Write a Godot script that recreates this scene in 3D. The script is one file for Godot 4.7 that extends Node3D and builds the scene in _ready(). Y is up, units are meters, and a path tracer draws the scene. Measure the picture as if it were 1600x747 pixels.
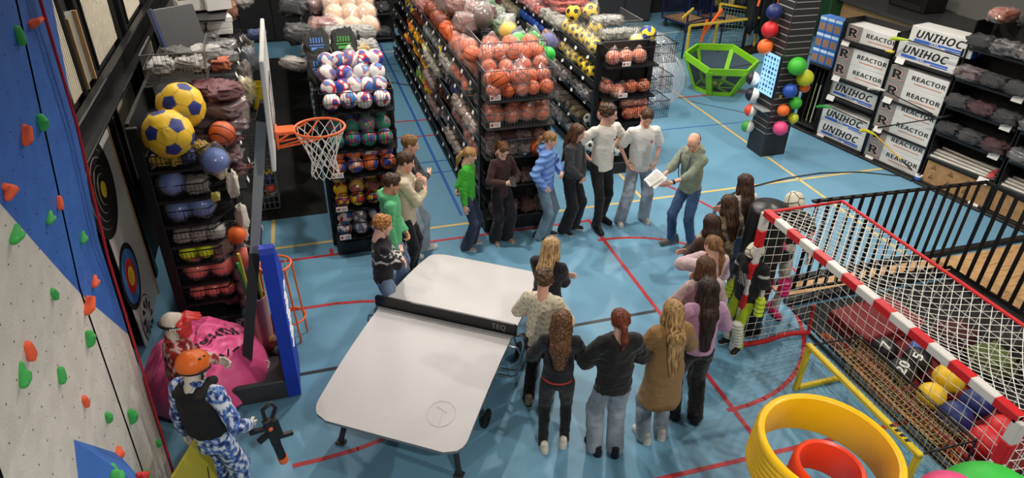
extends Node3D
# A sports shop seen from its gallery: ball racks, a curved football table, a group of people listening to a speaker.
var used := {}
var rng := RandomNumberGenerator.new()
var M := {}
var SH := {}      # shared meshes
var noise := FastNoiseLite.new()
var noise2 := FastNoiseLite.new()

func _ready():
	rng.seed = 7
	noise.seed = 3; noise.frequency = 1.0; noise.fractal_octaves = 2
	noise2.seed = 11; noise2.frequency = 1.0; noise2.fractal_octaves = 1
	setup_camera_and_light()
	make_materials()
	make_shell()
	make_left_wall()
	make_table()
	make_racks()
	make_right_racks()
	make_column()
	make_hoop_stand()
	make_goals()
	make_far_things()
	make_people()
	make_mannequins()
	make_front_things()

# ------------------------------------------------------------------ camera, light, exposure
func setup_camera_and_light():
	var cam := Camera3D.new(); cam.name = "camera"; add_child(cam)
	cam.fov = 38.3146; cam.near = 0.05; cam.far = 100.0
	# yaw 17.51 right, pitch 31.81 down, roll 1.40
	cam.position = Vector3(0, 5.3, 0)
	var yw := deg_to_rad(17.514374); var pt := deg_to_rad(31.80945); var rl := deg_to_rad(1.401931)
	var fw := Vector3(sin(yw) * cos(pt), -sin(pt), -cos(yw) * cos(pt))
	var rt := Vector3(cos(yw), 0, sin(yw)); var up := rt.cross(fw)
	cam.basis = Basis(rt * cos(rl) + up * sin(rl), up * cos(rl) - rt * sin(rl), -fw)
	cam.current = true
	var we := WorldEnvironment.new(); we.name = "environment"; add_child(we)
	var e := Environment.new(); we.environment = e
	e.background_mode = Environment.BG_COLOR; e.background_color = Color(0.02, 0.02, 0.022)
	e.tonemap_mode = Environment.TONE_MAPPER_LINEAR
	e.tonemap_exposure = EXPO
	e.sdfgi_enabled = true; e.ssao_enabled = true; e.ssil_enabled = true
	for s in SPOTS:
		var l := SpotLight3D.new(); l.name = "spotlight_beam"; add_child(l, true)
		l.position = Vector3(s[0], 5.98, s[1]); l.rotation = Vector3(-PI / 2, 0, 0)
		l.light_energy = s[2]; l.spot_angle = 80.0; l.spot_angle_attenuation = 0.35; l.spot_range = 40.0; l.spot_attenuation = 2.0
		l.light_color = Color(1.0, 0.97, 0.93); l.light_size = 0.07; l.shadow_enabled = true
	for s in PANELS:
		var l := AreaLight3D.new(); l.name = "panel_glow"; add_child(l, true)
		l.position = Vector3(s[0], 7.66, s[1]); l.rotation = Vector3(-PI / 2, 0, 0)
		l.area_size = Vector2(1.2, 0.6); l.light_energy = s[2]; l.light_color = Color(1.0, 0.98, 0.95); l.area_range = 40.0; l.shadow_enabled = true

const EXPO := 2.8
# x, z, energy of the track spotlights
const SPOTS := [[1.3, -8.0, 5.0], [4.2, -9.4, 6.0], [7.8, -7.6, 6.5], [1.4, -13.4, 5.5], [6.8, -13.8, 6.0], [11.4, -13.2, 4.5], [3.4, -18.0, 2.5], [7.0, -0.8, 9.0], [1.4, 0.8, 8.0], [-1.5, -10.4, 3.5], [3.9, -12.6, 4.0]]
const PANELS := [[-0.6, -8.5, 0.5], [0.5, -5.0, 0.3], [5.6, -6.5, 0.3], [1.6, -11.5, 0.7], [3.9, -11.5, 0.8], [9.6, -12.5, 0.5], [3.9, -16.5, 0.9], [9.5, -17.5, 0.7]]

# ------------------------------------------------------------------ mesh buffer
class MB:
	var v := PackedVector3Array()
	var n := PackedVector3Array()
	var uv := PackedVector2Array()
	var c := PackedColorArray()
	var ix := PackedInt32Array()
	var col := Color.WHITE
	var x := Transform3D.IDENTITY
	func vert(p: Vector3, nn: Vector3, u := Vector2.ZERO) -> int:
		v.append(x * p); n.append((x.basis * nn).normalized()); uv.append(u); c.append(col)
		return v.size() - 1
	func face(ps0: Array, out := Vector3.ZERO) -> MB:   # a flat polygon, turned so that it faces «out»
		var ps := []
		for p in ps0:
			if ps.is_empty() or (p.distance_to(ps[-1]) > 1e-5 and p.distance_to(ps[0]) > 1e-5): ps.append(p)
		if ps.size() < 3: return self
		var nn: Vector3 = (ps[1] - ps[0]).cross(ps[2] - ps[0])
		if nn.length_squared() < 1e-16: return self
		nn = nn.normalized()
		var flip := out != Vector3.ZERO and nn.dot(out) < 0
		if flip: nn = -nn
		var b := v.size()
		for p in ps: vert(p, nn)
		for i in range(1, ps.size() - 1):
			if flip: ix.append_array([b, b + i, b + i + 1])
			else: ix.append_array([b, b + i + 1, b + i])
		return self
	func box(c0: Vector3, s: Vector3, bev := 0.0) -> MB:
		var h := s * 0.5
		for a in 3:
			var u := (a + 1) % 3; var w := (a + 2) % 3
			for sg in [-1.0, 1.0]:
				var ps := []
				for q in [[-1, -1], [1, -1], [1, 1], [-1, 1]]:
					var p := c0
					p[a] += sg * h[a]; p[u] += q[0] * (h[u] - bev); p[w] += q[1] * (h[w] - bev)
					ps.append(p)
				var o := Vector3.ZERO; o[a] = sg
				face(ps, o)
			if bev > 0.0:
				for su in [-1.0, 1.0]:
					for sw in [-1.0, 1.0]:
						var e := []
						for k in [[0, -1.0], [1, -1.0], [1, 1.0], [0, 1.0]]:
							var p := c0
							p[u] += su * (h[u] - (bev if k[0] == 1 else 0.0)); p[w] += sw * (h[w] - (bev if k[0] == 0 else 0.0)); p[a] += k[1] * (h[a] - bev)
							e.append(p)
						var o := Vector3.ZERO; o[u] = su; o[w] = sw
						face(e, o)
		if bev > 0.0:
			for sx in [-1.0, 1.0]:
				for sy in [-1.0, 1.0]:
					for sz in [-1.0, 1.0]:
						var o := Vector3(sx, sy, sz)
						face([c0 + o * (h - Vector3(0, bev, bev)), c0 + o * (h - Vector3(bev, 0, bev)), c0 + o * (h - Vector3(bev, bev, 0))], o)
		return self
	func bar(a: Vector3, b: Vector3, w: float, d := -1.0) -> MB:   # a straight square bar
		if d < 0: d = w
		var z := (b - a); var L := z.length()
		if L < 1e-6: return self
		z /= L
		var u := z.cross(Vector3.UP if absf(z.y) < 0.95 else Vector3.RIGHT).normalized(); var t := u.cross(z)
		var k := x
		x = x * Transform3D(Basis(u, t, -z), (a + b) * 0.5)
		box(Vector3.ZERO, Vector3(w, d, L)); x = k
		return self
	func tube(pts: Array, r, sides := 8, closed := false, caps := true) -> MB:
		var m := pts.size(); var last := Vector3.ZERO; var b := v.size()
		var pu := Vector3.ZERO
		for i in m:
			var a: Vector3 = pts[(i - 1 + m) % m] if closed else pts[maxi(i - 1, 0)]
			var e: Vector3 = pts[(i + 1) % m] if closed else pts[mini(i + 1, m - 1)]
			var t := (e - a).normalized()
			if pu == Vector3.ZERO:
				pu = t.cross(Vector3.UP if absf(t.y) < 0.9 else Vector3.RIGHT).normalized()
			pu = (pu - t * pu.dot(t)).normalized()
			var w := t.cross(pu)
			var rr: float = r[i] if r is Array else r
			for k in sides + 1:
				var an := TAU * k / sides
				var d := pu * cos(an) + w * sin(an)
				vert(pts[i] + d * rr, d, Vector2(float(k) / sides, float(i) / maxi(m - 1, 1)))
		var row := sides + 1
		for i in (m if closed else m - 1):
			var i2 := (i + 1) % m
			for k in sides:
				var p := b + i * row + k; var q := b + i2 * row + k
				ix.append_array([p, q, p + 1, p + 1, q, q + 1])
		if caps and not closed:
			for e in [0, m - 1]:
				var t: Vector3 = (pts[0] - pts[1]).normalized() if e == 0 else (pts[m - 1] - pts[m - 2]).normalized()
				var c0 := vert(pts[e], t)
				var f := v.size()
				for k in sides: 
					var w0 := v[b + e * row + k]
					v.append(w0); n.append((x.basis * t).normalized()); uv.append(Vector2.ZERO); c.append(col)
				for k in sides:
					if e == 0: ix.append_array([c0, f + k, f + (k + 1) % sides])
					else: ix.append_array([c0, f + (k + 1) % sides, f + k])
		return self
	func lathe(pf: Array, seg := 20, flat := false) -> MB:   # profile of (radius, y), outside seen from bottom to top
		for i in pf.size() - 1:
			var d: Vector2 = pf[i + 1] - pf[i]
			var n0 := Vector2(d.y, -d.x).normalized(); var na := n0; var nb := n0
			if not flat:
				if i > 0:
					var e: Vector2 = pf[i] - pf[i - 1]; var m := Vector2(e.y, -e.x).normalized()
					if m.dot(n0) > 0.5: na = (n0 + m).normalized()
				if i < pf.size() - 2:
					var e: Vector2 = pf[i + 2] - pf[i + 1]; var m := Vector2(e.y, -e.x).normalized()
					if m.dot(n0) > 0.5: nb = (n0 + m).normalized()
			var b := v.size()
			for k in seg + 1:
				var an := TAU * k / seg; var cs := cos(an); var sn := sin(an)
				vert(Vector3(pf[i].x * cs, pf[i].y, pf[i].x * sn), Vector3(na.x * cs, na.y, na.x * sn), Vector2(float(k) / seg, 0))
				vert(Vector3(pf[i + 1].x * cs, pf[i + 1].y, pf[i + 1].x * sn), Vector3(nb.x * cs, nb.y, nb.x * sn), Vector2(float(k) / seg, 1))
			for k in seg:
				var p := b + 2 * k
				ix.append_array([p, p + 2, p + 1, p + 1, p + 2, p + 3])
		return self
	func sphere(c0: Vector3, r: Vector3, seg := 20, rings := 12) -> MB:
		var b := v.size()
		for j in rings + 1:
			var th := PI * j / rings
			for i in seg + 1:
				var ph := TAU * i / seg
				var d := Vector3(sin(th) * cos(ph), cos(th), sin(th) * sin(ph))
				vert(c0 + d * r, d / r, Vector2(float(i) / seg, float(j) / rings))
		for j in rings:
			for i in seg:
				var p := b + j * (seg + 1) + i; var q := p + seg + 1
				if j > 0: ix.append_array([p, q, p + 1])
				if j < rings - 1: ix.append_array([p + 1, q, q + 1])
		return self
	func prism(poly: PackedVector2Array, d: float) -> MB:   # outline in x and y, thickness along z
		if Geometry2D.is_polygon_clockwise(poly): poly.reverse()
		var t := Geometry2D.triangulate_polygon(poly)
		for s in [-1.0, 1.0]:
			var b := v.size()
			for p in poly: vert(Vector3(p.x, p.y, s * d * 0.5), Vector3(0, 0, s), p)
			for i in range(0, t.size(), 3):
				var o := [b + t[i], b + t[i + 1], b + t[i + 2]]
				var ccw := (poly[t[i + 1]] - poly[t[i]]).cross(poly[t[i + 2]] - poly[t[i]]) > 0
				if ccw == (s > 0): ix.append_array([o[0], o[2], o[1]])
				else: ix.append_array(o)
		for i in poly.size():
			var p := poly[i]; var q := poly[(i + 1) % poly.size()]
			face([Vector3(p.x, p.y, -d / 2), Vector3(q.x, q.y, -d / 2), Vector3(q.x, q.y, d / 2), Vector3(p.x, p.y, d / 2)], Vector3(q.y - p.y, p.x - q.x, 0))
		return self
	func surf(f: Callable, nu: int, nv: int) -> MB:   # a sheet f(u, v), normals by differences
		var b := v.size()
		for j in nv + 1:
			for i in nu + 1:
				var u := float(i) / nu; var w := float(j) / nv; var e := 0.002
				var p: Vector3 = f.call(u, w)
				var nn: Vector3 = (f.call(u + e, w) - f.call(u - e, w)).cross(f.call(u, w + e) - f.call(u, w - e))
				vert(p, nn, Vector2(u, w))
		for j in nv:
			for i in nu:
				var p := b + j * (nu + 1) + i; var q := p + nu + 1
				ix.append_array([p, q, p + 1, p + 1, q, q + 1])
		return self
	func add(o: MB, t := Transform3D.IDENTITY, tint = null) -> MB:
		var b := v.size(); var tt := x * t; var mir := tt.basis.determinant() < 0
		for i in o.v.size():
			v.append(tt * o.v[i]); n.append((tt.basis * o.n[i]).normalized())
		uv.append_array(o.uv)
		if tint == null: c.append_array(o.c)
		else:
			for i in o.v.size(): c.append(tint * o.c[i])
		for i in range(0, o.ix.size(), 3):
			if mir: ix.append_array([b + o.ix[i], b + o.ix[i + 2], b + o.ix[i + 1]])
			else: ix.append_array([b + o.ix[i], b + o.ix[i + 1], b + o.ix[i + 2]])
		return self
	func jitter(f: FastNoiseLite, freq: float, amp: float) -> MB:   # crumple, then flat facets
		for i in v.size():
			var p := v[i] * freq
			v[i] += Vector3(f.get_noise_3d(p.x, p.y, p.z), f.get_noise_3d(p.y + 31, p.z, p.x), f.get_noise_3d(p.z, p.x + 17, p.y)) * amp
		renormal()
		return self
	func renormal():
		var a := PackedVector3Array(); a.resize(v.size())
		var same := {}
		var idx := PackedInt32Array(); idx.resize(v.size())
		for i in v.size():
			var k := Vector3i(v[i] * 5000.0)
			if not same.has(k): same[k] = i
			idx[i] = same[k]
		for i in range(0, ix.size(), 3):
			var nn := (v[ix[i + 2]] - v[ix[i]]).cross(v[ix[i + 1]] - v[ix[i]])
			for k in 3: a[idx[ix[i + k]]] += nn
		for i in v.size(): n[i] = a[idx[i]].normalized()
	func mesh() -> ArrayMesh:
		var m := ArrayMesh.new()
		if v.is_empty(): return m
		var a := []; a.resize(Mesh.ARRAY_MAX)
		a[Mesh.ARRAY_VERTEX] = v; a[Mesh.ARRAY_NORMAL] = n; a[Mesh.ARRAY_TEX_UV] = uv; a[Mesh.ARRAY_COLOR] = c; a[Mesh.ARRAY_INDEX] = ix
		m.add_surface_from_arrays(Mesh.PRIMITIVE_TRIANGLES, a)
		return m

# ------------------------------------------------------------------ distance field, meshed as surface nets
class SDF:
	var cs: float; var mn: Vector3; var nx: int; var ny: int; var nz: int
	var f := PackedFloat32Array()
	func _init(a: Vector3, b: Vector3, cell: float):
		cs = cell; mn = a
		nx = int((b.x - a.x) / cell) + 2; ny = int((b.y - a.y) / cell) + 2; nz = int((b.z - a.z) / cell) + 2
		f.resize(nx * ny * nz); f.fill(1.0)
	# a capsule from a (radius ra) to b (rb), joined softly over k; along «fd» it is thinner by the factor q; sub = true carves
	func cap(a: Vector3, b: Vector3, ra: float, rb: float, k := 0.02, fd := Vector3.ZERO, q := 1.0, sub := false):
		var m := maxf(ra, rb) * (maxf(1.0, 1.0 / q)) + cs * 2.5 + k
		var lo := ((Vector3(minf(a.x, b.x), minf(a.y, b.y), minf(a.z, b.z)) - Vector3(m, m, m) - mn) / cs)
		var hi := ((Vector3(maxf(a.x, b.x), maxf(a.y, b.y), maxf(a.z, b.z)) + Vector3(m, m, m) - mn) / cs)
		var i0 := maxi(0, int(lo.x)); var i1 := mini(nx - 1, int(hi.x) + 1)
		var j0 := maxi(0, int(lo.y)); var j1 := mini(ny - 1, int(hi.y) + 1)
		var k0 := maxi(0, int(lo.z)); var k1 := mini(nz - 1, int(hi.z) + 1)
		var ab := b - a; var il := 1.0 / maxf(ab.length_squared(), 1e-9); var dr := rb - ra
		var base := mn - a; var flat := q != 1.0; var q1 := q - 1.0; var ik := 0.25 / k
		for kz in range(k0, k1 + 1):
			for jy in range(j0, j1 + 1):
				var idx := (kz * ny + jy) * nx + i0
				var p := base + Vector3(i0, jy, kz) * cs
				for i in range(i0, i1 + 1):
					var t := clampf(p.dot(ab) * il, 0.0, 1.0)
					var e := p - ab * t
					if flat: e += fd * (e.dot(fd) * q1)
					var d := e.length() - ra - dr * t
					var o := f[idx]
					if sub:
						d = -d
						var h := maxf(k - absf(d - o), 0.0)
						f[idx] = maxf(d, o) + h * h * ik
					else:
						var h := maxf(k - absf(d - o), 0.0)
						f[idx] = minf(d, o) - h * h * ik
					idx += 1
					p.x += cs
	func cut(nrm: Vector3, off: float):   # keep what lies where nrm·p < off
		var idx := 0
		for kz in nz:
			for jy in ny:
				var p := mn + Vector3(0, jy, kz) * cs
				for i in nx:
					if f[idx] < 0.2: f[idx] = maxf(f[idx], nrm.dot(p) - off)
					idx += 1; p.x += cs
	func ripple(fn: Callable):
		var idx := 0
		for kz in nz:
			for jy in ny:
				for i in nx:
					if absf(f[idx]) < 0.045: f[idx] += fn.call(mn + Vector3(i, jy, kz) * cs)
					idx += 1
	func mesh(mb: MB, paint = null):
		var at := PackedInt32Array(); at.resize(f.size()); at.fill(-1)
		var lim := cs * 3.2; var sy := nx; var sz := nx * ny
		var off := PackedInt32Array([0, 1, sy, sy + 1, sz, sz + 1, sz + sy, sz + sy + 1])
		var w := PackedFloat32Array(); w.resize(8)
		for kz in nz - 1:
			for jy in ny - 1:
				var idx := kz * sz + jy * sy
				for i in nx - 1:
					if absf(f[idx]) < lim:
						var neg := 0
						for c in 8:
							w[c] = f[idx + off[c]]
							if w[c] < 0.0: neg += 1
						if neg > 0 and neg < 8:
							var s := Vector3.ZERO; var cnt := 0
							for c in 8:
								for a in 3:
									var c2 := c | (1 << a)
									if c2 != c and (w[c] < 0.0) != (w[c2] < 0.0):
										var p := Vector3(c & 1, (c >> 1) & 1, (c >> 2) & 1)
										p[a] = w[c] / (w[c] - w[c2])
										s += p; cnt += 1
							var g := Vector3(w[1] + w[3] + w[5] + w[7] - w[0] - w[2] - w[4] - w[6], w[2] + w[3] + w[6] + w[7] - w[0] - w[1] - w[4] - w[5], w[4] + w[5] + w[6] + w[7] - w[0] - w[1] - w[2] - w[3])
							var q := mn + (Vector3(i, jy, kz) + s / cnt) * cs
							if paint != null: mb.col = paint.call(q, g.normalized())
							at[idx] = mb.vert(q, g)
					idx += 1
		for kz in range(1, nz - 1):
			for jy in range(1, ny - 1):
				var idx := kz * sz + jy * sy + 1
				for i in range(1, nx - 1):
					if at[idx] >= 0 or absf(f[idx]) < lim:
						var ins := f[idx] < 0.0
						if ins != (f[idx + 1] < 0.0): quad(mb, at[idx], at[idx - sy], at[idx - sy - sz], at[idx - sz], ins)
						if ins != (f[idx + sy] < 0.0): quad(mb, at[idx], at[idx - sz], at[idx - sz - 1], at[idx - 1], ins)
						if ins != (f[idx + sz] < 0.0): quad(mb, at[idx], at[idx - 1], at[idx - 1 - sy], at[idx - sy], ins)
					idx += 1
		mb.col = Color.WHITE
	func quad(mb: MB, a: int, b: int, c: int, d: int, ins: bool):
		if a < 0 or b < 0 or c < 0 or d < 0: return
		if ins: mb.ix.append_array([a, c, b, a, d, c])
		else: mb.ix.append_array([a, b, c, a, c, d])

# ------------------------------------------------------------------ naming and grouping
func numbered(called: String) -> String:
	var k: int = used.get(called, 0); used[called] = k + 1
	return called if k == 0 else "%s_%03d" % [called, k]
func tag(o: Node, label: String, category: String, group := ""):
	o.set_meta("label", label); o.set_meta("category", category)
	if group != "": o.set_meta("group", group)
	return o
func thing(called: String, label: String, category: String, at := Vector3.ZERO, turn := 0.0, group := "") -> Node3D:
	var o := Node3D.new(); o.name = numbered(called); add_child(o)
	o.position = at; o.rotation.y = turn
	tag(o, label, category, group)
	return o
func obj(called: String, mb, mat: Material, parent: Node = self) -> MeshInstance3D:
	var o := MeshInstance3D.new()
	o.mesh = mb.mesh() if mb is MB else mb
	o.material_override = mat
	if parent == self: o.name = numbered(called); add_child(o)
	else: o.name = called; parent.add_child(o, true)
	return o
func struct(called: String, mb, mat: Material, parent: Node = self) -> MeshInstance3D:
	var o := obj(called, mb, mat, parent)
	if parent == self: o.set_meta("kind", "structure")
	return o
func bx(c0: Vector3, s: Vector3, bev := 0.0) -> MB:
	return MB.new().box(c0, s, bev)
func nth(i: int) -> String:
	return ["first", "second", "third", "fourth", "fifth", "sixth", "seventh", "eighth", "ninth", "tenth", "eleventh", "twelfth", "thirteenth", "fourteenth", "fifteenth", "sixteenth", "seventeenth", "eighteenth", "nineteenth", "twentieth"][i] if i < 20 else "twenty-%s" % nth(i - 20) if i < 29 else "thirtieth" if i == 29 else "thirty-%s" % nth(i - 30)
func lettering(text: String, h: float, bold := true, mono := false, depth := 0.002) -> Mesh:
	var key := "%s|%s|%s|%s" % [text, h, bold, mono]
	if not SH.has(key):
		var t := TextMesh.new(); var f := SystemFont.new()
		f.font_names = PackedStringArray(["Droid Sans Mono" if mono else "Droid Sans"]); f.font_weight = 700 if bold else 400
		t.font = f; t.text = text; t.font_size = 48; t.pixel_size = h / 48.0 / 0.72; t.depth = depth; t.curve_step = 2.0
		SH[key] = t
	return SH[key]
func seg_hit(a: Vector3, b: Vector3, t: float) -> Vector3:
	return a.lerp(b, t)

# ------------------------------------------------------------------ materials
func mat(c: Color, rough := 0.7, metal := 0.0, extra := {}) -> StandardMaterial3D:
	var m := StandardMaterial3D.new()
	m.albedo_color = c; m.roughness = rough; m.metallic = metal
	for k in extra: m.set(k, extra[k])
	return m
func vmat(rough := 0.75, extra := {}) -> StandardMaterial3D:   # colour per vertex
	return mat(Color.WHITE, rough, 0.0, {"vertex_color_use_as_albedo": true}.merged(extra))
func noise_tex(freq: float, oct := 3, ramp = null, size := 256, nrm := 0.0, sd := 1, typ := FastNoiseLite.TYPE_SIMPLEX_SMOOTH) -> NoiseTexture2D:
	var t := NoiseTexture2D.new(); var f := FastNoiseLite.new()
	f.noise_type = typ; f.frequency = freq; f.fractal_octaves = oct; f.seed = sd
	t.noise = f; t.width = size; t.height = size; t.seamless = true
	if nrm > 0.0: t.as_normal_map = true; t.bump_strength = nrm
	if ramp != null: t.color_ramp = ramp
	return t
func ramp(cols: Array, offs: Array, hard := false) -> Gradient:
	var g := Gradient.new()
	g.colors = PackedColorArray(cols); g.offsets = PackedFloat32Array(offs)
	if hard: g.interpolation_mode = Gradient.GRADIENT_INTERPOLATE_CONSTANT
	return g
func tri(m: StandardMaterial3D, scale: float, world := false):
	m.uv1_triplanar = true; m.uv1_scale = Vector3.ONE * scale; m.uv1_world_triplanar = world
	return m

func make_materials():
	var fab := noise_tex(0.09, 3, null, 256, 6.0, 5)
	SH.fab = fab
	M.floor = tri(mat(Color.WHITE, 0.42, 0.0, {"albedo_texture": noise_tex(0.012, 4, ramp([Color(0.415, 0.603, 0.71), Color(0.425, 0.615, 0.724)], [0.3, 0.7]), 512, 0.0, 9), "metallic_specular": 0.4}), 0.12, true)
	M.black_floor = mat(Color(0.075, 0.08, 0.085), 0.8)
	M.line_red = mat(Color(0.72, 0.17, 0.2), 0.5)
	M.line_yellow = mat(Color(0.88, 0.76, 0.45), 0.5)
	M.line_black = mat(Color(0.13, 0.15, 0.17), 0.5)
	M.line_blue = mat(Color(0.16, 0.38, 0.68), 0.5)
	M.line_white = mat(Color(0.86, 0.85, 0.8), 0.5)
	M.line_dark = mat(Color(0.14, 0.34, 0.44), 0.5)
	M.wall_dark = mat(Color(0.11, 0.11, 0.115), 0.85)
	M.wall_grey = mat(Color(0.5, 0.49, 0.47), 0.85)
	M.ceiling = mat(Color(0.22, 0.22, 0.22), 0.9)
	M.black = mat(Color(0.085, 0.085, 0.09), 0.55)
	M.black_steel = mat(Color(0.1, 0.1, 0.105), 0.42, 0.25)
	M.steel_dark = mat(Color(0.2, 0.205, 0.21), 0.45, 0.3)
	M.chrome = mat(Color(0.72, 0.73, 0.74), 0.25, 0.9)
	M.silver = mat(Color(0.62, 0.63, 0.63), 0.45, 0.2)
	M.wire = mat(Color(0.12, 0.12, 0.125), 0.4, 0.5)
	M.wire_light = mat(Color(0.55, 0.56, 0.57), 0.35, 0.7)
	M.white = mat(Color(0.88, 0.875, 0.86), 0.5)
	M.paper = mat(Color(0.92, 0.91, 0.89), 0.7)
	M.cream_panel = tri(mat(Color(0.8, 0.77, 0.7), 0.75, 0.0, {"normal_enabled": true, "normal_texture": noise_tex(0.02, 3, null, 256, 1.5, 21)}), 1.0)
	M.wood = tri(mat(Color.WHITE, 0.55, 0.0, {"albedo_texture": noise_tex(0.03, 4, ramp([Color(0.66, 0.5, 0.33), Color(0.8, 0.65, 0.46), Color(0.72, 0.56, 0.38)], [0.2, 0.55, 0.85]), 256, 0.0, 33)}), 0.5)
	M.wood.uv1_scale = Vector3(0.25, 1.5, 3.0)
	M.trim_wood = mat(Color(0.68, 0.55, 0.38), 0.6)
	M.blue_board = tri(mat(Color.WHITE, 0.6, 0.0, {"albedo_texture": noise_tex(0.02, 4, ramp([Color(0.2, 0.41, 0.74), Color(0.23, 0.44, 0.77)], [0.3, 0.7]), 256, 0.0, 41), "heightmap_enabled": false, "normal_enabled": true, "normal_texture": noise_tex(0.25, 2, null, 256, 0.5, 42)}), 0.8)
	M.grey_board = tri(mat(Color.WHITE, 0.65, 0.0, {"albedo_texture": noise_tex(0.02, 4, ramp([Color(0.84, 0.81, 0.77), Color(0.88, 0.85, 0.81)], [0.3, 0.7]), 256, 0.0, 43), "normal_enabled": true, "normal_texture": M.blue_board.normal_texture}), 0.8)
	M.hole = mat(Color(0.12, 0.11, 0.1), 0.9)
	M.hold_green = mat(Color(0.24, 0.68, 0.32), 0.6, 0.0, {"normal_enabled": true, "normal_texture": fab, "uv1_triplanar": true, "uv1_scale": Vector3.ONE * 6})
	M.hold_orange = mat(Color(0.95, 0.38, 0.22), 0.6, 0.0, {"normal_enabled": true, "normal_texture": fab, "uv1_triplanar": true, "uv1_scale": Vector3.ONE * 6})
	M.rope = mat(Color(0.7, 0.09, 0.12), 0.8)
	M.film = mat(Color(0.96, 0.95, 0.95, 0.09), 0.17, 0.0, {"transparency": BaseMaterial3D.TRANSPARENCY_ALPHA})
	M.film_milk = mat(Color(0.93, 0.92, 0.92, 0.3), 0.3, 0.0, {"transparency": BaseMaterial3D.TRANSPARENCY_ALPHA})
	M.clear = mat(Color(0.95, 0.97, 1.0, 0.07), 0.05, 0.0, {"transparency": BaseMaterial3D.TRANSPARENCY_ALPHA})
	M.orange_paint = mat(Color(0.93, 0.42, 0.18), 0.4)
	M.net_white = mat(Color(0.88, 0.87, 0.84), 0.8)
	M.red_paint = mat(Color(0.8, 0.1, 0.13), 0.45)
	M.yellow_plastic = mat(Color(0.97, 0.77, 0.07), 0.42)
	M.rubber = mat(Color(0.06, 0.06, 0.06), 0.75)
	M.table_top = tri(mat(Color(0.765, 0.755, 0.757), 0.5, 0.0, {"metallic_specular": 0.45}), 1.0)
	M.cardboard = tri(mat(Color.WHITE, 0.8, 0.0, {"albedo_texture": noise_tex(0.03, 3, ramp([Color(0.6, 0.46, 0.3), Color(0.66, 0.51, 0.34)], [0.3, 0.7]), 128, 0.0, 51)}), 2.0)
	M.box_white = mat(Color(0.85, 0.845, 0.83), 0.55)
	M.box_grey = mat(Color(0.56, 0.55, 0.53), 0.55)
	M.box_red = mat(Color(0.42, 0.12, 0.09), 0.6)
	M.box_blue = mat(Color(0.13, 0.3, 0.62), 0.5)
	M.ink = mat(Color(0.06, 0.06, 0.065), 0.6)
	M.ink_red = mat(Color(0.72, 0.2, 0.12), 0.6)
	M.ink_blue = mat(Color(0.2, 0.38, 0.72), 0.6)
	M.ink_white = mat(Color(0.9, 0.9, 0.88), 0.6)
	M.v = vmat(0.7)
	M.vfab = vmat(0.88, {"normal_enabled": true, "normal_texture": fab, "normal_scale": 0.5, "uv1_triplanar": true, "uv1_scale": Vector3.ONE * 5.0, "rim_enabled": true, "rim": 0.25})
	M.skin = vmat(0.55, {"subsurf_scatter_enabled": false})
	M.hair = vmat(0.5, {"metallic_specular": 0.45})
	M.shoe = vmat(0.6)

# ------------------------------------------------------------------ floor, walls, ceiling
func strip(parent: Node, pts: Array, w: float, m: Material, y := 0.0):   # a painted line, 2 mm thick
	var mb := MB.new()
	for i in pts.size() - 1:
		var a := Vector3(pts[i][0], y + 0.001, pts[i][1]); var b := Vector3(pts[i + 1][0], y + 0.001, pts[i + 1][1])
		var d := (b - a).normalized() * w * (0.25 if pts.size() > 2 else 0.0)
		mb.bar(a - d, b + d, w, 0.003)
	obj("court_line", mb, m, parent)

func arc_pts(cx: float, cz: float, r: float, a0: float, a1: float) -> Array:
	var o := []
	for i in 25:
		var a := deg_to_rad(lerpf(a0, a1, i / 24.0))
		o.append([cx + r * cos(a), cz + r * sin(a)])
	return o

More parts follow.
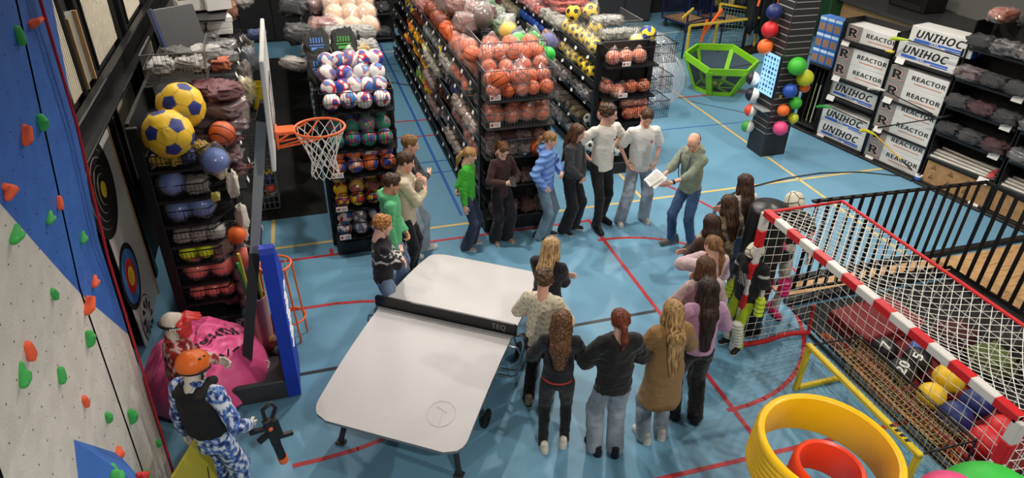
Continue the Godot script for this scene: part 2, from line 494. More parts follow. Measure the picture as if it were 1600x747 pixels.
func make_shell():
	var fl := struct("floor", bx(Vector3(6.8, -0.1, -8), Vector3(19, 0.2, 24.4)), M.floor)
	obj("aisle_mat", bx(Vector3(-0.95, 0.002, -13.7), Vector3(2.0, 0.006, 8.2)), M.black_floor, fl)
	var L := 0.05
	strip(fl, [[-0.78, -8.76], [10.2, -8.74]], L, M.line_yellow)
	strip(fl, [[-0.77, -8.74], [-0.75, -9.6]], L, M.line_yellow)
	strip(fl, [[7.97, -14.6], [7.93, -5.8]], L, M.line_yellow)
	strip(fl, [[5.0, -10.0], [4.98, -8.78]], L, M.line_yellow)
	strip(fl, [[-0.9, -8.4], [3.88, -8.36]], L, M.line_red)
	strip(fl, [[3.87, -8.4], [3.83, -2.0]], L, M.line_red, 0.001)
	strip(fl, [[0.02, -8.55], [0.02, -8.36]], L, M.line_red, 0.001)
	strip(fl, arc_pts(3.85, -6.04, 1.75, -92, 92), L, M.line_red)
	strip(fl, [[5.3, -9.75], [5.44, -9.43], [5.65, -9.0], [5.81, -8.6], [5.95, -8.2], [6.04, -7.85], [6.1, -7.4], [6.12, -6.0]], L, M.line_red)
	strip(fl, [[1.2, -3.72], [5.6, -3.64]], L, M.line_red)
	strip(fl, [[-0.6, -4.78], [-0.3, -4.79], [0.0, -4.82], [0.26, -4.88], [0.6, -5.02], [0.9, -5.3]], L, M.line_red)
	strip(fl, [[-0.6, -7.25], [0.0, -7.24], [0.3, -7.2], [0.5, -7.15], [0.9, -7.0]], L, M.line_red)
	strip(fl, [[-1.0, -6.04], [3.83, -6.04]], L, M.line_black)
	strip(fl, [[5.7, -7.5], [5.75, -7.75], [5.85, -8.04], [5.98, -8.2], [6.13, -8.34], [6.43, -8.53], [6.7, -8.64], [7.06, -8.72], [7.8, -8.84], [8.5, -8.86], [9.2, -8.72], [9.8, -8.4]], L, M.line_black, 0.001)
	strip(fl, [[2.0, -19.2], [2.02, -9.0]], L, M.line_blue)
	strip(fl, [[6.4, -12.87], [10.6, -12.9]], L, M.line_red)
	strip(fl, [[1.2, -13.0], [2.3, -12.95]], L, M.line_red)
	strip(fl, [[1.2, -12.2], [2.3, -12.15]], L, M.line_red)
	strip(fl, [[1.2, -11.0], [2.3, -11.0]], 0.03, M.line_blue, 0.001)
	strip(fl, [[1.2, -10.56], [2.3, -10.56]], 0.03, M.line_blue, 0.001)
	strip(fl, [[1.2, -16.7], [2.3, -16.65]], 0.03, M.line_dark, 0.001)
	strip(fl, [[1.2, -16.15], [2.3, -16.12]], 0.03, M.line_dark, 0.001)
	strip(fl, [[1.2, -15.9], [2.4, -14.9]], L, M.line_black, 0.001)
	strip(fl, [[-0.9, -17.72], [2.5, -17.7]], L, M.line_white)
	strip(fl, [[8.0, -17.6], [11.6, -17.9]], L, M.line_white)
	strip(fl, [[6.2, -11.33], [8.8, -11.28]], 0.03, M.line_blue)
	strip(fl, [[9.0, -14.3], [14.0, -15.2]], L, M.line_black)
	strip(fl, [[8.0, -12.6], [9.3, -11.2]], 0.03, M.line_black)
	struct("wall_back", bx(Vector3(6.8, 3.9, -20.1), Vector3(19.4, 8.2, 0.2)), M.wall_dark)
	struct("wall_right", bx(Vector3(16.4, 3.9, -8), Vector3(0.2, 8.2, 24.4)), M.wall_grey)
	struct("wall_left", bx(Vector3(-2.4, 3.9, -8), Vector3(0.2, 8.2, 24.4)), M.wall_dark)
	struct("wall_front", bx(Vector3(6.8, 3.9, 4.1), Vector3(19.4, 8.2, 0.2)), M.wall_grey)
	var ce := struct("ceiling", bx(Vector3(6.8, 7.9, -8), Vector3(19.4, 0.2, 24.4)), M.ceiling)
	M.lamp_glow = mat(Color(1, 0.95, 0.88), 0.5, 0.0, {"emission_enabled": true, "emission": Color(1, 0.95, 0.88), "emission_energy_multiplier": 4.0})
	for s in SPOTS:
		var b := MB.new(); b.x = Transform3D(Basis.IDENTITY, Vector3(s[0], 0, s[1]))
		b.lathe([Vector2(0.01, 6.0), Vector2(0.085, 6.0), Vector2(0.1, 5.94), Vector2(0.105, 5.94), Vector2(0.105, 6.2), Vector2(0.02, 6.25), Vector2(0.02, 7.8)], 16, true)
		var h := obj("spotlight_housing", b, M.black_steel, ce)
		var g := MB.new(); g.x = b.x
		g.lathe([Vector2(0.0, 5.995), Vector2(0.08, 5.995)], 16, true)
		obj("spotlight_lens", g, M.lamp_glow, h)
	for s in PANELS:
		var h := obj("panel_frame", bx(Vector3(s[0], 7.75, s[1]), Vector3(1.26, 0.1, 0.66)), M.black_steel, ce)
		obj("light_panel", bx(Vector3(s[0], 7.69, s[1]), Vector3(1.2, 0.02, 0.6)), M.lamp_glow, h)
	# dark wall cabinets along the back
	var bw := struct("trim_1", bx(Vector3(-0.6, 0.9, -19.5), Vector3(3.4, 1.8, 0.5)), M.wall_dark)
	for i in 4:
		obj("wall_panel", bx(Vector3(-1.85 + i * 0.82, 0.9, -19.23), Vector3(0.78, 1.7, 0.03), 0.008), M.black, bw)
	var cab := thing("wall_cabinet", "tall dark grey cabinet with flat doors standing by the back wall", "cabinet", Vector3(8.9, 0, -19.4))
	obj("body", bx(Vector3(0, 1.1, 0), Vector3(2.6, 2.2, 0.7), 0.01), M.black, cab)
	for i in 3:
		obj("door", bx(Vector3(-0.86 + i * 0.86, 1.1, 0.36), Vector3(0.83, 2.1, 0.03), 0.008), mat(Color(0.2, 0.2, 0.21), 0.6), cab)

# ------------------------------------------------------------------ left wall: frames, targets, rail, climbing wall
func wx(y: float) -> float:   # how far the climbing wall leans out at height y
	if y < 2.68: return lerpf(-1.62, -1.55, y / 2.68)
	if y < 4.6: return lerpf(-1.55, -1.33, (y - 2.68) / 1.92)
	return lerpf(-1.33, -1.05, (y - 4.6) / 1.9)

func make_left_wall():
	var fr := MB.new()
	for z in [-7.95, -8.5, -10.05, -10.5, -12.1, -12.6, -14.3, -14.9, -16.6]:
		fr.box(Vector3(-2.26, 3.0, z), Vector3(0.08, 6.0, 0.14), 0.01)
	struct("trim_2", fr, M.black_steel)
	var k := 1
	for w in [[-7.6, 0.5, 2.74, 6.0, 0], [-8.17, 0.32, 2.72, 3.45, 1], [-9.25, 1.3, 2.74, 6.0, 0], [-11.2, 1.2, 2.74, 6.0, 0], [-13.4, 1.5, 2.74, 6.0, 0], [-9.4, 1.25, 1.2, 2.4, 0], [-11.3, 1.25, 1.2, 2.4, 0], [-13.5, 1.3, 1.2, 2.4, 0], [-15.6, 1.2, 1.0, 2.4, 0], [-8.25, 0.22, 1.75, 2.2, 1]]:
		var pn := struct("window_%d" % k, bx(Vector3(-2.27, (w[2] + w[3]) / 2, w[0]), Vector3(0.06, w[3] - w[2], w[1])), M.wall_grey if w[4] else M.cream_panel)
		k += 1
		var rb := MB.new()
		for i in int(w[1] / 0.06):
			rb.box(Vector3(-2.235, (w[2] + w[3]) / 2, w[0] - w[1] / 2 + 0.03 + i * 0.06), Vector3(0.012, w[3] - w[2], 0.03), 0.003)
		if not w[4]: obj("rib", rb, M.cream_panel, pn)
		var e := MB.new()
		for s in [-1, 1]: e.box(Vector3(-2.22, (w[2] + w[3]) / 2, w[0] + s * (w[1] / 2 + 0.015)), Vector3(0.05, w[3] - w[2], 0.03))
		obj("frame", e, M.trim_wood if k == 3 else M.black_steel, pn)
	var rail := MB.new()
	rail.box(Vector3(-2.16, 2.58, -12.6), Vector3(0.1, 0.24, 12.2), 0.012).box(Vector3(-2.1, 2.47, -12.6), Vector3(0.16, 0.03, 12.2), 0.006)
	struct("trim_3", rail, M.black_steel)
	# target banner hung on the wall
	var bn := thing("target_banner", "white banner with archery and ball targets hanging on left wall", "banner", Vector3(-2.17, 0, -7.45))
	obj("sheet", bx(Vector3(0, 1.05, -0.05), Vector3(0.02, 2.6, 1.05), 0.005), M.white, bn)
	obj("edge_strip", bx(Vector3(0.005, 1.05, -0.6), Vector3(0.03, 2.6, 0.04), 0.005), M.trim_wood, bn)
	var rings := func(yc: float, zc: float, list: Array):
		var d := 0.012
		for r in list:
			var b := MB.new(); b.x = Transform3D(Basis(Vector3.UP, PI / 2), Vector3(d, yc, zc))
			var pg := PackedVector2Array()
			for i in 40: pg.append(Vector2(cos(TAU * i / 40), sin(TAU * i / 40)) * r[0])
			b.prism(pg, 0.004)
			obj("target_ring", b, mat(r[1], 0.7), bn)
			d += 0.003
	var bk := Color(0.1, 0.1, 0.1); var ln := Color(0.7, 0.68, 0.62)
	rings.call(1.93, 0.27, [[0.52, bk], [0.42, ln], [0.413, bk], [0.335, ln], [0.328, bk], [0.25, ln], [0.243, bk], [0.165, ln], [0.158, bk], [0.085, Color(0.92, 0.8, 0.15)]])
	rings.call(0.83, 0.24, [[0.38, bk], [0.31, Color(0.25, 0.5, 0.78)], [0.2, Color(0.8, 0.2, 0.18)], [0.11, Color(0.93, 0.8, 0.2)]])
	rings.call(0.16, 0.12, [[0.28, bk], [0.265, Color(0.9, 0.89, 0.86)]])
	for i in 10:
		var a := TAU * i / 10
		var b := MB.new(); b.x = Transform3D(Basis(Vector3.UP, PI / 2), Vector3(0.02, 0.16, 0.12))
		b.prism(PackedVector2Array([Vector2(cos(a), sin(a)) * 0.1, Vector2(cos(a + 0.25), sin(a + 0.25)) * 0.24, Vector2(cos(a + 0.55), sin(a + 0.55)) * 0.2]), 0.004)
		obj("target_mark", b, M.ink, bn)
	# climbing wall
	var cw := thing("climbing_wall", "tall climbing wall in blue and light grey panels with colourful bolted holds", "climbing wall", Vector3(-1.6, 0, -3))
	var o := Transform3D(Basis.IDENTITY, Vector3(1.6, 0, 3))
	# the slanted colour border: grey below the line from (z -3.35, y 3.71) to (z -4.62, y 2.02)
	var bord := func(z: float) -> float: return clampf(3.71 + (z + 3.35) * 1.33, 0.0, 7.0)
	var zs := [-4.77, -4.62, -4.18, -4.15, -3.9, -3.6, -3.35, -2.95, -2.63, -2.6, -2.0, -1.0, 0.2, 1.4]
	var ys := [0.0, 0.67, 1.34, 2.02, 2.35, 2.68, 3.2, 3.64, 4.12, 4.6, 5.5, 6.5]
	var gp := MB.new(); gp.x = o; var bp := MB.new(); bp.x = o
	for i in zs.size() - 1:
		var z0: float = zs[i]; var z1: float = zs[i + 1]
		if absf(z1 - z0) < 0.035: continue     # the joints between boards stay open
		for part in 2:
			var b: MB = gp if part == 0 else bp
			for j in ys.size() - 1:
				var q := []
				for c in [[z1, ys[j]], [z0, ys[j]], [z0, ys[j + 1]], [z1, ys[j + 1]]]:
					var lim: float = bord.call(c[0])
					var yy: float = minf(c[1], lim) if part == 0 else maxf(c[1], lim)
					q.append(Vector3(wx(yy), yy, c[0]))
				if q[0].distance_to(q[3]) < 1e-4 and q[1].distance_to(q[2]) < 1e-4: continue
				b.face(q, Vector3(1, 0, 0))
	obj("grey_panel", gp, M.grey_board, cw); obj("blue_panel", bp, M.blue_board, cw)
	var sd := MB.new(); sd.x = o
	for j in ys.size() - 1:
		sd.face([Vector3(wx(ys[j]), ys[j], -4.77), Vector3(wx(ys[j + 1]), ys[j + 1], -4.77), Vector3(-2.28, ys[j + 1], -4.8), Vector3(-2.28, ys[j], -4.8)], Vector3(0, 0, -1))
		for zz in [-4.165, -2.615]:
			sd.face([Vector3(wx(ys[j]) - 0.012, ys[j], zz + 0.03), Vector3(wx(ys[j + 1]) - 0.012, ys[j + 1], zz + 0.03), Vector3(wx(ys[j + 1]) - 0.012, ys[j + 1], zz - 0.03), Vector3(wx(ys[j]) - 0.012, ys[j], zz - 0.03)], Vector3(1, 0, 0))
	sd.box(Vector3(-1.8, 1.4, -4.86), Vector3(0.34, 2.8, 0.1), 0.01)
	obj("support_frame", sd, M.black, cw)
	var holes := MB.new(); holes.x = o
	for r in 26:
		for c in 13:
			var y := 0.3 + r * 0.165; var z := -4.66 + c * 0.165 + (0.08 if r % 2 else 0.0)
			if absf(z + 4.165) < 0.05 or absf(z + 2.615) < 0.05: continue
			var k2 := holes.x
			holes.x = o * Transform3D(Basis(Vector3(0, 0, 1), -PI / 2), Vector3(wx(y) + 0.0015, y, z))
			holes.lathe([Vector2(0.0, 0.0), Vector2(0.006, 0.0)], 6, true); holes.x = k2
	holes.jitter(noise, 0.1, 0.0)
	var hh := obj("bolt_hole", holes, M.hole, cw); hh.set_meta("kind", "stuff")
	# y, z, colour (0 green, 1 orange), height, width, turn
	var shapes := []
	for s in 5:
		var f := SDF.new(Vector3(-0.03, -0.12, -0.12), Vector3(0.1, 0.12, 0.12), 0.006)
		match s:
			0: f.cap(Vector3(0.01, -0.05, 0), Vector3(0.02, 0.055, 0.0), 0.032, 0.028, 0.02); f.cap(Vector3(0.045, 0.02, 0.01), Vector3(0.03, -0.03, 0), 0.02, 0.02, 0.03)
			1: f.cap(Vector3(0.01, 0, -0.05), Vector3(0.015, 0.01, 0.05), 0.03, 0.034, 0.02); f.cap(Vector3(0.05, 0.03, -0.04), Vector3(0.05, 0.03, 0.04), 0.018, 0.02, 0.03); f.cap(Vector3(0.06, -0.03, -0.05), Vector3(0.06, -0.02, 0.05), 0.02, 0.02, 0.02, Vector3.ZERO, 1.0, true)
			2: f.cap(Vector3(0.01, -0.03, -0.04), Vector3(0.01, 0.05, 0.02), 0.03, 0.025, 0.02); f.cap(Vector3(0.01, -0.03, 0.04), Vector3(0.04, 0.0, 0.0), 0.026, 0.026, 0.03)
			3: f.cap(Vector3(0.005, 0.0, -0.06), Vector3(0.02, 0.0, 0.06), 0.026, 0.03, 0.02); f.cap(Vector3(0.05, -0.005, 0), Vector3(0.05, 0.0, 0.03), 0.015, 0.015, 0.03)
			4: f.cap(Vector3(0.01, 0.05, 0), Vector3(0.02, -0.04, 0.02), 0.028, 0.034, 0.02); f.cap(Vector3(0.07, 0.0, 0.01), Vector3(0.05, -0.05, 0.02), 0.02, 0.016, 0.02, Vector3.ZERO, 1.0, true)
		f.cut(Vector3(-1, 0, 0), 0.0)
		var b := MB.new(); f.mesh(b); shapes.append(b.mesh())
	for h in [[4.28, -4.33, 1, 1, 1.0, 0.0], [4.29, -4.07, 0, 4, 1.0, 0.3], [3.81, -4.10, 0, 0, 0.95, 0.1], [3.85, -3.83, 1, 1, 0.9, 0.9], [3.73, -3.45, 1, 2, 1.0, 0.2], [3.31, -4.12, 1, 4, 0.85, -0.3], [3.33, -3.91, 0, 3, 0.75, 0.3], [3.52, -3.40, 0, 3, 1.0, 0.2], [2.91, -4.41, 0, 3, 0.75, 0.4], [2.56, -4.42, 1, 3, 0.85, 0.2], [2.96, -3.71, 0, 4, 0.85, 0.6], [2.54, -4.17, 1, 1, 1.1, 0.5], [2.39, -4.01, 0, 0, 1.05, -0.4], [2.96, -3.21, 1, 4, 1.1, 0.2], [2.93, -3.06, 0, 3, 0.95, 0.9], [2.55, -3.49, 0, 4, 1.0, -0.2], [2.19, -3.66, 1, 4, 0.9, 0.4], [1.82, -3.88, 0, 0, 0.85, 0.0], [1.45, -4.26, 0, 0, 1.2, -0.1], [1.52, -3.83, 1, 2, 1.0, 0.9], [0.76, -4.64, 0, 0, 0.8, 0.1], [0.90, -4.17, 0, 3, 0.9, 0.3]]:
		var q := obj("climbing_hold", shapes[h[3]], M.hold_orange if h[2] else M.hold_green, cw)
		q.transform = o * Transform3D(Basis(Vector3(0, 0, 1), -0.05) * Basis(Vector3(1, 0, 0), h[5]) * Basis.from_scale(Vector3(1, 0.78, 0.95) * h[4] * 0.85), Vector3(wx(h[0]) - 0.002, h[0], h[1]))
	# the wedge volume at the bottom of the view
	var vo := MB.new(); vo.x = o
	var A := Vector3(wx(2.17), 2.17, -3.36); var B := Vector3(wx(1.5), 1.5, -3.86); var C := Vector3(wx(1.3), 1.3, -2.8); var D := Vector3(-1.24, 1.62, -3.3)
	vo.face([A, B, D], Vector3(0.6, 0.4, -0.5)); vo.face([A, D, C], Vector3(0.6, 0.4, 0.5)); vo.face([B, C, D], Vector3(0.4, -1, 0))
	var vol := obj("blue_volume", vo, M.blue_board, cw)
	var gh := obj("climbing_hold", shapes[3], M.hold_green, vol); gh.transform = o * Transform3D(Basis(Vector3(0, 0, 1), 0.6) * Basis(Vector3(1, 0, 0), 0.5) * Basis.from_scale(Vector3.ONE * 1.1), Vector3(-1.425, 1.86, -3.3))
	gh = obj("climbing_hold", shapes[2], mat(Color(0.75, 0.1, 0.12), 0.55), vol); gh.transform = o * Transform3D(Basis(Vector3(0, 0, 1), 0.4).scaled(Vector3.ONE * 0.8), Vector3(-1.34, 1.66, -3.45))
	# belay rope, two strands over the face
	for s in 2:
		var pts := []
		for p in [[5.9, -4.30], [4.38, -4.44], [3.6, -4.66], [2.56, -4.75], [1.4, -4.74], [0.2, -4.72], [0.02, -4.7]]:
			pts.append(Vector3(wx(p[0]) + 0.03 + s * 0.015, p[0], p[1] + s * 0.05))
		tag(obj("climbing_rope", MB.new().tube(pts, 0.009, 8), M.rope), ["red rope strand nearest the edge of the climbing wall", "second red rope strand hanging just left of the edge strand"][s], "rope", "belay rope strands")

# ------------------------------------------------------------------ the curved football table
func make_table():
	var t := thing("football_table", "white curved football table with rounded ends and solid black net", "table", Vector3(1.05, 0, -5.6), atan2(0.562, -0.827) + PI)
	# local z runs along the table, x across it
	var hl := 1.46; var hw := 0.745; var cr := 0.17
	var hy := func(z: float) -> float: return 0.765 - 0.2 * (z / hl) * (z / hl)
	var edge := func(z: float) -> float:
		var d := hl - absf(z)
		return hw if d >= cr else hw - cr + sqrt(maxf(0.0, cr * cr - (cr - d) * (cr - d)))
	var top := MB.new(); var rim := MB.new(); var N := 48
	var zs := []
	for i in N + 1:
		var a := -1.0 + 2.0 * i / N
		zs.append(hl * (sin(a * PI / 2) * 0.35 + a * 0.65))
	for i in N + 1:
		var z: float = zs[i]; var e: float = edge.call(z); var y: float = hy.call(z)
		var nn := Vector3(0, 1, 0.4 * z / (hl * hl) * 1.0)
		top.vert(Vector3(-e, y, z), nn); top.vert(Vector3(0, y, z), nn); top.vert(Vector3(e, y, z), nn)
	for i in N:
		for k in 2:
			var p := i * 3 + k; var q := p + 3
			top.ix.append_array([p, p + 1, q, p + 1, q + 1, q])
	obj("tabletop", top, M.table_top, t)
	var outline := []
	for i in N + 1: outline.append(Vector3(edge.call(zs[i]), hy.call(zs[i]), zs[i]))
	for i in range(N, -1, -1): outline.append(Vector3(-edge.call(zs[i]), hy.call(zs[i]), zs[i]))
	var b2 := rim.v.size(); var m := outline.size()
	for i in m:
		var a: Vector3 = outline[i]; var nx: Vector3 = outline[(i + 1) % m]
		if a.distance_to(nx) < 1e-5: continue
		var out := Vector3(a.x * 0.8 / hw, 0, a.z / hl)
		rim.face([a + Vector3(0, 0.001, 0), nx + Vector3(0, 0.001, 0), nx - Vector3(0, 0.03, 0), a - Vector3(0, 0.03, 0)], out)
	obj("edge_band", rim, mat(Color(0.5, 0.51, 0.52), 0.4, 0.3), t)
	var und := MB.new()
	for i in N:
		for k in [[-1, 1]]:
			var a := Vector3(edge.call(zs[i]) - 0.02, hy.call(zs[i]) - 0.03, zs[i]); var b := Vector3(edge.call(zs[i + 1]) - 0.02, hy.call(zs[i + 1]) - 0.03, zs[i + 1])
			und.face([a, b, Vector3(-b.x, b.y, b.z), Vector3(-a.x, a.y, a.z)], Vector3.DOWN)
	obj("underside", und, M.steel_dark, t)
	# net panel
	var pg := PackedVector2Array()
	for c in [[0.79, 0.14], [-0.79, 0.14], [-0.79, 0.0], [0.79, 0.0]]:
		for k in 5:
			var s := Vector2(signf(c[0]), 1.0 if c[1] > 0 else -1.0); var r := 0.035 if c[1] > 0 else 0.02
			var base := Vector2(c[0] - s.x * r, c[1] - s.y * r)
			var a0 := 0.0 if (s.x > 0 and s.y > 0) else PI / 2 if (s.x < 0 and s.y > 0) else PI if s.x < 0 else PI * 1.5
			pg.append(base + Vector2(cos(a0 + PI / 2 * k / 4), sin(a0 + PI / 2 * k / 4)) * r)
	var np := MB.new(); np.x = Transform3D(Basis.IDENTITY, Vector3(0, 0.775, 0))
	np.prism(pg, 0.022)
	var net := obj("net_panel", np, mat(Color(0.055, 0.06, 0.07), 0.35), t)
	var tx := obj("lettering", lettering("TEQ", 0.062, false), mat(Color(0.55, 0.55, 0.55), 0.4), net); tx.position = Vector3(0.6, 0.85, 0.0125)
	obj("net_rail", bx(Vector3(0, 0.775, 0.025), Vector3(1.52, 0.016, 0.02), 0.004).box(Vector3(0, 0.775, -0.025), Vector3(1.52, 0.016, 0.02), 0.004), M.silver, t)
	# round emblem pressed into the near half
	var em := MB.new(); var ep := []
	for i in 33: 
		var q := Vector3(0.42 + 0.13 * cos(TAU * i / 32), 0, 1.12 + 0.13 * sin(TAU * i / 32)); q.y = hy.call(q.z) + 0.001
		ep.append(q)
	em.tube(ep, 0.003, 5)
	em.tube([Vector3(0.36, hy.call(1.06) + 0.001, 1.06), Vector3(0.47, hy.call(1.1) + 0.001, 1.1)], 0.003, 5).tube([Vector3(0.42, hy.call(1.08) + 0.001, 1.08), Vector3(0.46, hy.call(1.3) + 0.001, 1.3)], 0.003, 5)
	obj("emblem", em, mat(Color(0.76, 0.75, 0.73), 0.5), t)
	for s in [-1, 1]:
		for e in [-1, 1]:
			var lg := MB.new()
			lg.tube([Vector3(s * 0.5, 0.6, e * 1.1), Vector3(s * 0.62, 0.03, e * 1.22)], 0.028, 10)
			lg.box(Vector3(s * 0.62, 0.015, e * 1.22), Vector3(0.09, 0.03, 0.09), 0.01)
			obj("leg", lg, M.steel_dark, t)
		var fm := MB.new()
		fm.tube([Vector3(s * 0.5, 0.62, -1.1), Vector3(s * 0.5, 0.66, 0), Vector3(s * 0.5, 0.62, 1.1)], 0.025, 8)
		obj("frame_tube", fm, M.steel_dark, t)
	# side bracket, carrying loop and wheels
	for s in [-1, 1]:
		var lp := MB.new()
		lp.tube([Vector3(s * 0.7, 0.72, 0.1), Vector3(s * 0.83, 0.7, 0.1), Vector3(s * 0.86, 0.62, 0.08), Vector3(s * 0.82, 0.3, 0.06), Vector3(s * 0.76, 0.25, 0.05), Vector3(s * 0.6, 0.24, 0.05)], 0.012, 8)
		lp.tube([Vector3(s * 0.7, 0.72, -0.1), Vector3(s * 0.83, 0.7, -0.1), Vector3(s * 0.86, 0.62, -0.08), Vector3(s * 0.82, 0.3, -0.06), Vector3(s * 0.76, 0.25, -0.05), Vector3(s * 0.6, 0.24, -0.05)], 0.012, 8)
		obj("carry_loop", lp, M.chrome, t)
		for e in [-1, 1]:
			var wl := MB.new(); wl.x = Transform3D(Basis(Vector3(0, 0, 1), PI / 2), Vector3(s * 0.66, 0.1, e * 0.55))
			wl.lathe([Vector2(0.02, -0.02), Vector2(0.085, -0.02), Vector2(0.1, -0.01), Vector2(0.1, 0.01), Vector2(0.085, 0.02), Vector2(0.02, 0.02)], 20)
			var w := obj("wheel", wl, M.rubber, t)
			var fk := MB.new().tube([Vector3(s * 0.66, 0.1, e * 0.55), Vector3(s * 0.6, 0.35, e * 0.5), Vector3(s * 0.5, 0.62, e * 0.45)], 0.014, 8)
			obj("wheel_fork", fk, M.chrome, t)

# ------------------------------------------------------------------ balls, bags, packs
func ball_mat(key: String) -> StandardMaterial3D:
	if M.has("ball_" + key): return M["ball_" + key]
	var K := {
		"basket": ["basket", Color(0.8, 0.36, 0.17), Color(0.1, 0.07, 0.06)], "basket_brown": ["basket", Color(0.5, 0.23, 0.14), Color(0.08, 0.06, 0.05)], "basket_pale": ["basket", Color(0.84, 0.45, 0.32), Color(0.45, 0.17, 0.12)],
		"basket_yellow": ["basket", Color(0.92, 0.65, 0.16), Color(0.1, 0.07, 0.06)], "basket_grey": ["basket", Color(0.55, 0.56, 0.56), Color(0.15, 0.15, 0.15)], "basket_teal": ["basket", Color(0.2, 0.27, 0.27), Color(0.75, 0.4, 0.2)],
		"wrb": ["patch", [Color(0.9, 0.89, 0.87), Color(0.9, 0.89, 0.87), Color(0.78, 0.13, 0.2), Color(0.16, 0.26, 0.62)], 1.25], "gr": ["patch", [Color(0.2, 0.5, 0.43), Color(0.24, 0.55, 0.48), Color(0.8, 0.25, 0.2), Color(0.2, 0.33, 0.62)], 1.4],
		"ob": ["patch", [Color(0.87, 0.45, 0.26), Color(0.8, 0.3, 0.2), Color(0.9, 0.55, 0.3), Color(0.2, 0.28, 0.62)], 1.4], "wb": ["patch", [Color(0.85, 0.8, 0.75), Color(0.87, 0.5, 0.35), Color(0.3, 0.4, 0.72)], 1.5], "yb": ["patch", [Color(0.93, 0.76, 0.12), Color(0.9, 0.68, 0.1), Color(0.15, 0.2, 0.42), Color(0.75, 0.2, 0.15)], 1.3],
		"wr": ["patch", [Color(0.88, 0.87, 0.86), Color(0.86, 0.85, 0.84), Color(0.72, 0.1, 0.15), Color(0.2, 0.45, 0.7)], 1.6], "ow": ["patch", [Color(0.88, 0.46, 0.3), Color(0.87, 0.42, 0.26), Color(0.88, 0.8, 0.72), Color(0.8, 0.3, 0.2)], 1.8],
		"soccer_yellow": ["soccer", Color(0.93, 0.76, 0.2), Color(0.15, 0.2, 0.5)], "soccer_black": ["soccer", Color(0.9, 0.78, 0.2), Color(0.1, 0.08, 0.14)], "soccer_white": ["soccer", Color(0.86, 0.86, 0.84), Color(0.08, 0.08, 0.09)],
		"volley": ["panels", Color(0.93, 0.8, 0.2), Color(0.16, 0.26, 0.56)], "volley_yw": ["panels", Color(0.93, 0.86, 0.4), Color(0.85, 0.85, 0.8)], "beach": ["panels", Color(0.9, 0.55, 0.4), Color(0.92, 0.9, 0.85)], "gy": ["panels", Color(0.25, 0.6, 0.35), Color(0.9, 0.75, 0.2)], "ry": ["panels", Color(0.85, 0.3, 0.2), Color(0.92, 0.72, 0.2)], "grey_bw": ["panels", Color(0.6, 0.6, 0.6), Color(0.2, 0.2, 0.2)],
		"half_red": ["half", Color(0.85, 0.3, 0.2), Color(0.88, 0.87, 0.84)], "half_green": ["half", Color(0.25, 0.6, 0.25), Color(0.88, 0.87, 0.84)], "half_black": ["half", Color(0.1, 0.11, 0.15), Color(0.88, 0.87, 0.84)],
	}
	var m := mat(Color.WHITE, 0.5)
	if K.has(key):
		var d: Array = K[key]; var W := 128; var H := 64
		var im := Image.create(W, H, false, Image.FORMAT_RGB8)
		var ico := []
		if d[0] == "soccer":
			var g := (1.0 + sqrt(5.0)) / 2.0
			for a in [-1.0, 1.0]:
				for b in [-1.0, 1.0]:
					ico.append(Vector3(0, a, b * g).normalized()); ico.append(Vector3(a, b * g, 0).normalized()); ico.append(Vector3(b * g, 0, a).normalized())
		for y in H:
			for x in W:
				var th := PI * (y + 0.5) / H; var ph := TAU * (x + 0.5) / W
				var p := Vector3(sin(th) * cos(ph), cos(th), sin(th) * sin(ph))
				var col: Color
				match d[0]:
					"basket":
						var w := 0.035
						col = d[2] if absf(p.x) < w or absf(p.z) < w or absf(absf(p.z) - 0.62 - p.y * p.y * 0.12) < w else d[1]
					"patch":
						var a: Array = d[1]; var s: float = d[2]
						var v := noise2.get_noise_3d(p.x * s * 0.62 + 5, p.y * s * 0.62, p.z * s * 0.62) * 1.0 + 0.5
						col = a[clampi(int(v * a.size()), 0, a.size() - 1)]
					"soccer":
						var b1 := -1.0
						var bq := Vector3.UP
						for q in ico:
							var dq: float = p.dot(q)
							if dq > b1: b1 = dq; bq = q
						var nb := ico[0] as Vector3
						for q in ico:
							if q.dot(bq) > 0.4 and q.dot(bq) < 0.6: nb = q
						var u := (nb - bq * nb.dot(bq)).normalized(); var az := fposmod(atan2(p.dot(bq.cross(u)), p.dot(u)), TAU / 5.0) - PI / 5.0
						var pr := tan(acos(clampf(b1, -1, 1))) * cos(az) / cos(PI / 5.0)
						col = d[2] if pr < 0.36 else d[1] * (0.72 if absf(az) > 0.6 and absf(az) < 0.65 and pr < 0.8 else 1.0)
					"panels":
						var a := p.abs(); var ax := 0 if a.x >= a.y and a.x >= a.z else 1 if a.y >= a.z else 2
						var o := p[(ax + 1) % 3] / a[ax]
						col = d[1] if (int(floor((o + 1.0) * 1.5)) + ax) % 2 == 0 else d[2]
					"half": col = d[1] if p.x + 0.25 * sin(ph * 3.0) * sin(th) > 0.1 else d[2]
				im.set_pixel(x, y, col)
		m.albedo_texture = ImageTexture.create_from_image(im)
	else:
		m.albedo_color = {"blue": Color(0.13, 0.3, 0.65), "blue_soft": Color(0.3, 0.43, 0.72), "neon": Color(0.8, 0.86, 0.15), "coral": Color(0.88, 0.32, 0.24), "green": Color(0.25, 0.7, 0.2), "green_bright": Color(0.2, 0.75, 0.25), "lime": Color(0.75, 0.78, 0.15), "pink": Color(0.9, 0.3, 0.52), "orange": Color(0.92, 0.42, 0.16), "red": Color(0.78, 0.12, 0.15), "navy": Color(0.12, 0.17, 0.4), "purple": Color(0.3, 0.3, 0.55), "yellow": Color(0.92, 0.75, 0.12), "white": Color(0.87, 0.86, 0.84), "cream": Color(0.86, 0.72, 0.6), "brown": Color(0.3, 0.2, 0.16), "black": Color(0.08, 0.08, 0.085)}.get(key, Color(0.5, 0.5, 0.5))
	M["ball_" + key] = m
	return m

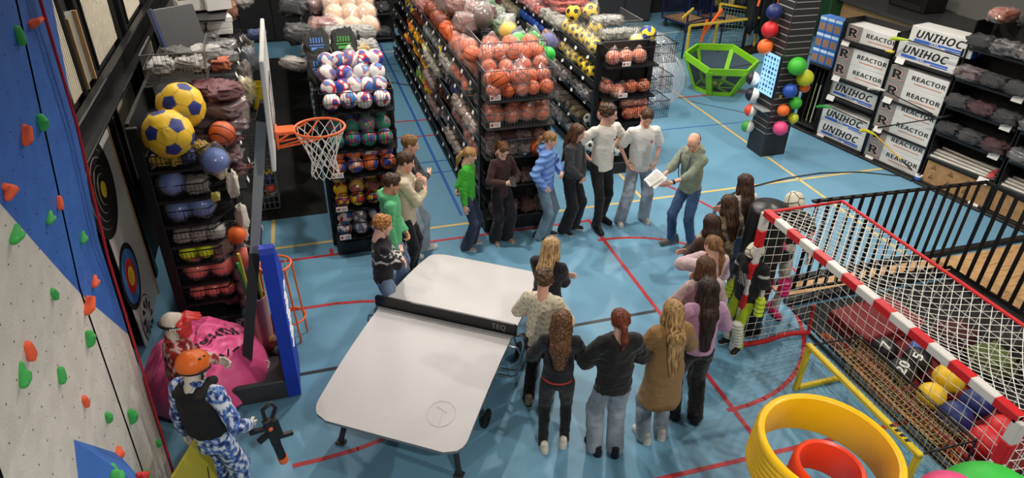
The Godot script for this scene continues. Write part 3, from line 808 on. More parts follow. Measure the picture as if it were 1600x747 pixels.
func ball_mesh() -> Mesh:
	if not SH.has("ball"): SH.ball = MB.new().sphere(Vector3.ZERO, Vector3.ONE, 24, 14).mesh()
	return SH.ball
func film_mesh(k: int) -> Mesh:   # a clear bag drawn round a ball, knotted on top
	var key := "film%d" % (k % 4)
	if not SH.has(key):
		var b := MB.new().sphere(Vector3.ZERO, Vector3.ONE * 1.07, 18, 12)
		for i in b.v.size():
			var p := b.v[i]
			if p.y > 0.55:
				var t := (p.y - 0.55) / 0.52
				b.v[i] = Vector3(p.x * (1.0 - 0.35 * t), p.y + 0.5 * t * t, p.z * (1.0 - 0.35 * t)) + Vector3(0.25 * t * t * cos(k * 2.1), 0, 0.25 * t * t * sin(k * 2.1))
		var nz := FastNoiseLite.new(); nz.seed = 40 + k; nz.frequency = 1.0; nz.fractal_octaves = 2
		for i in b.v.size():
			var p := b.v[i]; var l := p.length()
			b.v[i] = p * (1.0 + 0.16 * absf(nz.get_noise_3d(p.x * 2.6, p.y * 2.6, p.z * 2.6)) + 0.2 * absf(nz.get_noise_3d(p.x * 6.0, p.y * 6.0, p.z * 6.0)))
		b.renormal(); SH[key] = b.mesh()
	return SH[key]
func pack_mesh(k: int) -> Mesh:   # a soft folded pack, unit size
	var key := "pack%d" % (k % 4)
	if not SH.has(key):
		var b := MB.new().sphere(Vector3.ZERO, Vector3(0.5, 0.5, 0.5), 24, 16)
		var nz := FastNoiseLite.new(); nz.seed = 60 + k; nz.frequency = 1.0; nz.fractal_octaves = 2
		for i in b.v.size():
			var p := b.v[i] * 2.0
			p = Vector3(signf(p.x) * pow(absf(p.x), 0.6), signf(p.y) * pow(absf(p.y), 0.7), signf(p.z) * pow(absf(p.z), 0.6))
			b.v[i] = p * 0.46 * (1.0 + 0.3 * nz.get_noise_3d(p.x * 2.3, p.y * 2.3, p.z * 2.3) + 0.17 * nz.get_noise_3d(p.x * 7.5, p.y * 5.5, p.z * 7.5))
		b.renormal(); SH[key] = b.mesh()
	return SH[key]
func col_mat(c: Color, rough := 0.75) -> StandardMaterial3D:
	var key := "c%s%.2f" % [c.to_html(), rough]
	if not M.has(key):
		M[key] = mat(c, rough, 0.0, {"normal_enabled": true, "normal_texture": SH.fab, "uv1_triplanar": true, "uv1_scale": Vector3.ONE * 5.0})
	return M[key]
func print_mat(c: Color, rough := 0.5) -> StandardMaterial3D:   # printed, creased wrapping: blotches of dark and light
	var key := "p%s%.2f" % [c.to_html(), rough]
	if not M.has(key):
		if not SH.has("blotch"): SH.blotch = noise_tex(0.035, 3, ramp([Color(0.3, 0.3, 0.3), Color(0.55, 0.55, 0.55), Color(0.95, 0.95, 0.95), Color(1, 1, 1)], [0.28, 0.42, 0.52, 0.8]), 256, 0.0, 77)
		M[key] = mat(c.lightened(0.2), minf(rough, 0.42), 0.0, {"albedo_texture": SH.blotch, "normal_enabled": true, "normal_texture": SH.fab, "normal_scale": 2.2, "uv1_triplanar": true, "uv1_scale": Vector3.ONE * 3.4})
	return M[key]

func ball(key: String, at: Vector3, r: float, bagged: bool, label: String, group: String, cat := "ball"):
	var rot := Basis.from_euler(Vector3(rng.randf() * TAU, rng.randf() * TAU, rng.randf() * TAU))
	if key.begins_with("half"): rot = Basis.from_euler(Vector3(0.2, PI * 0.75, 0.1))
	if not bagged:
		var o := obj(cat, ball_mesh(), ball_mat(key)); o.transform = Transform3D(rot.scaled(Vector3.ONE * r), at)
		tag(o, label, cat, group)
		return o
	var t := thing("bagged_ball", label, cat, at, 0.0, group)
	var b := obj("ball", ball_mesh(), ball_mat(key), t); b.basis = rot.scaled(Vector3.ONE * r)
	var f := obj("plastic_bag", film_mesh(rng.randi() % 4), M.film, t); f.basis = (Basis(Vector3.UP, rng.randf() * TAU) * Basis.from_euler(Vector3(rng.randf_range(-0.5, 0.5), 0, rng.randf_range(-0.5, 0.5)))).scaled(Vector3.ONE * r)
	return t
func pack(m: Material, at: Vector3, size: Vector3, label: String, group: String, film := true, turn := 0.0, cat := "pack", called := "soft_pack"):
	var k := rng.randi() % 4
	var t := thing(called, label, cat, at, turn, group)
	var o := obj("contents", pack_mesh(k), m, t); o.basis = Basis.from_scale(size)
	if film:
		if rng.randf() < 0.55:
			var f := obj("plastic_wrap", pack_mesh(k + 1), M.film, t); f.basis = Basis.from_scale(size * Vector3(1.08, 1.12, 1.08))
	return t
func dice_pack(m: Material, at: Vector3, size: Vector3, label: String, group: String, turn := 0.0, cat := "box", called := "carton"):
	var o := obj(called, bx(Vector3.ZERO, size, minf(0.006, size.y * 0.2)), m); o.position = at; o.rotation.y = turn
	return tag(o, label, cat, group)

# ------------------------------------------------------------------ racks
func basket_mesh(w: float, d: float, h: float, chamfer := 0.0) -> Mesh:   # wire tray, front towards +z at z = 0, back at z = -d
	var key := "wb%.2f_%.2f_%.2f_%.2f" % [w, d, h, chamfer]
	if SH.has(key): return SH[key]
	var b := MB.new(); var t := 0.0055
	var path := [Vector3(-w / 2, 0, -d), Vector3(-w / 2, 0, 0), Vector3(w / 2, 0, 0), Vector3(w / 2, 0, -d)]
	if chamfer > 0.0: path = [Vector3(-w / 2, 0, -d), Vector3(-w / 2, 0, 0), Vector3(w / 2, 0, 0), Vector3(w / 2 + chamfer, 0, -d)]
	for y in [0.0, h * 0.5, h]:
		for i in path.size() - 1:
			var q := Vector3(0, y, 0)
			b.bar(path[i] + q, path[i + 1] + q, t * (1.8 if y == h else 1.0))
	for i in path.size() - 1:
		var L: float = path[i].distance_to(path[i + 1]); var n := int(L / 0.04)
		for k in n + 1:
			var p: Vector3 = path[i].lerp(path[i + 1], float(k) / n)
			b.bar(p, p + Vector3(0, h, 0), t * 0.7)
	for k in 9: b.bar(Vector3(-w / 2, 0, -d * k / 8.0), Vector3(w / 2 + chamfer * k / 8.0, 0, -d * k / 8.0), t * 0.8)
	SH[key] = b.mesh()
	return SH[key]
func label_plate(parent: Node, at: Vector3, turn := 0.0, w := 0.07, tilt := -0.25, roll := 0.0):
	if not SH.has("plate"): SH.plate = bx(Vector3.ZERO, Vector3(1, 0.62, 0.03)).mesh()
	var o := obj("price_label", SH.plate, M.paper, parent)
	o.transform = Transform3D(Basis(Vector3.UP, turn) * Basis(Vector3.RIGHT, tilt) * Basis(Vector3(0, 0, 1), roll) * Basis.from_scale(Vector3(w, w, w)), at)
	return o
func wide_label(parent: Node, at: Vector3):   # printed price card at a basket's corner
	var o := obj("price_card", bx(Vector3.ZERO, Vector3(0.15, 0.075, 0.006), 0.002), M.paper, parent); o.position = at
	var c := MB.new(); c.x = Transform3D(Basis.IDENTITY, Vector3(-0.045, 0, 0.004))
	var pg := PackedVector2Array()
	for i in 12: pg.append(Vector2(cos(TAU * i / 12), sin(TAU * i / 12)) * 0.022)
	c.prism(pg, 0.002)
	c.x = Transform3D.IDENTITY
	c.box(Vector3(0.025, 0.012, 0.004), Vector3(0.07, 0.006, 0.002)).box(Vector3(0.025, -0.01, 0.004), Vector3(0.06, 0.006, 0.002))
	obj("print", c, col_mat(Color(0.7, 0.3, 0.28)), o)

# a two-sided rack from z0 (near end) to z1; its parts stand in world axes around the root
func rack(called: String, label: String, x0: float, x1: float, z0: float, z1: float, h: float, left: Array, right: Array) -> Node3D:
	var t := thing(called, label, "rack", Vector3((x0 + x1) / 2, 0, z0))
	var cx := (x0 + x1) / 2; var L := z0 - z1; var hw := (x1 - x0) / 2
	obj("plinth", bx(Vector3(0, 0.06, -L / 2), Vector3(x1 - x0, 0.12, L), 0.008), M.black, t)
	obj("spine_panel", bx(Vector3(0, h / 2, -L / 2), Vector3(0.04, h, L), 0.005), M.black, t)
	var n := int(L / 1.25)
	for i in n + 1:
		var u := MB.new().box(Vector3(0, h / 2, -L * i / n), Vector3(0.07, h, 0.05), 0.006)
		obj("upright", u, M.black_steel, t)
	for side in [-1, 1]:
		for y in (left if side < 0 else right):
			var s := MB.new()
			s.face([Vector3(side * 0.03, y + 0.06, 0), Vector3(side * hw, y, 0), Vector3(side * hw, y, -L), Vector3(side * 0.03, y + 0.06, -L)], Vector3.UP)
			s.face([Vector3(side * 0.03, y + 0.045, 0), Vector3(side * hw, y - 0.015, 0), Vector3(side * hw, y - 0.015, -L), Vector3(side * 0.03, y + 0.045, -L)], Vector3.DOWN)
			s.box(Vector3(side * hw, y + 0.01, -L / 2), Vector3(0.02, 0.07, L), 0.004)
			var sh := obj("shelf", s, M.black, t)
			var w := MB.new().bar(Vector3(side * (hw + 0.015), y + 0.1, 0), Vector3(side * (hw + 0.015), y + 0.1, -L), 0.007)
			for k in int(L / 0.3) + 1: w.bar(Vector3(side * (hw + 0.015), y, -k * 0.3), Vector3(side * (hw + 0.015), y + 0.1, -k * 0.3), 0.004)
			obj("wire_guard", w, M.wire_light, sh)
			var m := int(L / 0.55)
			for k in m:
				label_plate(sh, Vector3(side * (hw + 0.025), y + 0.02, -0.3 - k * 0.55 - rng.randf() * 0.2), side * PI / 2, 0.085, -0.3, 0.0 if rng.randf() < 0.7 else 0.5)
	return t

# goods in a row along one level of a rack; list of [kind, key or colour, size, count, words]
func row_goods(x: float, y: float, z: float, dirx: float, list: Array, where: String, group: String):
	var i := 0; var zz := z
	for g in list:
		for c in int(g[3]):
			var lab := "%s, %s, %s from near end" % [g[4], where, nth(i)]
			var s: float = g[2]
			match g[0]:
				"ball": ball(g[1], Vector3(x + dirx * rng.randf_range(-0.04, 0.03), y + s + 0.02, zz - s), s, false, lab, group)
				"bag": ball(g[1], Vector3(x + dirx * rng.randf_range(-0.04, 0.03), y + s + 0.03, zz - s), s, true, lab, group)
				"pack":
					var w: String = g[4]
					pack(print_mat(g[1]), Vector3(x, y + s * 0.5, zz - s * 0.6), Vector3(0.36, s, s * 1.25), lab, group, true, rng.randf_range(-0.2, 0.2), "pack", w.get_slice(" ", w.get_slice_count(" ") - 2).replace("-", "_") + "_pack" if w.ends_with("pack") else "film_pack")
			zz -= s * (2.15 if g[0] != "pack" else 1.3)
			i += 1
	return zz

# balls heaped in a basket: rows from front (low) to back (high)
func heap(keys: Array, x0: float, x1: float, y: float, z: float, r: float, rows: Array, bag: float, desc: String, where: String, group: String, dz := 0.16, dy := 0.13):
	for k in rows.size():
		var n: int = rows[k]
		for i in n:
			var w := (x1 - x0 - 2 * r)
			var x := x0 + r + (w * i / maxf(n - 1, 1) if n > 1 else w * 0.5) + rng.randf_range(-0.012, 0.012)
			var key: String = keys[rng.randi() % keys.size()]
			var pos := ["front", "second", "third", "fourth", "fifth"][k] as String
			ball(key, Vector3(x, y + r + dy * k + rng.randf_range(-0.012, 0.012), z - r - dz * k), r, rng.randf() < bag, "%s, %s, %s row, %s from left" % [desc, where, pos, nth(i)], group)

func make_racks():
	# ---- rack with printed balls (the left-hand ball rack)
	var G1 := rack("ball_rack", "black rack with printed balls nearest the basketball hoop", 0.1, 1.02, -8.64, -17.2, 2.25, [0.15, 0.6, 1.1, 1.6], [0.15, 0.5, 0.9, 1.3, 1.7, 2.05])
	var c := Vector3(0, 0, 0)
	for b in [[2.05, 0.28], [1.55, 0.24], [1.2, 0.22], [0.72, 0.24], [0.3, 0.24]]:
		var w := obj("wire_basket", basket_mesh(0.9, 0.5, b[1]), M.wire, G1); var fz: float = 0.28 + 0.065 * (2.05 - b[0])
		w.position = Vector3(0.02, b[0], fz)
		obj("tray", bx(Vector3(0.02, b[0] - 0.008, fz - 0.25), Vector3(0.9, 0.012, 0.5), 0.003), M.black, G1)
		if b[0] != 1.55 and b[0] != 2.05: wide_label(G1, Vector3(-0.33, b[0] + 0.05, fz + 0.015))
	for s in [-1, 1]: obj("end_post", bx(Vector3(s * 0.47, 1.15, -0.02), Vector3(0.05, 2.3, 0.07), 0.006), M.black_steel, G1)
	obj("end_panel", bx(Vector3(0, 1.15, -0.03), Vector3(0.9, 2.3, 0.03), 0.004), M.black, G1)
	obj("end_foot", bx(Vector3(0.02, 0.11, 0.1), Vector3(0.94, 0.2, 0.4), 0.01), M.black, G1)
	heap(["wrb", "wrb", "wr"], 0.16, 1.0, 2.07, -8.37, 0.112, [4, 5, 4, 5], 0.2, "red white blue ball", "top basket of printed rack", "printed balls in the top basket", 0.15, 0.125)
	heap(["gr"], 0.16, 1.0, 1.57, -8.33, 0.11, [4, 4, 4], 0.1, "green and red ball", "second basket of printed rack", "printed balls in the second basket", 0.15, 0.12)
	heap(["ob", "wb", "ob"], 0.15, 1.0, 1.22, -8.31, 0.108, [4, 4, 4], 0.1, "orange and blue ball", "third basket of printed rack", "printed balls in the third basket", 0.14, 0.1)
	heap(["yb"], 0.15, 0.98, 0.74, -8.28, 0.1, [4, 4, 4], 0.25, "yellow and blue ball", "fourth basket of printed rack", "printed balls in the fourth basket", 0.13, 0.11)
	heap(["wr", "wrb"], 0.15, 0.98, 0.32, -8.25, 0.1, [4, 4, 3], 0.25, "white and red ball", "lowest basket of printed rack", "printed balls in the lowest basket", 0.14, 0.1)
	# goods on top of it, going back
	for i in 4:
		var bag := thing("drawstring_bag", ["black bag with blue wordmark, upper of the blue pair", "black bag with blue print, lower of the blue pair", "black bag with green crest, upper of the green pair", "black bag with green print beside the white balls"][i], "bag", Vector3(0.2 + (i / 2) * 0.34, 2.44 + (0.0 if i % 2 else 0.22), -8.98 - (0.0 if i % 2 else 0.28)), 0.0, "black printed bags")
		var cl := obj("cloth", pack_mesh(i), col_mat(Color(0.1, 0.105, 0.1)), bag); cl.basis = Basis(Vector3.RIGHT, -0.6) * Basis.from_scale(Vector3(0.34, 0.44, 0.12))
		var pm := col_mat(Color(0.3, 0.5, 0.8) if i < 2 else Color(0.25, 0.6, 0.25))
		var pr := MB.new(); pr.x = Transform3D(Basis(Vector3.RIGHT, -0.6), Vector3(0, 0, 0)) * Transform3D(Basis.IDENTITY, Vector3(0, 0, 0.056))
		for j in 5: pr.box(Vector3(-0.07 + j * 0.035, 0.06, 0), Vector3(0.016, 0.07, 0.004)); 
		pr.box(Vector3(0, -0.005, 0), Vector3(0.19, 0.016, 0.004)); pr.box(Vector3(0, -0.05, 0), Vector3(0.15, 0.04, 0.004))
		obj("print", pr, pm, bag)
	pack(print_mat(Color(0.7, 0.68, 0.66), 0.5), Vector3(0.24, 2.5, -9.75), Vector3(0.42, 0.2, 0.36), "grey silver bundle lying behind the black printed bags", "goods on top of the printed ball rack", true, 0.3)
	pack(print_mat(Color(0.78, 0.74, 0.7), 0.5), Vector3(-0.12, 2.35, -9.6), Vector3(0.2, 0.16, 0.42), "white grip bundle sticking out left of black printed bags", "goods on top of the printed ball rack", true, 0.8)
	pack(print_mat(Color(0.85, 0.68, 0.2)), Vector3(0.72, 2.48, -9.35), Vector3(0.34, 0.3, 0.3), "yellow and purple cloth bag behind the white balls", "goods on top of the printed ball rack", true, 0.2)
	pack(print_mat(Color(0.24, 0.14, 0.3)), Vector3(0.66, 2.6, -9.3), Vector3(0.2, 0.12, 0.14), "dark purple cloth piece on the yellow bag", "goods on top of the printed ball rack", true, 0.6)
	for i in 6:
		pack(print_mat(Color(0.72, 0.71, 0.69), 0.45), Vector3(0.5 + (i % 3) * 0.2, 2.42 + (i / 3) * 0.12, -9.9 - (i / 3) * 0.32), Vector3(0.3, 0.22, 0.34), "silver film pack behind the yellow bag, %s of six" % nth(i), "silver packs on the printed ball rack", true, i * 0.7)
	for i in 9:
		ball("cream", Vector3(0.55 + (i % 3) * 0.24, 2.5 + (i / 3) * 0.13, -10.75 - (i / 3) * 0.26), 0.15, true, "peach coloured ball in clear bag on printed rack, %s of the peach pile" % nth(i), "peach balls in clear bags")
	for i in 5:
		pack(print_mat([Color(0.75, 0.45, 0.42), Color(0.8, 0.72, 0.66), Color(0.72, 0.5, 0.5), Color(0.15, 0.15, 0.17), Color(0.13, 0.13, 0.15)][i]), Vector3([0.35, 0.42, 0.3, 0.0, -0.02][i], [2.55, 2.8, 2.7, 2.5, 2.7][i], [-10.6, -11.6, -11.5, -10.5, -11.3][i]), Vector3(0.42, 0.28, 0.45), ["pink film pack in front of the white dome, printed rack", "round white pack far back on the printed rack", "pale pink pack far back on the printed rack", "black foil bag at the left edge, printed rack top", "second black foil bag further back, printed rack top"][i], "goods on top of the printed ball rack", true, i * 1.1)
	for y in [0.5, 0.9, 1.3, 1.7]:
		row_goods(0.86, y + 0.03, -9.0, 1.0, [["bag", "wb", 0.11, 4, "orange white ball"], ["pack", Color(0.7, 0.7, 0.68), 0.24, 5, "silver pack"], ["bag", "cream", 0.12, 6, "peach ball"], ["pack", Color(0.5, 0.35, 0.3), 0.22, 5, "brown pack"]], "printed rack right side, %s shelf" % nth(int(y * 2.5)), "goods on the right side of the printed rack")
	# ---- basketball rack
	var X0 := 2.22; var X1 := 3.24
	var G2 := rack("basketball_rack", "long black rack of basketballs in the middle with red balls at front", X0, X1, -8.62, -17.3, 2.35, [0.22, 0.5, 0.92, 1.28, 1.67, 2.06], [0.22, 0.6, 1.0, 1.4, 1.8])
	for b in [[2.06, 0.4], [1.68, 0.2], [1.24, 0.24], [0.8, 0.2], [0.3, 0.3]]:
		var w := obj("wire_basket", basket_mesh(0.98, 0.5, b[1]), M.wire_light if b[0] > 1.2 else M.wire, G2); w.position = Vector3(-0.02, b[0], 0.28)
		obj("tray", bx(Vector3(-0.02, b[0] - 0.012, 0.08), Vector3(0.97, 0.02, 0.5), 0.004), M.black, G2)
		if b[0] > 1.5: wide_label(G2, Vector3(-0.38, b[0] + 0.05, 0.3))
	for s in [-1, 1]: obj("end_post", bx(Vector3(s * 0.49 - 0.01, 1.2, 0.0), Vector3(0.06, 2.4, 0.08), 0.006), M.black_steel, G2)
	obj("end_panel", bx(Vector3(0, 1.15, -0.03), Vector3(0.98, 2.3, 0.03), 0.004), M.black, G2)
	obj("end_foot", bx(Vector3(0.0, 0.11, 0.06), Vector3(1.0, 0.2, 0.3), 0.01), M.black, G2)
	var tb := obj("wire_basket", basket_mesh(0.9, 0.9, 0.35), M.wire_light, G2); tb.position = Vector3(0.0, 2.36, -0.1)
	heap(["basket_pale", "basket"], 2.25, 3.18, 2.08, -8.3, 0.098, [5, 5, 4, 5], 0.85, "small bagged basketball", "top basket of basketball rack", "small basketballs in the top basket", 0.13, 0.12)
	ball("basket", Vector3(2.42, 2.32, -8.42), 0.135, false, "largest bare orange basketball at front left of the top heap", "basketballs in the top basket")
	ball("basket", Vector3(2.72, 2.33, -8.44), 0.125, true, "bagged orange basketball right of the bare one, top heap", "basketballs in the top basket")
	heap(["basket_pale", "basket_pale", "basket"], 2.08, 3.2, 2.38, -8.85, 0.12, [5, 4], 0.85, "large bagged basketball", "heap behind top basketball basket", "basketballs heaped on the rack top", 0.18, 0.06)
	heap(["basket"], 2.26, 3.16, 1.7, -8.32, 0.122, [4, 3], 0.7, "orange basketball", "second basket of basketball rack", "basketballs in the second basket", 0.18, 0.07)
	for i in 10:
		pack(print_mat([Color(0.36, 0.14, 0.12), Color(0.42, 0.2, 0.16), Color(0.3, 0.13, 0.12)][i % 3], 0.4), Vector3(2.38 + (i % 4) * 0.22, 1.33 + (i / 4) * 0.09, -8.42 - (i / 4) * 0.15), Vector3(0.26, 0.16, 0.2), "dark red foil pack, third basket of basketball rack, %s of ten" % nth(i), "dark red packs in the third basket", true, i * 0.5)
	ball("basket", Vector3(2.98, 1.33, -8.38), 0.12, false, "orange ball with white stripe between dark red packs and blue jacket", "basketballs on the basketball rack end")
	for i in 8:
		pack(print_mat([Color(0.45, 0.25, 0.2), Color(0.55, 0.33, 0.27), Color(0.62, 0.45, 0.38)][i % 3], 0.4), Vector3(2.42 + (i % 4) * 0.22, 0.88 - (i / 4) * 0.48, -8.42), Vector3(0.24, 0.2, 0.22), "brown foil pack behind girl in brown shirt, %s of eight" % nth(i), "brown packs in the low baskets", true, i * 0.8)
	var cells := [
		[0.52, [["bag", "basket_brown", 0.1, 5, "brown bagged ball"], ["pack", Color(0.7, 0.62, 0.57), 0.16, 5, "pale film pack"], ["bag", "wr", 0.1, 3, "white red ball"], ["pack", Color(0.45, 0.25, 0.2), 0.18, 4, "dark film pack"], ["ball", "ry", 0.11, 3, "red yellow ball"], ["ball", "gy", 0.11, 4, "green yellow ball"]]],
		[0.94, [["bag", "basket_pale", 0.115, 4, "pale bagged ball"], ["bag", "basket_pale", 0.11, 3, "bagged small basketball"], ["ball", "basket_brown", 0.12, 5, "brown basketball"], ["pack", Color(0.75, 0.6, 0.5), 0.18, 4, "peach film pack"], ["ball", "basket_yellow", 0.11, 6, "yellow basketball"], ["ball", "ry", 0.12, 4, "red yellow ball"]]],
		[1.3, [["pack", Color(0.8, 0.68, 0.6), 0.22, 5, "white film pack"], ["ball", "purple", 0.11, 2, "dark purple ball"], ["ball", "grey_bw", 0.11, 3, "grey striped ball"], ["pack", Color(0.72, 0.7, 0.6), 0.18, 5, "cream film pack"], ["ball", "volley_yw", 0.12, 2, "yellow white volleyball"], ["ball", "basket_yellow", 0.12, 4, "yellow basketball"], ["ball", "ry", 0.13, 3, "orange yellow ball"]]],
		[1.69, [["ball", "basket_teal", 0.13, 2, "dark teal basketball"], ["bag", "basket", 0.12, 4, "bagged orange basketball"], ["pack", Color(0.8, 0.76, 0.7), 0.2, 3, "white film pack"], ["ball", "volley", 0.13, 1, "yellow blue volleyball"], ["ball", "basket_grey", 0.13, 5, "grey basketball"], ["ball", "basket_brown", 0.13, 4, "brown basketball"], ["ball", "volley", 0.13, 4, "yellow blue volleyball"]]],
		[2.08, [["bag", "basket_pale", 0.12, 3, "bagged basketball"], ["bag", "basket", 0.13, 3, "bagged orange basketball"], ["ball", "basket", 0.14, 3, "orange basketball"], ["ball", "basket_brown", 0.15, 4, "dark brown basketball"], ["pack", Color(0.72, 0.4, 0.36), 0.22, 6, "reddish film pack"], ["pack", Color(0.6, 0.3, 0.36), 0.24, 6, "red blue film pack"]]],
	]
	for q in cells:
		row_goods(2.33, q[0] + 0.02, -8.85, -1.0, q[1], "basketball rack left side, %s shelf" % nth(cells.find(q)), "goods on the left side of the basketball rack")
	# on top, further back
	for i in 10:
		pack(print_mat([Color(0.66, 0.42, 0.38), Color(0.7, 0.5, 0.44), Color(0.5, 0.3, 0.28)][i % 3]), Vector3(2.5 + (i % 3) * 0.22, 2.5 + (i % 2) * 0.1, -10.6 - i * 0.22), Vector3(0.36, 0.3, 0.34), "pinkish brown ball pack on basketball rack top, %s in the row" % nth(i), "pinkish packs on the basketball rack top", true, i * 0.9)
	ball("brown", Vector3(2.75, 2.6, -10.55), 0.16, true, "dark brown ball in netting right of the pinkish packs", "loose balls on the basketball rack top")
	ball("ry", Vector3(2.45, 2.72, -13.3), 0.24, true, "large red and blue printed ball, far top of basketball rack", "loose balls on the basketball rack top")
	for i in 5:
		pack(print_mat([Color(0.66, 0.22, 0.22), Color(0.22, 0.25, 0.5), Color(0.75, 0.35, 0.3)][i % 3]), Vector3(2.6 + (i % 2) * 0.3, 2.55, -13.0 - i * 0.4), Vector3(0.42, 0.34, 0.4), "red and blue film pack, far top of basketball rack, %s of five" % nth(i), "red and blue packs on the basketball rack top", true, i)
	for i in 8:
		pack(print_mat([Color(0.5, 0.62, 0.45), Color(0.72, 0.74, 0.7), Color(0.3, 0.5, 0.3)][i % 3]), Vector3(3.05 + (i % 2) * 0.16, 2.42, -10.5 - i * 0.28), Vector3(0.3, 0.26, 0.3), "green and white netted pack, right edge of basketball rack, %s in row" % nth(i), "green and white packs on the basketball rack", true, i)
	ball("yellow", Vector3(3.0, 2.52, -9.95), 0.13, true, "yellow bagged ball above the blue and green balls", "loose balls on the basketball rack top")
	ball("navy", Vector3(3.05, 2.5, -9.62), 0.12, true, "navy bagged ball left of the green one", "loose balls on the basketball rack top")
	ball("green", Vector3(3.3, 2.48, -9.62), 0.11, true, "green bagged ball right of the navy one", "loose balls on the basketball rack top")
	ball("purple", Vector3(3.5, 2.44, -9.55), 0.12, true, "purple bagged ball at right edge of basketball rack top", "loose balls on the basketball rack top")
	for i in 4: ball("green_bright", Vector3([2.95, 3.08, 3.22, 3.3][i], [2.56, 2.5, 2.46, 2.42][i], [-9.3, -9.25, -9.2, -9.0][i]), 0.11, i < 3, "bright green %sball above the small basketballs, %s from left" % ["bagged " if i < 3 else "", nth(i)], "green balls behind the small basketballs")
	var dark := [[0.62, Color(0.2, 0.19, 0.14)], [1.02, Color(0.14, 0.14, 0.14)], [1.42, Color(0.26, 0.24, 0.12)], [1.82, Color(0.13, 0.13, 0.13)]]
	for q in dark:
		row_goods(3.12, q[0], -8.9, 1.0, [["pack", q[1], 0.26, 8, "dark pack"], ["pack", Color(0.16, 0.16, 0.17), 0.26, 5, "black pack"]], "basketball rack right side, %s shelf" % nth(dark.find(q)), "dark goods on the right side of the basketball rack")
	# ---- third rack, behind the two boys in white
	var G3 := rack("ball_rack", "black rack behind the boys in white shirts with orange handballs", 4.56, 5.5, -10.1, -17.6, 2.0, [0.25, 0.6, 1.08, 1.45, 1.85], [0.3, 0.8, 1.3, 1.8])
	for b in [[1.88, 0.3], [1.36, 0.28], [0.92, 0.3]]:
		var w := obj("wire_basket", basket_mesh(0.9, 0.48, b[1]), M.wire, G3); w.position = Vector3(0.02, b[0], 0.34)
		obj("tray", bx(Vector3(0.02, b[0] - 0.012, 0.1), Vector3(0.9, 0.02, 0.48), 0.004), M.black, G3)
		var sw := obj("side_basket", basket_mesh(0.5, 0.3, b[1]), M.wire, G3); sw.transform = Transform3D(Basis(Vector3.UP, PI / 2), Vector3(0.82, b[0], 0.0))
		if b[0] > 1.0: wide_label(G3, Vector3(-0.12, b[0] + 0.06, 0.36))
	obj("end_panel", bx(Vector3(0, 1.1, -0.02), Vector3(0.94, 2.2, 0.04), 0.004), M.black, G3)
	for s in [-1, 1]: obj("end_post", bx(Vector3(s * 0.46, 1.1, 0.04), Vector3(0.09, 2.2, 0.09), 0.006), M.black_steel, G3)
	obj("end_foot", bx(Vector3(0.0, 0.11, 0.15), Vector3(1.0, 0.2, 0.42), 0.01), M.black, G3)
	for i in 3: ball("ow", Vector3(4.75 + i * 0.23, 2.0, -9.93), 0.115, true, "bagged orange white handball, top basket behind the boys, %s from left" % nth(i), "handballs in the top basket")
	for i in 4: ball("ow", Vector3([4.72, 4.86, 5.12, 5.34][i], [1.5, 1.46, 1.5, 1.5][i], [-10.0, -9.86, -9.92, -9.92][i]), 0.115, i < 2, "orange white handball, middle basket behind the boys, %s from left" % nth(i), "handballs in the middle basket")
	heap(["ow"], 5.0, 5.5, 0.94, -9.78, 0.108, [3, 3, 2], 0.5, "orange white handball", "lowest basket behind the boys", "handballs in the lowest basket", 0.13, 0.12)
	for i in 3: ball("ow", Vector3(4.68 + 0.06 * i, 1.05 + 0.1 * i, -9.9 - 0.1 * i), 0.11, true, "bagged handball at left of the lowest basket, %s from front" % nth(i), "handballs in the lowest basket")
	for i in 4: ball("soccer_white", Vector3([4.45, 4.5, 4.72, 4.95][i], [0.55, 0.45, 0.42, 0.42][i], [-10.3, -10.05, -9.85, -9.85][i]), 0.12, false, "black and white football near floor behind the boys, %s from left" % nth(i), "black and white footballs")
	var lefts := [
		[0.27, [["pack", Color(0.2, 0.24, 0.4), 0.16, 4, "dark blue pack"], ["pack", Color(0.13, 0.13, 0.14), 0.2, 14, "black pack"]]],
		[0.62, [["ball", "soccer_white", 0.11, 1, "white black football"], ["pack", Color(0.34, 0.28, 0.12), 0.2, 2, "gold foil pack"], ["pack", Color(0.25, 0.18, 0.12), 0.2, 10, "brown pack"], ["pack", Color(0.12, 0.12, 0.13), 0.2, 12, "black pack"]]],
		[1.1, [["pack", Color(0.12, 0.12, 0.13), 0.2, 4, "black pack"], ["pack", Color(0.28, 0.12, 0.14), 0.2, 3, "dark red pack"], ["bag", "wr", 0.11, 2, "red white ball"], ["pack", Color(0.16, 0.16, 0.16), 0.2, 8, "charcoal pack"], ["pack", Color(0.26, 0.25, 0.12), 0.2, 8, "olive pack"]]],
		[1.47, [["ball", "soccer_black", 0.12, 3, "yellow black football"], ["bag", "soccer_black", 0.11, 4, "bagged yellow football"], ["bag", "wrb", 0.1, 2, "small printed ball"], ["ball", "beach", 0.11, 2, "orange striped ball"], ["ball", "blue", 0.125, 6, "shiny blue ball"], ["pack", Color(0.76, 0.7, 0.45), 0.2, 4, "yellow white pack"], ["pack", Color(0.75, 0.22, 0.3), 0.24, 7, "pink red pack"]]],
		[1.87, [["bag", "soccer_black", 0.12, 6, "bagged yellow football"], ["pack", Color(0.72, 0.7, 0.65), 0.22, 4, "silver pack"], ["pack", Color(0.86, 0.36, 0.33), 0.2, 14, "coral bib stack"], ["pack", Color(0.8, 0.82, 0.2), 0.22, 4, "neon yellow pack"]]],
	]
	for q in lefts:
		row_goods(4.67, q[0] + 0.02, -10.3, -1.0, q[1], "far rack left side, %s shelf" % nth(lefts.find(q)), "goods on the left side of the far rack")
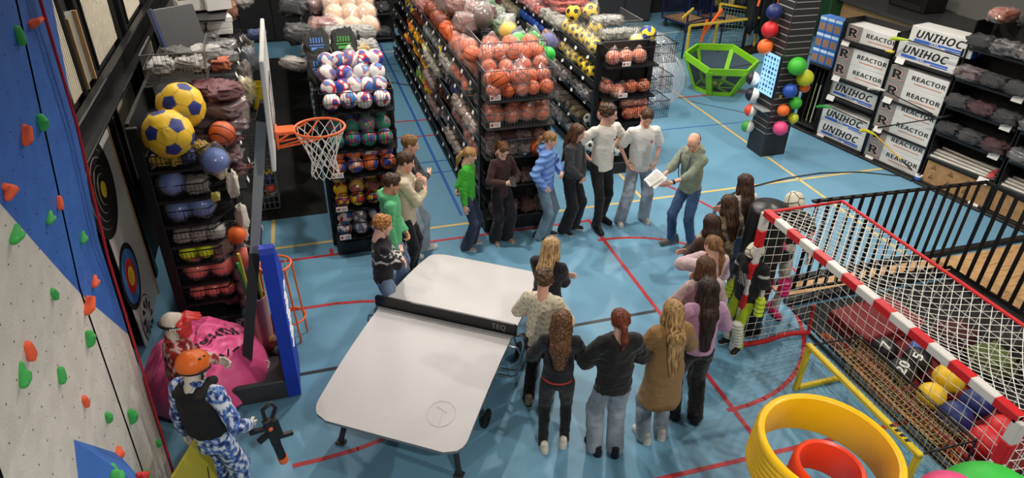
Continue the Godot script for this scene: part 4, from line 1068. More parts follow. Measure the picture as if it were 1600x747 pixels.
	for i in 2: 
		var wb := obj("wire_basket", basket_mesh(0.8, 0.9, 0.4), M.wire_light, G3); wb.position = Vector3(0.05, 2.02, -0.35 - i * 1.9)
	for i in 3: ball("soccer_black", Vector3([4.7, 4.98, 4.92][i], [2.3, 2.34, 2.14][i], [-11.6, -11.5, -11.1][i]), 0.14, i > 0, "yellow black football on far rack top, %s from left" % nth(i), "yellow footballs on the far rack top")
	ball("volley", Vector3(5.62, 2.16, -10.5), 0.15, false, "yellow blue volleyball above the orange handballs", "volleyballs on the far rack top")
	ball("volley_yw", Vector3(5.4, 2.08, -10.45), 0.12, true, "pale yellow volleyball left of the yellow blue one", "volleyballs on the far rack top")
	for i in 7:
		pack(print_mat(Color(0.72, 0.71, 0.66), 0.5), Vector3(4.98 + (i % 4) * 0.17, 2.14 + (i / 4) * 0.1, -10.7 - (i / 4) * 0.5), Vector3(0.26, 0.18, 0.34), "grey white netted bundle on far rack top, %s from left" % nth(i), "netted bundles on the far rack top", true, i * 0.7)
	for i in 12:
		pack(print_mat([Color(0.88, 0.38, 0.34), Color(0.84, 0.3, 0.28)][i % 2]), Vector3(4.85 + (i % 3) * 0.22, 2.1 + (i / 3) * 0.07, -12.7 - (i / 3) * 0.2), Vector3(0.3, 0.1, 0.6), "coral training bib bundle on far rack top, %s of the stack" % nth(i), "coral bibs on the far rack top", false, i * 0.1, "bib", "training_bib")
	for i in 4:
		pack(print_mat([Color(0.78, 0.8, 0.4), Color(0.85, 0.84, 0.75)][i % 2]), Vector3(5.2 + (i % 2) * 0.25, 2.2, -14.1 - i * 0.3), Vector3(0.36, 0.24, 0.34), "pale yellow pack at the far end of rack top, %s back" % nth(i), "pale packs on the far rack top", true, i)
	make_left_rack()

# ------------------------------------------------------------------ rack along the left wall
func make_left_rack():
	var t := thing("basket_rack", "tall black basket rack along left wall with yellow plush footballs on top", "rack", Vector3(-1.4, 0, -7.1))
	obj("plinth", bx(Vector3(-0.05, 0.08, -2.2), Vector3(0.7, 0.16, 4.4), 0.01), M.black, t)
	obj("back_panel", bx(Vector3(-0.36, 1.3, -2.3), Vector3(0.04, 2.6, 4.4), 0.005), M.black, t)
	for z in [0.02, -1.2, -2.4, -3.6]: obj("upright", bx(Vector3(-0.3, 1.3, z), Vector3(0.1, 2.6, 0.06), 0.006), M.black_steel, t)
	obj("end_panel", bx(Vector3(-0.02, 1.1, -0.5), Vector3(0.62, 2.2, 0.03), 0.004), M.black, t)
	for y in [2.1, 1.75, 1.45, 1.19, 0.94, 0.67, 0.41]:
		var w := obj("wire_basket", basket_mesh(0.46, 0.46, 0.17, 0.3), M.wire, t); w.position = Vector3(-0.015, y, 0.0)
		var tr := MB.new(); tr.x = Transform3D(Basis(Vector3.RIGHT, PI / 2), Vector3(0, y - 0.015, 0))
		tr.prism(PackedVector2Array([Vector2(-0.25, 0.01), Vector2(0.22, 0.01), Vector2(0.52, -0.46), Vector2(-0.25, -0.46)]), 0.03)
		obj("tray", tr, M.black, t)
	obj("hanging_rail", MB.new().tube([Vector3(0.47, 0.45, -0.2), Vector3(0.47, 2.3, -0.24)], 0.02, 8).bar(Vector3(0.47, 2.2, -0.24), Vector3(0.3, 2.1, -0.5), 0.03).bar(Vector3(0.47, 0.5, -0.2), Vector3(0.2, 0.42, -0.4), 0.03), M.black_steel, t)
	for y in [0.4, 0.9, 1.4, 1.9, 2.35]:
		var lo: bool = y < 1.5
		var s := MB.new().box(Vector3(0.1, y, -1.5 if lo else -2.6), Vector3(0.9, 0.03, 1.4 if lo else 3.6), 0.004)
		var sh := obj("shelf", s, M.black, t)
		for k in (2 if lo else 6): label_plate(sh, Vector3(0.565, y + 0.03, -1.0 - k * 0.55), PI / 2, 0.09, -0.3, 0.3 if k % 2 else 0.0)
	# the end baskets
	for i in 2:
		var o := obj("plush_football", SH.get("plush", plush_mesh()), ball_mat("soccer_yellow"))
		o.transform = Transform3D(Basis.from_euler([Vector3(0.9, 0.4, 0.3), Vector3(1.4, 1.5, 0.2)][i]).scaled(Vector3.ONE * 0.245), [Vector3(-1.4, 2.47, -7.16), Vector3(-1.28, 2.62, -7.52)][i])
		tag(o, ["front big yellow plush football with blue patches on basket rack", "rear big yellow plush football leaning behind the front one"][i], "plush ball", "plush footballs")
	for i in 4:
		pack(print_mat([Color(0.88, 0.7, 0.2), Color(0.85, 0.66, 0.16), Color(0.16, 0.2, 0.42), Color(0.88, 0.72, 0.3)][i]), Vector3([-1.55, -1.4, -1.27, -1.15][i], [2.19, 2.18, 2.2, 2.24][i], [-7.2, -7.19, -7.2, -7.3][i]), Vector3(0.18, 0.13, 0.16), ["yellow striped pack under the front plush football, far left", "yellow striped pack under front plush, second from left", "navy striped pack under front plush, third from left", "pale yellow pack at right end under the plush football"][i], "striped packs under the plush footballs", true, i * 0.8)
	ball("blue_soft", Vector3(-1.5, 1.9, -7.22), 0.13, true, "blue bagged ball at left in second basket from top", "soft blue balls")
	pack(print_mat(Color(0.72, 0.68, 0.6), 0.5), Vector3(-1.26, 1.86, -7.22), Vector3(0.24, 0.18, 0.22), "beige film pack right of the upper blue ball", "packs in the left rack baskets")
	ball("blue_soft", Vector3(-1.04, 2.1, -7.25), 0.14, true, "blue bagged ball sticking out right of the second basket", "soft blue balls")
	ball("blue_soft", Vector3(-1.5, 1.58, -7.22), 0.12, true, "blue bagged ball at left in third basket from top", "soft blue balls")
	ball("blue_soft", Vector3(-1.27, 1.6, -7.24), 0.135, true, "blue bagged ball at right in third basket from top", "soft blue balls")
	for i in 3: pack(print_mat([Color(0.84, 0.76, 0.72), Color(0.8, 0.72, 0.7), Color(0.85, 0.82, 0.78)][i], 0.5), Vector3(-1.52 + i * 0.17, 1.28, -7.2), Vector3(0.2, 0.15, 0.2), "white and red cloth ball, fourth basket from top, %s from left" % nth(i), "cloth balls in the fourth basket")
	for i in 2: ball("neon", Vector3(-1.52 + i * 0.18, 1.05, -7.2), 0.095, false, ["neon yellow ball at left in fifth basket", "neon yellow ball right of its twin in fifth basket"][i], "neon yellow balls")
	pack(print_mat(Color(0.55, 0.26, 0.2), 0.5), Vector3(-1.16, 1.06, -7.25), Vector3(0.24, 0.18, 0.22), "rust red mesh pack beside the neon yellow balls", "packs in the left rack baskets")
	for i in 2: ball("coral", Vector3(-1.48 + i * 0.27, 0.82, -7.23), 0.135, true, ["coral bagged ball at left in sixth basket", "coral bagged ball at right in sixth basket"][i], "coral balls in clear bags")
	for i in 3: ball("coral", Vector3(-1.52 + i * 0.16, 0.52, -7.2), 0.09, true, "small coral ball in lowest basket, %s from left" % nth(i), "small coral balls")
	for i in 6: pack(print_mat(Color(0.1, 0.1, 0.11), 0.25), Vector3(-0.98 - (i % 2) * 0.2, 0.3 + (i / 2) * 0.2, -7.22 - (i % 2) * 0.15), Vector3(0.26, 0.22, 0.26), "glossy black bag above the pink cloth, %s of six" % nth(i), "glossy black bags")
	ball("orange", Vector3(-0.98, 1.18, -7.22), 0.105, false, "orange practice ball with holes beside the white cloth figure", "loose balls on the left rack")
	ball("coral", Vector3(-0.94, 0.88, -7.2), 0.12, true, "coral bagged ball under the orange practice ball", "loose balls on the left rack")
	pack(print_mat(Color(0.9, 0.85, 0.3)), Vector3(-1.1, 1.72, -7.15), Vector3(0.1, 0.1, 0.1), "small yellow ball toy by the blue balls", "packs in the left rack baskets", false)
	for i in 4:
		pack(col_mat([Color(0.86, 0.84, 0.78), Color(0.84, 0.81, 0.76), Color(0.8, 0.76, 0.62), Color(0.8, 0.78, 0.76)][i]), Vector3([-0.93, -0.9, -1.02, -0.95][i], [1.75, 1.35, 2.02, 1.1][i], [-7.35, -7.3, -7.3, -7.45][i]), Vector3(0.13, 0.34, 0.13), "white cloth skeleton toy hanging right of the baskets, %s of four" % nth(i), "hanging white cloth toys", false, i, "toy", "cloth_toy")
	for i in 2: pack(print_mat([Color(0.2, 0.5, 0.3), Color(0.7, 0.15, 0.18)][i]), Vector3(-0.9 + i * 0.08, 0.62 + i * 0.05, -7.26), Vector3(0.2, 0.12, 0.16), ["green net toy left of the grey hoop column", "red toy left of the grey hoop column"][i], "packs in the left rack baskets", false)
	# burgundy checked bags on its right flank
	for i in 12:
		pack(print_mat([Color(0.45, 0.16, 0.2), Color(0.5, 0.22, 0.25), Color(0.38, 0.13, 0.17)][i % 3]), Vector3(-1.05 + (i % 2) * 0.16 - 0.12 * (i / 6), 2.62 - (i / 2) * 0.17, -8.05 + (i % 2) * 0.12 + 0.02 * i), Vector3(0.42, 0.16, 0.4), "burgundy checked cloth bundle behind the plush footballs, %s of the pile" % nth(i), "burgundy checked bundles", true, i * 0.35)
	ball("basket", Vector3(-0.93, 2.32, -7.42), 0.135, false, "single orange basketball on the left rack beside burgundy bundles", "loose balls on the left rack")
	# upper wire basket with checked cloth
	var ub := obj("wire_basket", basket_mesh(0.62, 0.75, 0.3), M.wire_light, t); ub.position = Vector3(0.05, 2.72, -0.95)
	for i in 4: pack(print_mat([Color(0.82, 0.8, 0.78), Color(0.3, 0.3, 0.3), Color(0.78, 0.76, 0.74), Color(0.84, 0.82, 0.8)][i]), Vector3(-1.5 + i * 0.14, 2.83 + (i % 2) * 0.05, -8.3 - (i % 2) * 0.22), Vector3(0.3, 0.16, 0.4), "black and white checked cloth in upper wire basket, %s piece" % nth(i), "checked cloths", false, i * 0.6)
	pack(print_mat(Color(0.86, 0.36, 0.16)), Vector3(-1.0, 2.55, -9.15), Vector3(0.26, 0.16, 0.3), "orange cone stack behind the checked cloth basket", "packs on the left wall rack", false)
	ball("orange", Vector3(-0.86, 2.5, -8.35), 0.06, false, "small orange ball right of the checked cloth", "loose balls on the left rack")
	# flat case, cartons and film bags further back
	var cs := thing("flat_case", "flat dark grey case with blue edge leaning on left wall rack", "case", Vector3(-1.32, 2.66, -9.15), 0.55)
	var fc := MB.new(); fc.x = Transform3D(Basis(Vector3.RIGHT, -0.35), Vector3.ZERO)
	fc.box(Vector3(0, 0.3, 0), Vector3(0.5, 0.6, 0.06), 0.01); obj("shell", fc, mat(Color(0.25, 0.25, 0.26), 0.5), cs)
	var fe := MB.new(); fe.x = fc.x; fe.box(Vector3(-0.265, 0.3, 0), Vector3(0.03, 0.62, 0.1), 0.006).box(Vector3(0, -0.01, 0.0), Vector3(0.54, 0.03, 0.1), 0.006); obj("blue_edge", fe, mat(Color(0.12, 0.2, 0.42), 0.5), cs)
	for y in [2.62, 2.92]: obj("shelf", bx(Vector3(0.1, y, -3.7), Vector3(0.8, 0.03, 2.0), 0.004), M.black, t)
	for i in 10:
		var top := i >= 6
		dice_pack(M.box_white, Vector3(-1.36 + (i % 2) * 0.34, (2.72 + (i / 2) * 0.075) if not top else (3.04 + ((i - 6) / 2) * 0.16), -10.15 if not top else -10.3), Vector3(0.32, 0.07 if not top else 0.15, 0.3), "white carton in the stack above the flat case, %s from bottom %s" % [nth(i / 2), "left" if i % 2 == 0 else "right"], "white cartons on the left wall rack", 0.05 * i)
	for i in 5:
		pack(print_mat(Color(0.42, 0.41, 0.4), 0.35), Vector3(-1.2 + (i % 2) * 0.22, 2.52 + (i / 2) * 0.08, -9.55 - (i / 2) * 0.22), Vector3(0.34, 0.14, 0.3), "grey film wrapped pack right of the flat case, %s of five" % nth(i), "grey film packs", true, i * 0.4)
	var strapcols := [Color(0.5, 0.42, 0.25), Color(0.45, 0.2, 0.25), Color(0.3, 0.36, 0.45), Color(0.75, 0.65, 0.3), Color(0.62, 0.3, 0.2), Color(0.7, 0.7, 0.68), Color(0.35, 0.28, 0.2)]
	for i in 13:
		if i % 3 > 0: continue
		pack(print_mat(strapcols[i % 7]), Vector3(-0.82 + 0.06 * (i % 2), [2.12, 1.7, 1.25][i % 3], -8.6 - (i / 3) * 0.7), Vector3(0.2, 0.34, 0.3), "hanging %s pack on left wall rack, %s bay, %s hook" % [["ochre", "wine", "blue", "yellow", "rust", "silver", "brown"][i % 7], nth(i / 3), ["upper", "middle", "lower"][i % 3]], "hanging packs on the left wall rack", true, i)
	for i in 8:
		pack(print_mat([Color(0.7, 0.4, 0.25), Color(0.8, 0.78, 0.74), Color(0.14, 0.14, 0.15), Color(0.6, 0.3, 0.22)][i % 4]), Vector3(-1.0 + (i % 2) * 0.2, 2.72 + (i % 3) * 0.1, -11.2 - i * 0.35), Vector3(0.36, 0.28, 0.34), "mixed %s bundle far up the left wall rack, %s back" % [["rust", "white", "black", "orange"][i % 4], nth(i)], "bundles far up the left wall rack", true, i)
	pack(print_mat(Color(0.14, 0.2, 0.42)), Vector3(-0.62, 2.35, -11.2), Vector3(0.3, 0.14, 0.3), "navy blue cap shaped pack above the backboard", "bundles far up the left wall rack", false)
	var bk := thing("bucket", "yellow plastic bucket half hidden left of the white backboard", "bucket", Vector3(-0.75, 1.3, -10.9))
	obj("shell", MB.new().lathe([Vector2(0.1, 0), Vector2(0.14, 0.36), Vector2(0.15, 0.36), Vector2(0.15, 0.38), Vector2(0.13, 0.38), Vector2(0.095, 0.01)], 20), mat(Color(0.75, 0.65, 0.12), 0.5), bk)
	obj("bracket", bx(Vector3(-0.1, -0.02, 0), Vector3(0.3, 0.03, 0.2)), M.black_steel, bk)
	# wire trolley
	var tr := thing("wire_trolley", "silver wire cage trolley with small balls under the backboard", "trolley", Vector3(-0.88, 0, -9.98))
	var cage := MB.new(); var W := 0.5; var D := 0.6
	for s in [-1, 1]:
		for k in 13:
			var y := 0.15 + k * 0.1
			cage.bar(Vector3(s * W / 2, y, -D / 2), Vector3(s * W / 2, y, D / 2), 0.006); cage.bar(Vector3(-W / 2, y, s * D / 2), Vector3(W / 2, y, s * D / 2), 0.006)
		for k in 8:
			cage.bar(Vector3(s * W / 2, 0.15, -D / 2 + D * k / 7.0), Vector3(s * W / 2, 1.37, -D / 2 + D * k / 7.0), 0.006)
			cage.bar(Vector3(-W / 2 + W * k / 7.0, 0.15, s * D / 2), Vector3(-W / 2 + W * k / 7.0, 1.37, s * D / 2), 0.006)
	for k in 8: cage.bar(Vector3(-W / 2 + W * k / 7.0, 0.15, -D / 2), Vector3(-W / 2 + W * k / 7.0, 0.15, D / 2), 0.006)
	obj("wire_cage", cage, M.wire_light, tr)
	for s in [[-1, -1], [1, -1], [-1, 1], [1, 1]]:
		var cb := MB.new(); cb.x = Transform3D(Basis(Vector3(0, 0, 1), PI / 2), Vector3(s[0] * 0.23, 0.05, s[1] * 0.27))
		cb.lathe([Vector2(0.01, -0.015), Vector2(0.045, -0.015), Vector2(0.05, 0.0), Vector2(0.045, 0.015), Vector2(0.01, 0.015)], 14)
		cb.x = Transform3D.IDENTITY; cb.bar(Vector3(s[0] * 0.23, 0.05, s[1] * 0.27), Vector3(s[0] * 0.23, 0.16, s[1] * 0.27), 0.02)
		obj("caster", cb, M.rubber, tr)
	for i in 14:
		ball(["red", "soccer_black", "white", "red", "navy", "coral", "soccer_white"][i % 7], Vector3(-1.05 + (i % 3) * 0.16, 0.24 + (i / 4) * 0.15, -10.12 + ((i / 3) % 2) * 0.2 + 0.04), 0.075, false, "small %s ball in the wire trolley, %s down" % [["red", "yellow patched", "white", "dark red", "navy", "coral", "black patched"][i % 7], nth(i)], "small balls in the wire trolley")

func plush_mesh() -> Mesh:
	var b := MB.new().sphere(Vector3.ZERO, Vector3(1.0, 0.97, 1.0), 32, 20)
	for i in b.v.size():
		var p := b.v[i]
		b.v[i] = p * (1.0 + 0.05 * noise.get_noise_3d(p.x * 1.5, p.y * 1.5, p.z * 1.5) + 0.02 * noise.get_noise_3d(p.x * 5, p.y * 5, p.z * 5))
	b.renormal(); SH.plush = b.mesh()
	return SH.plush

# ------------------------------------------------------------------ right-hand racks with floorball boxes
const RP := Vector3(9.48, 0, -10.39)
func rframe() -> Basis: return Basis(Vector3(0.1935, 0, 0.981), Vector3.UP, Vector3(-0.981, 0, 0.1935))
func rpos(s: float, y: float, d := 0.0) -> Vector3: return RP + rframe() * Vector3(s, y, d)

func floorball_box(kind: int, s: float, y: float, label: String, dz := 0.0, tilt := 0.0):
	var W := 1.06; var H := 0.285; var D := 0.42
	var t := thing("floorball_box", label, "box", rpos(s + W / 2, y, -D / 2 - 0.015 + dz), 0.0, "white floorball boxes" if kind == 0 else "grey and white floorball boxes")
	t.basis = rframe() * Basis(Vector3.UP, tilt)
	if kind == 0:
		obj("carton", bx(Vector3(0, H / 2, 0), Vector3(W, H, D), 0.006), M.box_white, t)
		obj("blue_end", bx(Vector3(W / 2, H / 2, 0), Vector3(0.008, H - 0.01, D - 0.01)), M.box_blue, t)
		var e := obj("end_mark", MB.new().box(Vector3(W / 2 + 0.005, H * 0.5, 0), Vector3(0.004, 0.03, 0.22)).box(Vector3(W / 2 + 0.005, H * 0.5, 0), Vector3(0.004, 0.18, 0.03)), M.ink_white, t)
		var l := obj("lettering", lettering("UNIHOC", 0.125), M.ink, t)
		l.transform = Transform3D(Basis(Vector3(1.15, 0, 0), Vector3(0.25, 1, 0), Vector3(0, 0, 1)), Vector3(-0.03, H * 0.6, D / 2 + 0.002))
		obj("blue_stripe", bx(Vector3(-0.3, H * 0.24, D / 2 + 0.001), Vector3(0.26, 0.05, 0.003)).box(Vector3(0.2, H * 0.26, D / 2 + 0.001), Vector3(0.42, 0.03, 0.003)).box(Vector3(0.26, H * 0.14, D / 2 + 0.001), Vector3(0.3, 0.02, 0.003)), M.ink_blue, t)
		var b := obj("lettering", lettering("BASIC", 0.045), M.ink_blue, t)
		b.transform = Transform3D(Basis(Vector3(1.3, 0, 0), Vector3(0.25, 1, 0), Vector3(0, 0, 1)), Vector3(-0.06, H * 0.23, D / 2 + 0.002))
	else:
		obj("carton", bx(Vector3(0, H / 2, 0), Vector3(W, H, D), 0.006), M.box_white, t)
		obj("grey_panel", bx(Vector3(-W / 2 + 0.16, H / 2, 0.001), Vector3(0.322, H - 0.004, D)), M.box_grey, t)
		obj("red_end", bx(Vector3(W / 2, H / 2, 0), Vector3(0.01, H - 0.01, D - 0.01)), M.box_red, t)
		for k in 3:
			var r := obj("emblem", lettering("R", 0.19), [M.ink_red, M.ink_white, M.ink][k], t)
			r.transform = Transform3D(Basis(Vector3(1.5, 0, 0) * (1.0 - k * 0.06), Vector3(-0.05, 1.0 - k * 0.1, 0), Vector3(0, 0, 1)), Vector3(-W / 2 + 0.155 - k * 0.006, H * 0.5 + k * 0.004, D / 2 + 0.003 + k * 0.002))
		var l := obj("lettering", lettering("REACTOR", 0.072), M.ink, t)
		l.transform = Transform3D(Basis(Vector3(1.4, 0, 0), Vector3(0.0, 1, 0), Vector3(0, 0, 1)), Vector3(0.19, H * 0.6, D / 2 + 0.002))
		obj("red_print", bx(Vector3(0.2, H * 0.3, D / 2 + 0.001), Vector3(0.5, 0.016, 0.003)), mat(Color(0.75, 0.5, 0.42), 0.6), t)
	return t

func stick(called: String, label: String, a: Vector3, b: Vector3, c: Color, bc: Color, group: String):   # a floorball stick: shaft, grip, blade
	var t := thing(called, label, "stick", a, 0.0, group)
	var d := b - a
	obj("shaft", MB.new().tube([Vector3.ZERO, d], 0.011, 8), col_mat(c, 0.4), t)
	obj("grip", MB.new().tube([d * 0.72, d], 0.014, 8), col_mat(Color(0.12, 0.12, 0.12), 0.7), t)
	var bl := MB.new(); var n := d.normalized(); var u := n.cross(Vector3.UP).normalized()
	bl.tube([Vector3.ZERO, -n * 0.05 + u * 0.03, -n * 0.13 + u * 0.09, -n * 0.17 + u * 0.18, -n * 0.16 + u * 0.25], [0.012, 0.022, 0.03, 0.03, 0.016], 8)
	obj("blade", bl, col_mat(bc, 0.4), t)

func make_right_racks():
	var fr := rframe()
	var mods := [[-0.5, 0.02, 1.35], [0.03, 1.11, 2.27], [1.13, 2.24, 2.3], [2.27, 3.44, 2.75], [3.47, 4.7, 2.75], [4.73, 5.9, 2.75]]
	var lab := ["narrow black stand with sticks and small blue picture boxes", "black shelf bay with white and grey floorball boxes, next to stick stand", "black shelf bay whose top boxes stick out highest", "black shelf bay of wrapped sticks above a brown carton", "second black bay of wrapped sticks, behind the railing", "last black bay of wrapped sticks at the right edge"]
	var shelves := [[0.12, 1.33], [0.05, 0.84, 1.22, 1.88], [0.05, 0.62, 1.17, 1.87], [0.05, 0.5, 0.93, 1.4, 1.85, 2.35], [0.05, 0.5, 0.93, 1.4, 1.85, 2.35], [0.05, 0.5, 0.93, 1.4, 1.85, 2.35]]
	for i in mods.size():
		var m: Array = mods[i]; var w: float = m[1] - m[0]
		var t := thing("shelf_bay", lab[i], "shelf", rpos((m[0] + m[1]) / 2, 0)); t.basis = fr
		obj("back_panel", bx(Vector3(0, m[2] / 2, -0.5), Vector3(w, m[2], 0.03), 0.004), M.black, t)
		for s in [-1, 1]: obj("side_panel", bx(Vector3(s * (w / 2 - 0.012), m[2] / 2, -0.25), Vector3(0.024, m[2], 0.5), 0.004), M.black_steel, t)
		for y in shelves[i]:
			var sh := obj("shelf", MB.new().box(Vector3(0, y - 0.02, -0.24), Vector3(w - 0.05, 0.025, 0.5), 0.004).box(Vector3(0, y - 0.015, 0.015), Vector3(w - 0.05, 0.045, 0.02), 0.004), M.black, t)
			if i > 0: label_plate(sh, Vector3((-0.38 if i < 3 else 0.42), y - 0.015, 0.04), 0.0, 0.16, -0.3)
		obj("plinth", bx(Vector3(0, 0.02, -0.2), Vector3(w, 0.04, 0.62), 0.008), M.black, t)
	for q in [[0, 0.05, 0.06, "white floorball box on floor shelf, lowest in the first bay"], [0, 0.05, 0.352, "white floorball box second from floor in the first bay"], [0, 0.04, 0.845, "white box in the dark middle opening of first bay, lower"], [1, 0.04, 1.225, "grey logo box in first bay, lower of the middle pair"], [1, 0.04, 1.515, "grey logo box in first bay, upper of the middle pair"], [1, 0.06, 1.885, "single grey logo box on top shelf of the first bay"],
		[1, 1.155, 0.055, "grey logo box at floor of the second bay, behind yellow stick"], [1, 1.155, 0.345, "grey logo box second from floor in the second bay"], [1, 1.155, 0.625, "grey logo box on second shelf of the second bay, lower"], [1, 1.155, 0.912, "grey logo box on second shelf of the second bay, upper"], [1, 1.155, 1.175, "grey logo box on third shelf of the second bay, lower"], [1, 1.155, 1.462, "grey logo box on third shelf of the second bay, upper"], [0, 1.155, 1.875, "white floorball box near the top of the second bay, lower"], [0, 1.3, 2.165, "topmost white floorball box shifted towards the right"]]:
		floorball_box(q[0], q[1], q[2], q[3], -0.06 if q[2] == 0.845 or q[2] == 1.885 else 0.0, 0.03 if q[2] == 2.165 else 0.0)
	# sticks laid along box fronts
	stick("floorball_stick", "yellow and red stick leaning over the lowest grey logo boxes", rpos(1.3, 0.5, 0.05), rpos(2.15, 0.18, 0.06), Color(0.9, 0.7, 0.15), Color(0.92, 0.85, 0.2), "display sticks on the box bays")
	stick("floorball_stick", "stick with bright green blade on the low white boxes", rpos(0.3, 0.66, 0.05), rpos(1.08, 0.64, 0.05), Color(0.1, 0.1, 0.1), Color(0.2, 0.7, 0.3), "display sticks on the box bays")
	stick("floorball_stick", "stick with yellow blade beside the top grey logo box", rpos(1.0, 1.94, 0.05), rpos(0.12, 1.92, 0.05), Color(0.12, 0.12, 0.12), Color(0.92, 0.8, 0.15), "display sticks on the box bays")
	stick("floorball_stick", "stick with lime blade leaning on the topmost white box", rpos(1.36, 2.22, 0.08), rpos(2.3, 2.2, 0.08), Color(0.12, 0.12, 0.14), Color(0.75, 0.85, 0.25), "display sticks on the box bays")
	stick("floorball_stick", "stick with white blade in front of the second bay middle", rpos(1.22, 1.3, 0.05), rpos(2.15, 1.2, 0.05), Color(0.1, 0.1, 0.1), Color(0.88, 0.87, 0.84), "display sticks on the box bays")
	stick("floorball_stick", "black bladed stick at the right end of second bay", rpos(2.2, 1.14, 0.07), rpos(1.3, 0.64, 0.05), Color(0.1, 0.1, 0.1), Color(0.08, 0.08, 0.08), "display sticks on the box bays")
	# small blue picture boxes, three rows of three
	for r in 3:
		for c in 3:
			var t := thing("picture_box", "small blue picture box on the stick stand, %s row, %s" % [["bottom", "middle", "top"][r], ["left", "centre", "right"][c]], "box", rpos(-0.42 + c * 0.17, 1.34 + r * 0.29, -0.12), 0.0, "small blue picture boxes"); t.basis = fr
			obj("carton", bx(Vector3(0, 0.14, 0), Vector3(0.16, 0.28, 0.24), 0.004), mat(Color(0.2, 0.42, 0.72), 0.45), t)
			obj("picture", bx(Vector3(0, 0.1, 0.121), Vector3(0.13, 0.13, 0.003)), mat(Color(0.55, 0.42, 0.34), 0.5), t)
			obj("title_band", bx(Vector3(0, 0.24, 0.121), Vector3(0.15, 0.05, 0.003)), mat(Color(0.75, 0.83, 0.9), 0.5), t)
	for i in 8:
		stick("floorball_stick", "upright black stick with pale markings in the narrow stand, %s from left" % nth(i), rpos(-0.42 + (i % 4) * 0.1, 0.15, -0.1 - (i / 4) * 0.15), rpos(-0.42 + (i % 4) * 0.1, 1.22, -0.16 - (i / 4) * 0.15), [Color(0.12, 0.12, 0.12), Color(0.5, 0.6, 0.35), Color(0.75, 0.75, 0.7), Color(0.14, 0.15, 0.14)][i % 4], Color(0.1, 0.1, 0.1), "sticks in the narrow stand")
	# wrapped sticks on the further bays
	var C := [
		[Color(0.8, 0.77, 0.7), Color(0.85, 0.83, 0.78)], [Color(0.09, 0.09, 0.1), Color(0.12, 0.12, 0.13)], [Color(0.1, 0.1, 0.1), Color(0.3, 0.06, 0.08)], [Color(0.09, 0.09, 0.1), Color(0.2, 0.22, 0.2)], [Color(0.12, 0.12, 0.12), Color(0.6, 0.6, 0.58)]]
	for b in 3:
		var s0: float = mods[3 + b][0] + 0.06; var w: float = mods[3 + b][1] - mods[3 + b][0] - 0.12
		for l in 5:
			var y: float = shelves[3][l + 1]
			for k in 8:
				var t := thing("wrapped_stick", "wrapped %s stick, %s shelf of %s stick bay, %s from front" % [["white", "black", "dark red", "black green", "grey"][l], ["second", "third", "fourth", "fifth", "top"][l], ["first", "second", "last"][b], nth(k)], "stick", rpos(s0 + w / 2, y + 0.03 + 0.035 * (k % 3), -0.03 - 0.05 * k), 0.0, "wrapped sticks on the stick bays")
				t.basis = fr * Basis(Vector3(0, 0, 1), rng.randf_range(-0.02, 0.02)) * Basis(Vector3.UP, rng.randf_range(-0.03, 0.03))
				var col: Color = C[l][k % 2]
				obj("shaft", MB.new().tube([Vector3(-w / 2, 0, 0), Vector3(w / 2 - 0.1, 0, 0)], 0.02, 7), col_mat(col, 0.35), t)
				obj("blade", MB.new().tube([Vector3(w / 2 - 0.12, 0, 0), Vector3(w / 2 - 0.05, 0.02, 0.02), Vector3(w / 2, 0.05, 0.03)], [0.02, 0.035, 0.02], 7), col_mat([Color(0.75, 0.3, 0.28), Color(0.8, 0.6, 0.1), Color(0.55, 0.1, 0.14), Color(0.5, 0.62, 0.25), Color(0.75, 0.12, 0.14)][l], 0.4), t)
				if k < 4:
					var f := obj("film_sleeve", SH.get("sleeve", sleeve_mesh()), M.film, t); f.basis = Basis.from_scale(Vector3(w * 0.98, 0.07, 0.09))
	for b in 3:
		for l in 4:
			for k in 3:
				var pk = pack(print_mat([Color(0.1, 0.1, 0.11), Color(0.14, 0.14, 0.15), Color(0.2, 0.05, 0.08)][(k + l) % 3], 0.25), rpos(mods[3 + b][0] + 0.2 + k * 0.38, shelves[3][l + 2] + 0.13, 0.0), Vector3(0.42, 0.2, 0.3), "glossy %s wrapped goods in front on %s stick bay, %s shelf, %s" % [["black", "charcoal", "wine"][(k + l) % 3], ["first", "second", "last"][b], ["third", "fourth", "fifth", "top"][l], ["left", "middle", "right"][k]], "glossy wrapped goods on the stick bays", true, 0.0, "pack", "glossy_pack")
				pk.basis = rframe()
	var cb := thing("carton", "large brown printed carton on the floor shelf below wrapped sticks", "box", rpos(2.86, 0.05, -0.22)); cb.basis = fr
	obj("carton_body", bx(Vector3(0, 0.19, 0), Vector3(1.08, 0.38, 0.42), 0.005), M.cardboard, cb)
	var pr := MB.new()
	for i in 6:
		var x := -0.4 + (i % 3) * 0.3; var y := 0.1 + (i / 3) * 0.17
		pr.box(Vector3(x, y, 0.212), Vector3(0.09, 0.014, 0.003)).bar(Vector3(x - 0.03, y + 0.01, 0.212), Vector3(x, y + 0.06, 0.212), 0.012, 0.003).bar(Vector3(x + 0.03, y + 0.01, 0.212), Vector3(x, y + 0.06, 0.212), 0.012, 0.003)
	obj("print", pr, col_mat(Color(0.32, 0.22, 0.13)), cb)
	for i in 2:
		dice_pack(M.cardboard, rpos(4.0 + i * 1.2, 0.24, -0.22), Vector3(1.0, 0.36, 0.4), "brown carton on floor shelf behind the railing, %s" % ["nearer the brown printed one", "at the right edge"][i], "plain brown cartons", -1.376)
	var tape := thing("tape_roll", "small blue and white roll on the floor shelf edge", "roll", rpos(2.28, 0.055, 0.02))
	obj("roll", MB.new().lathe([Vector2(0.03, 0), Vector2(0.06, 0), Vector2(0.06, 0.05), Vector2(0.03, 0.05)], 18, true), M.ink_blue, tape)
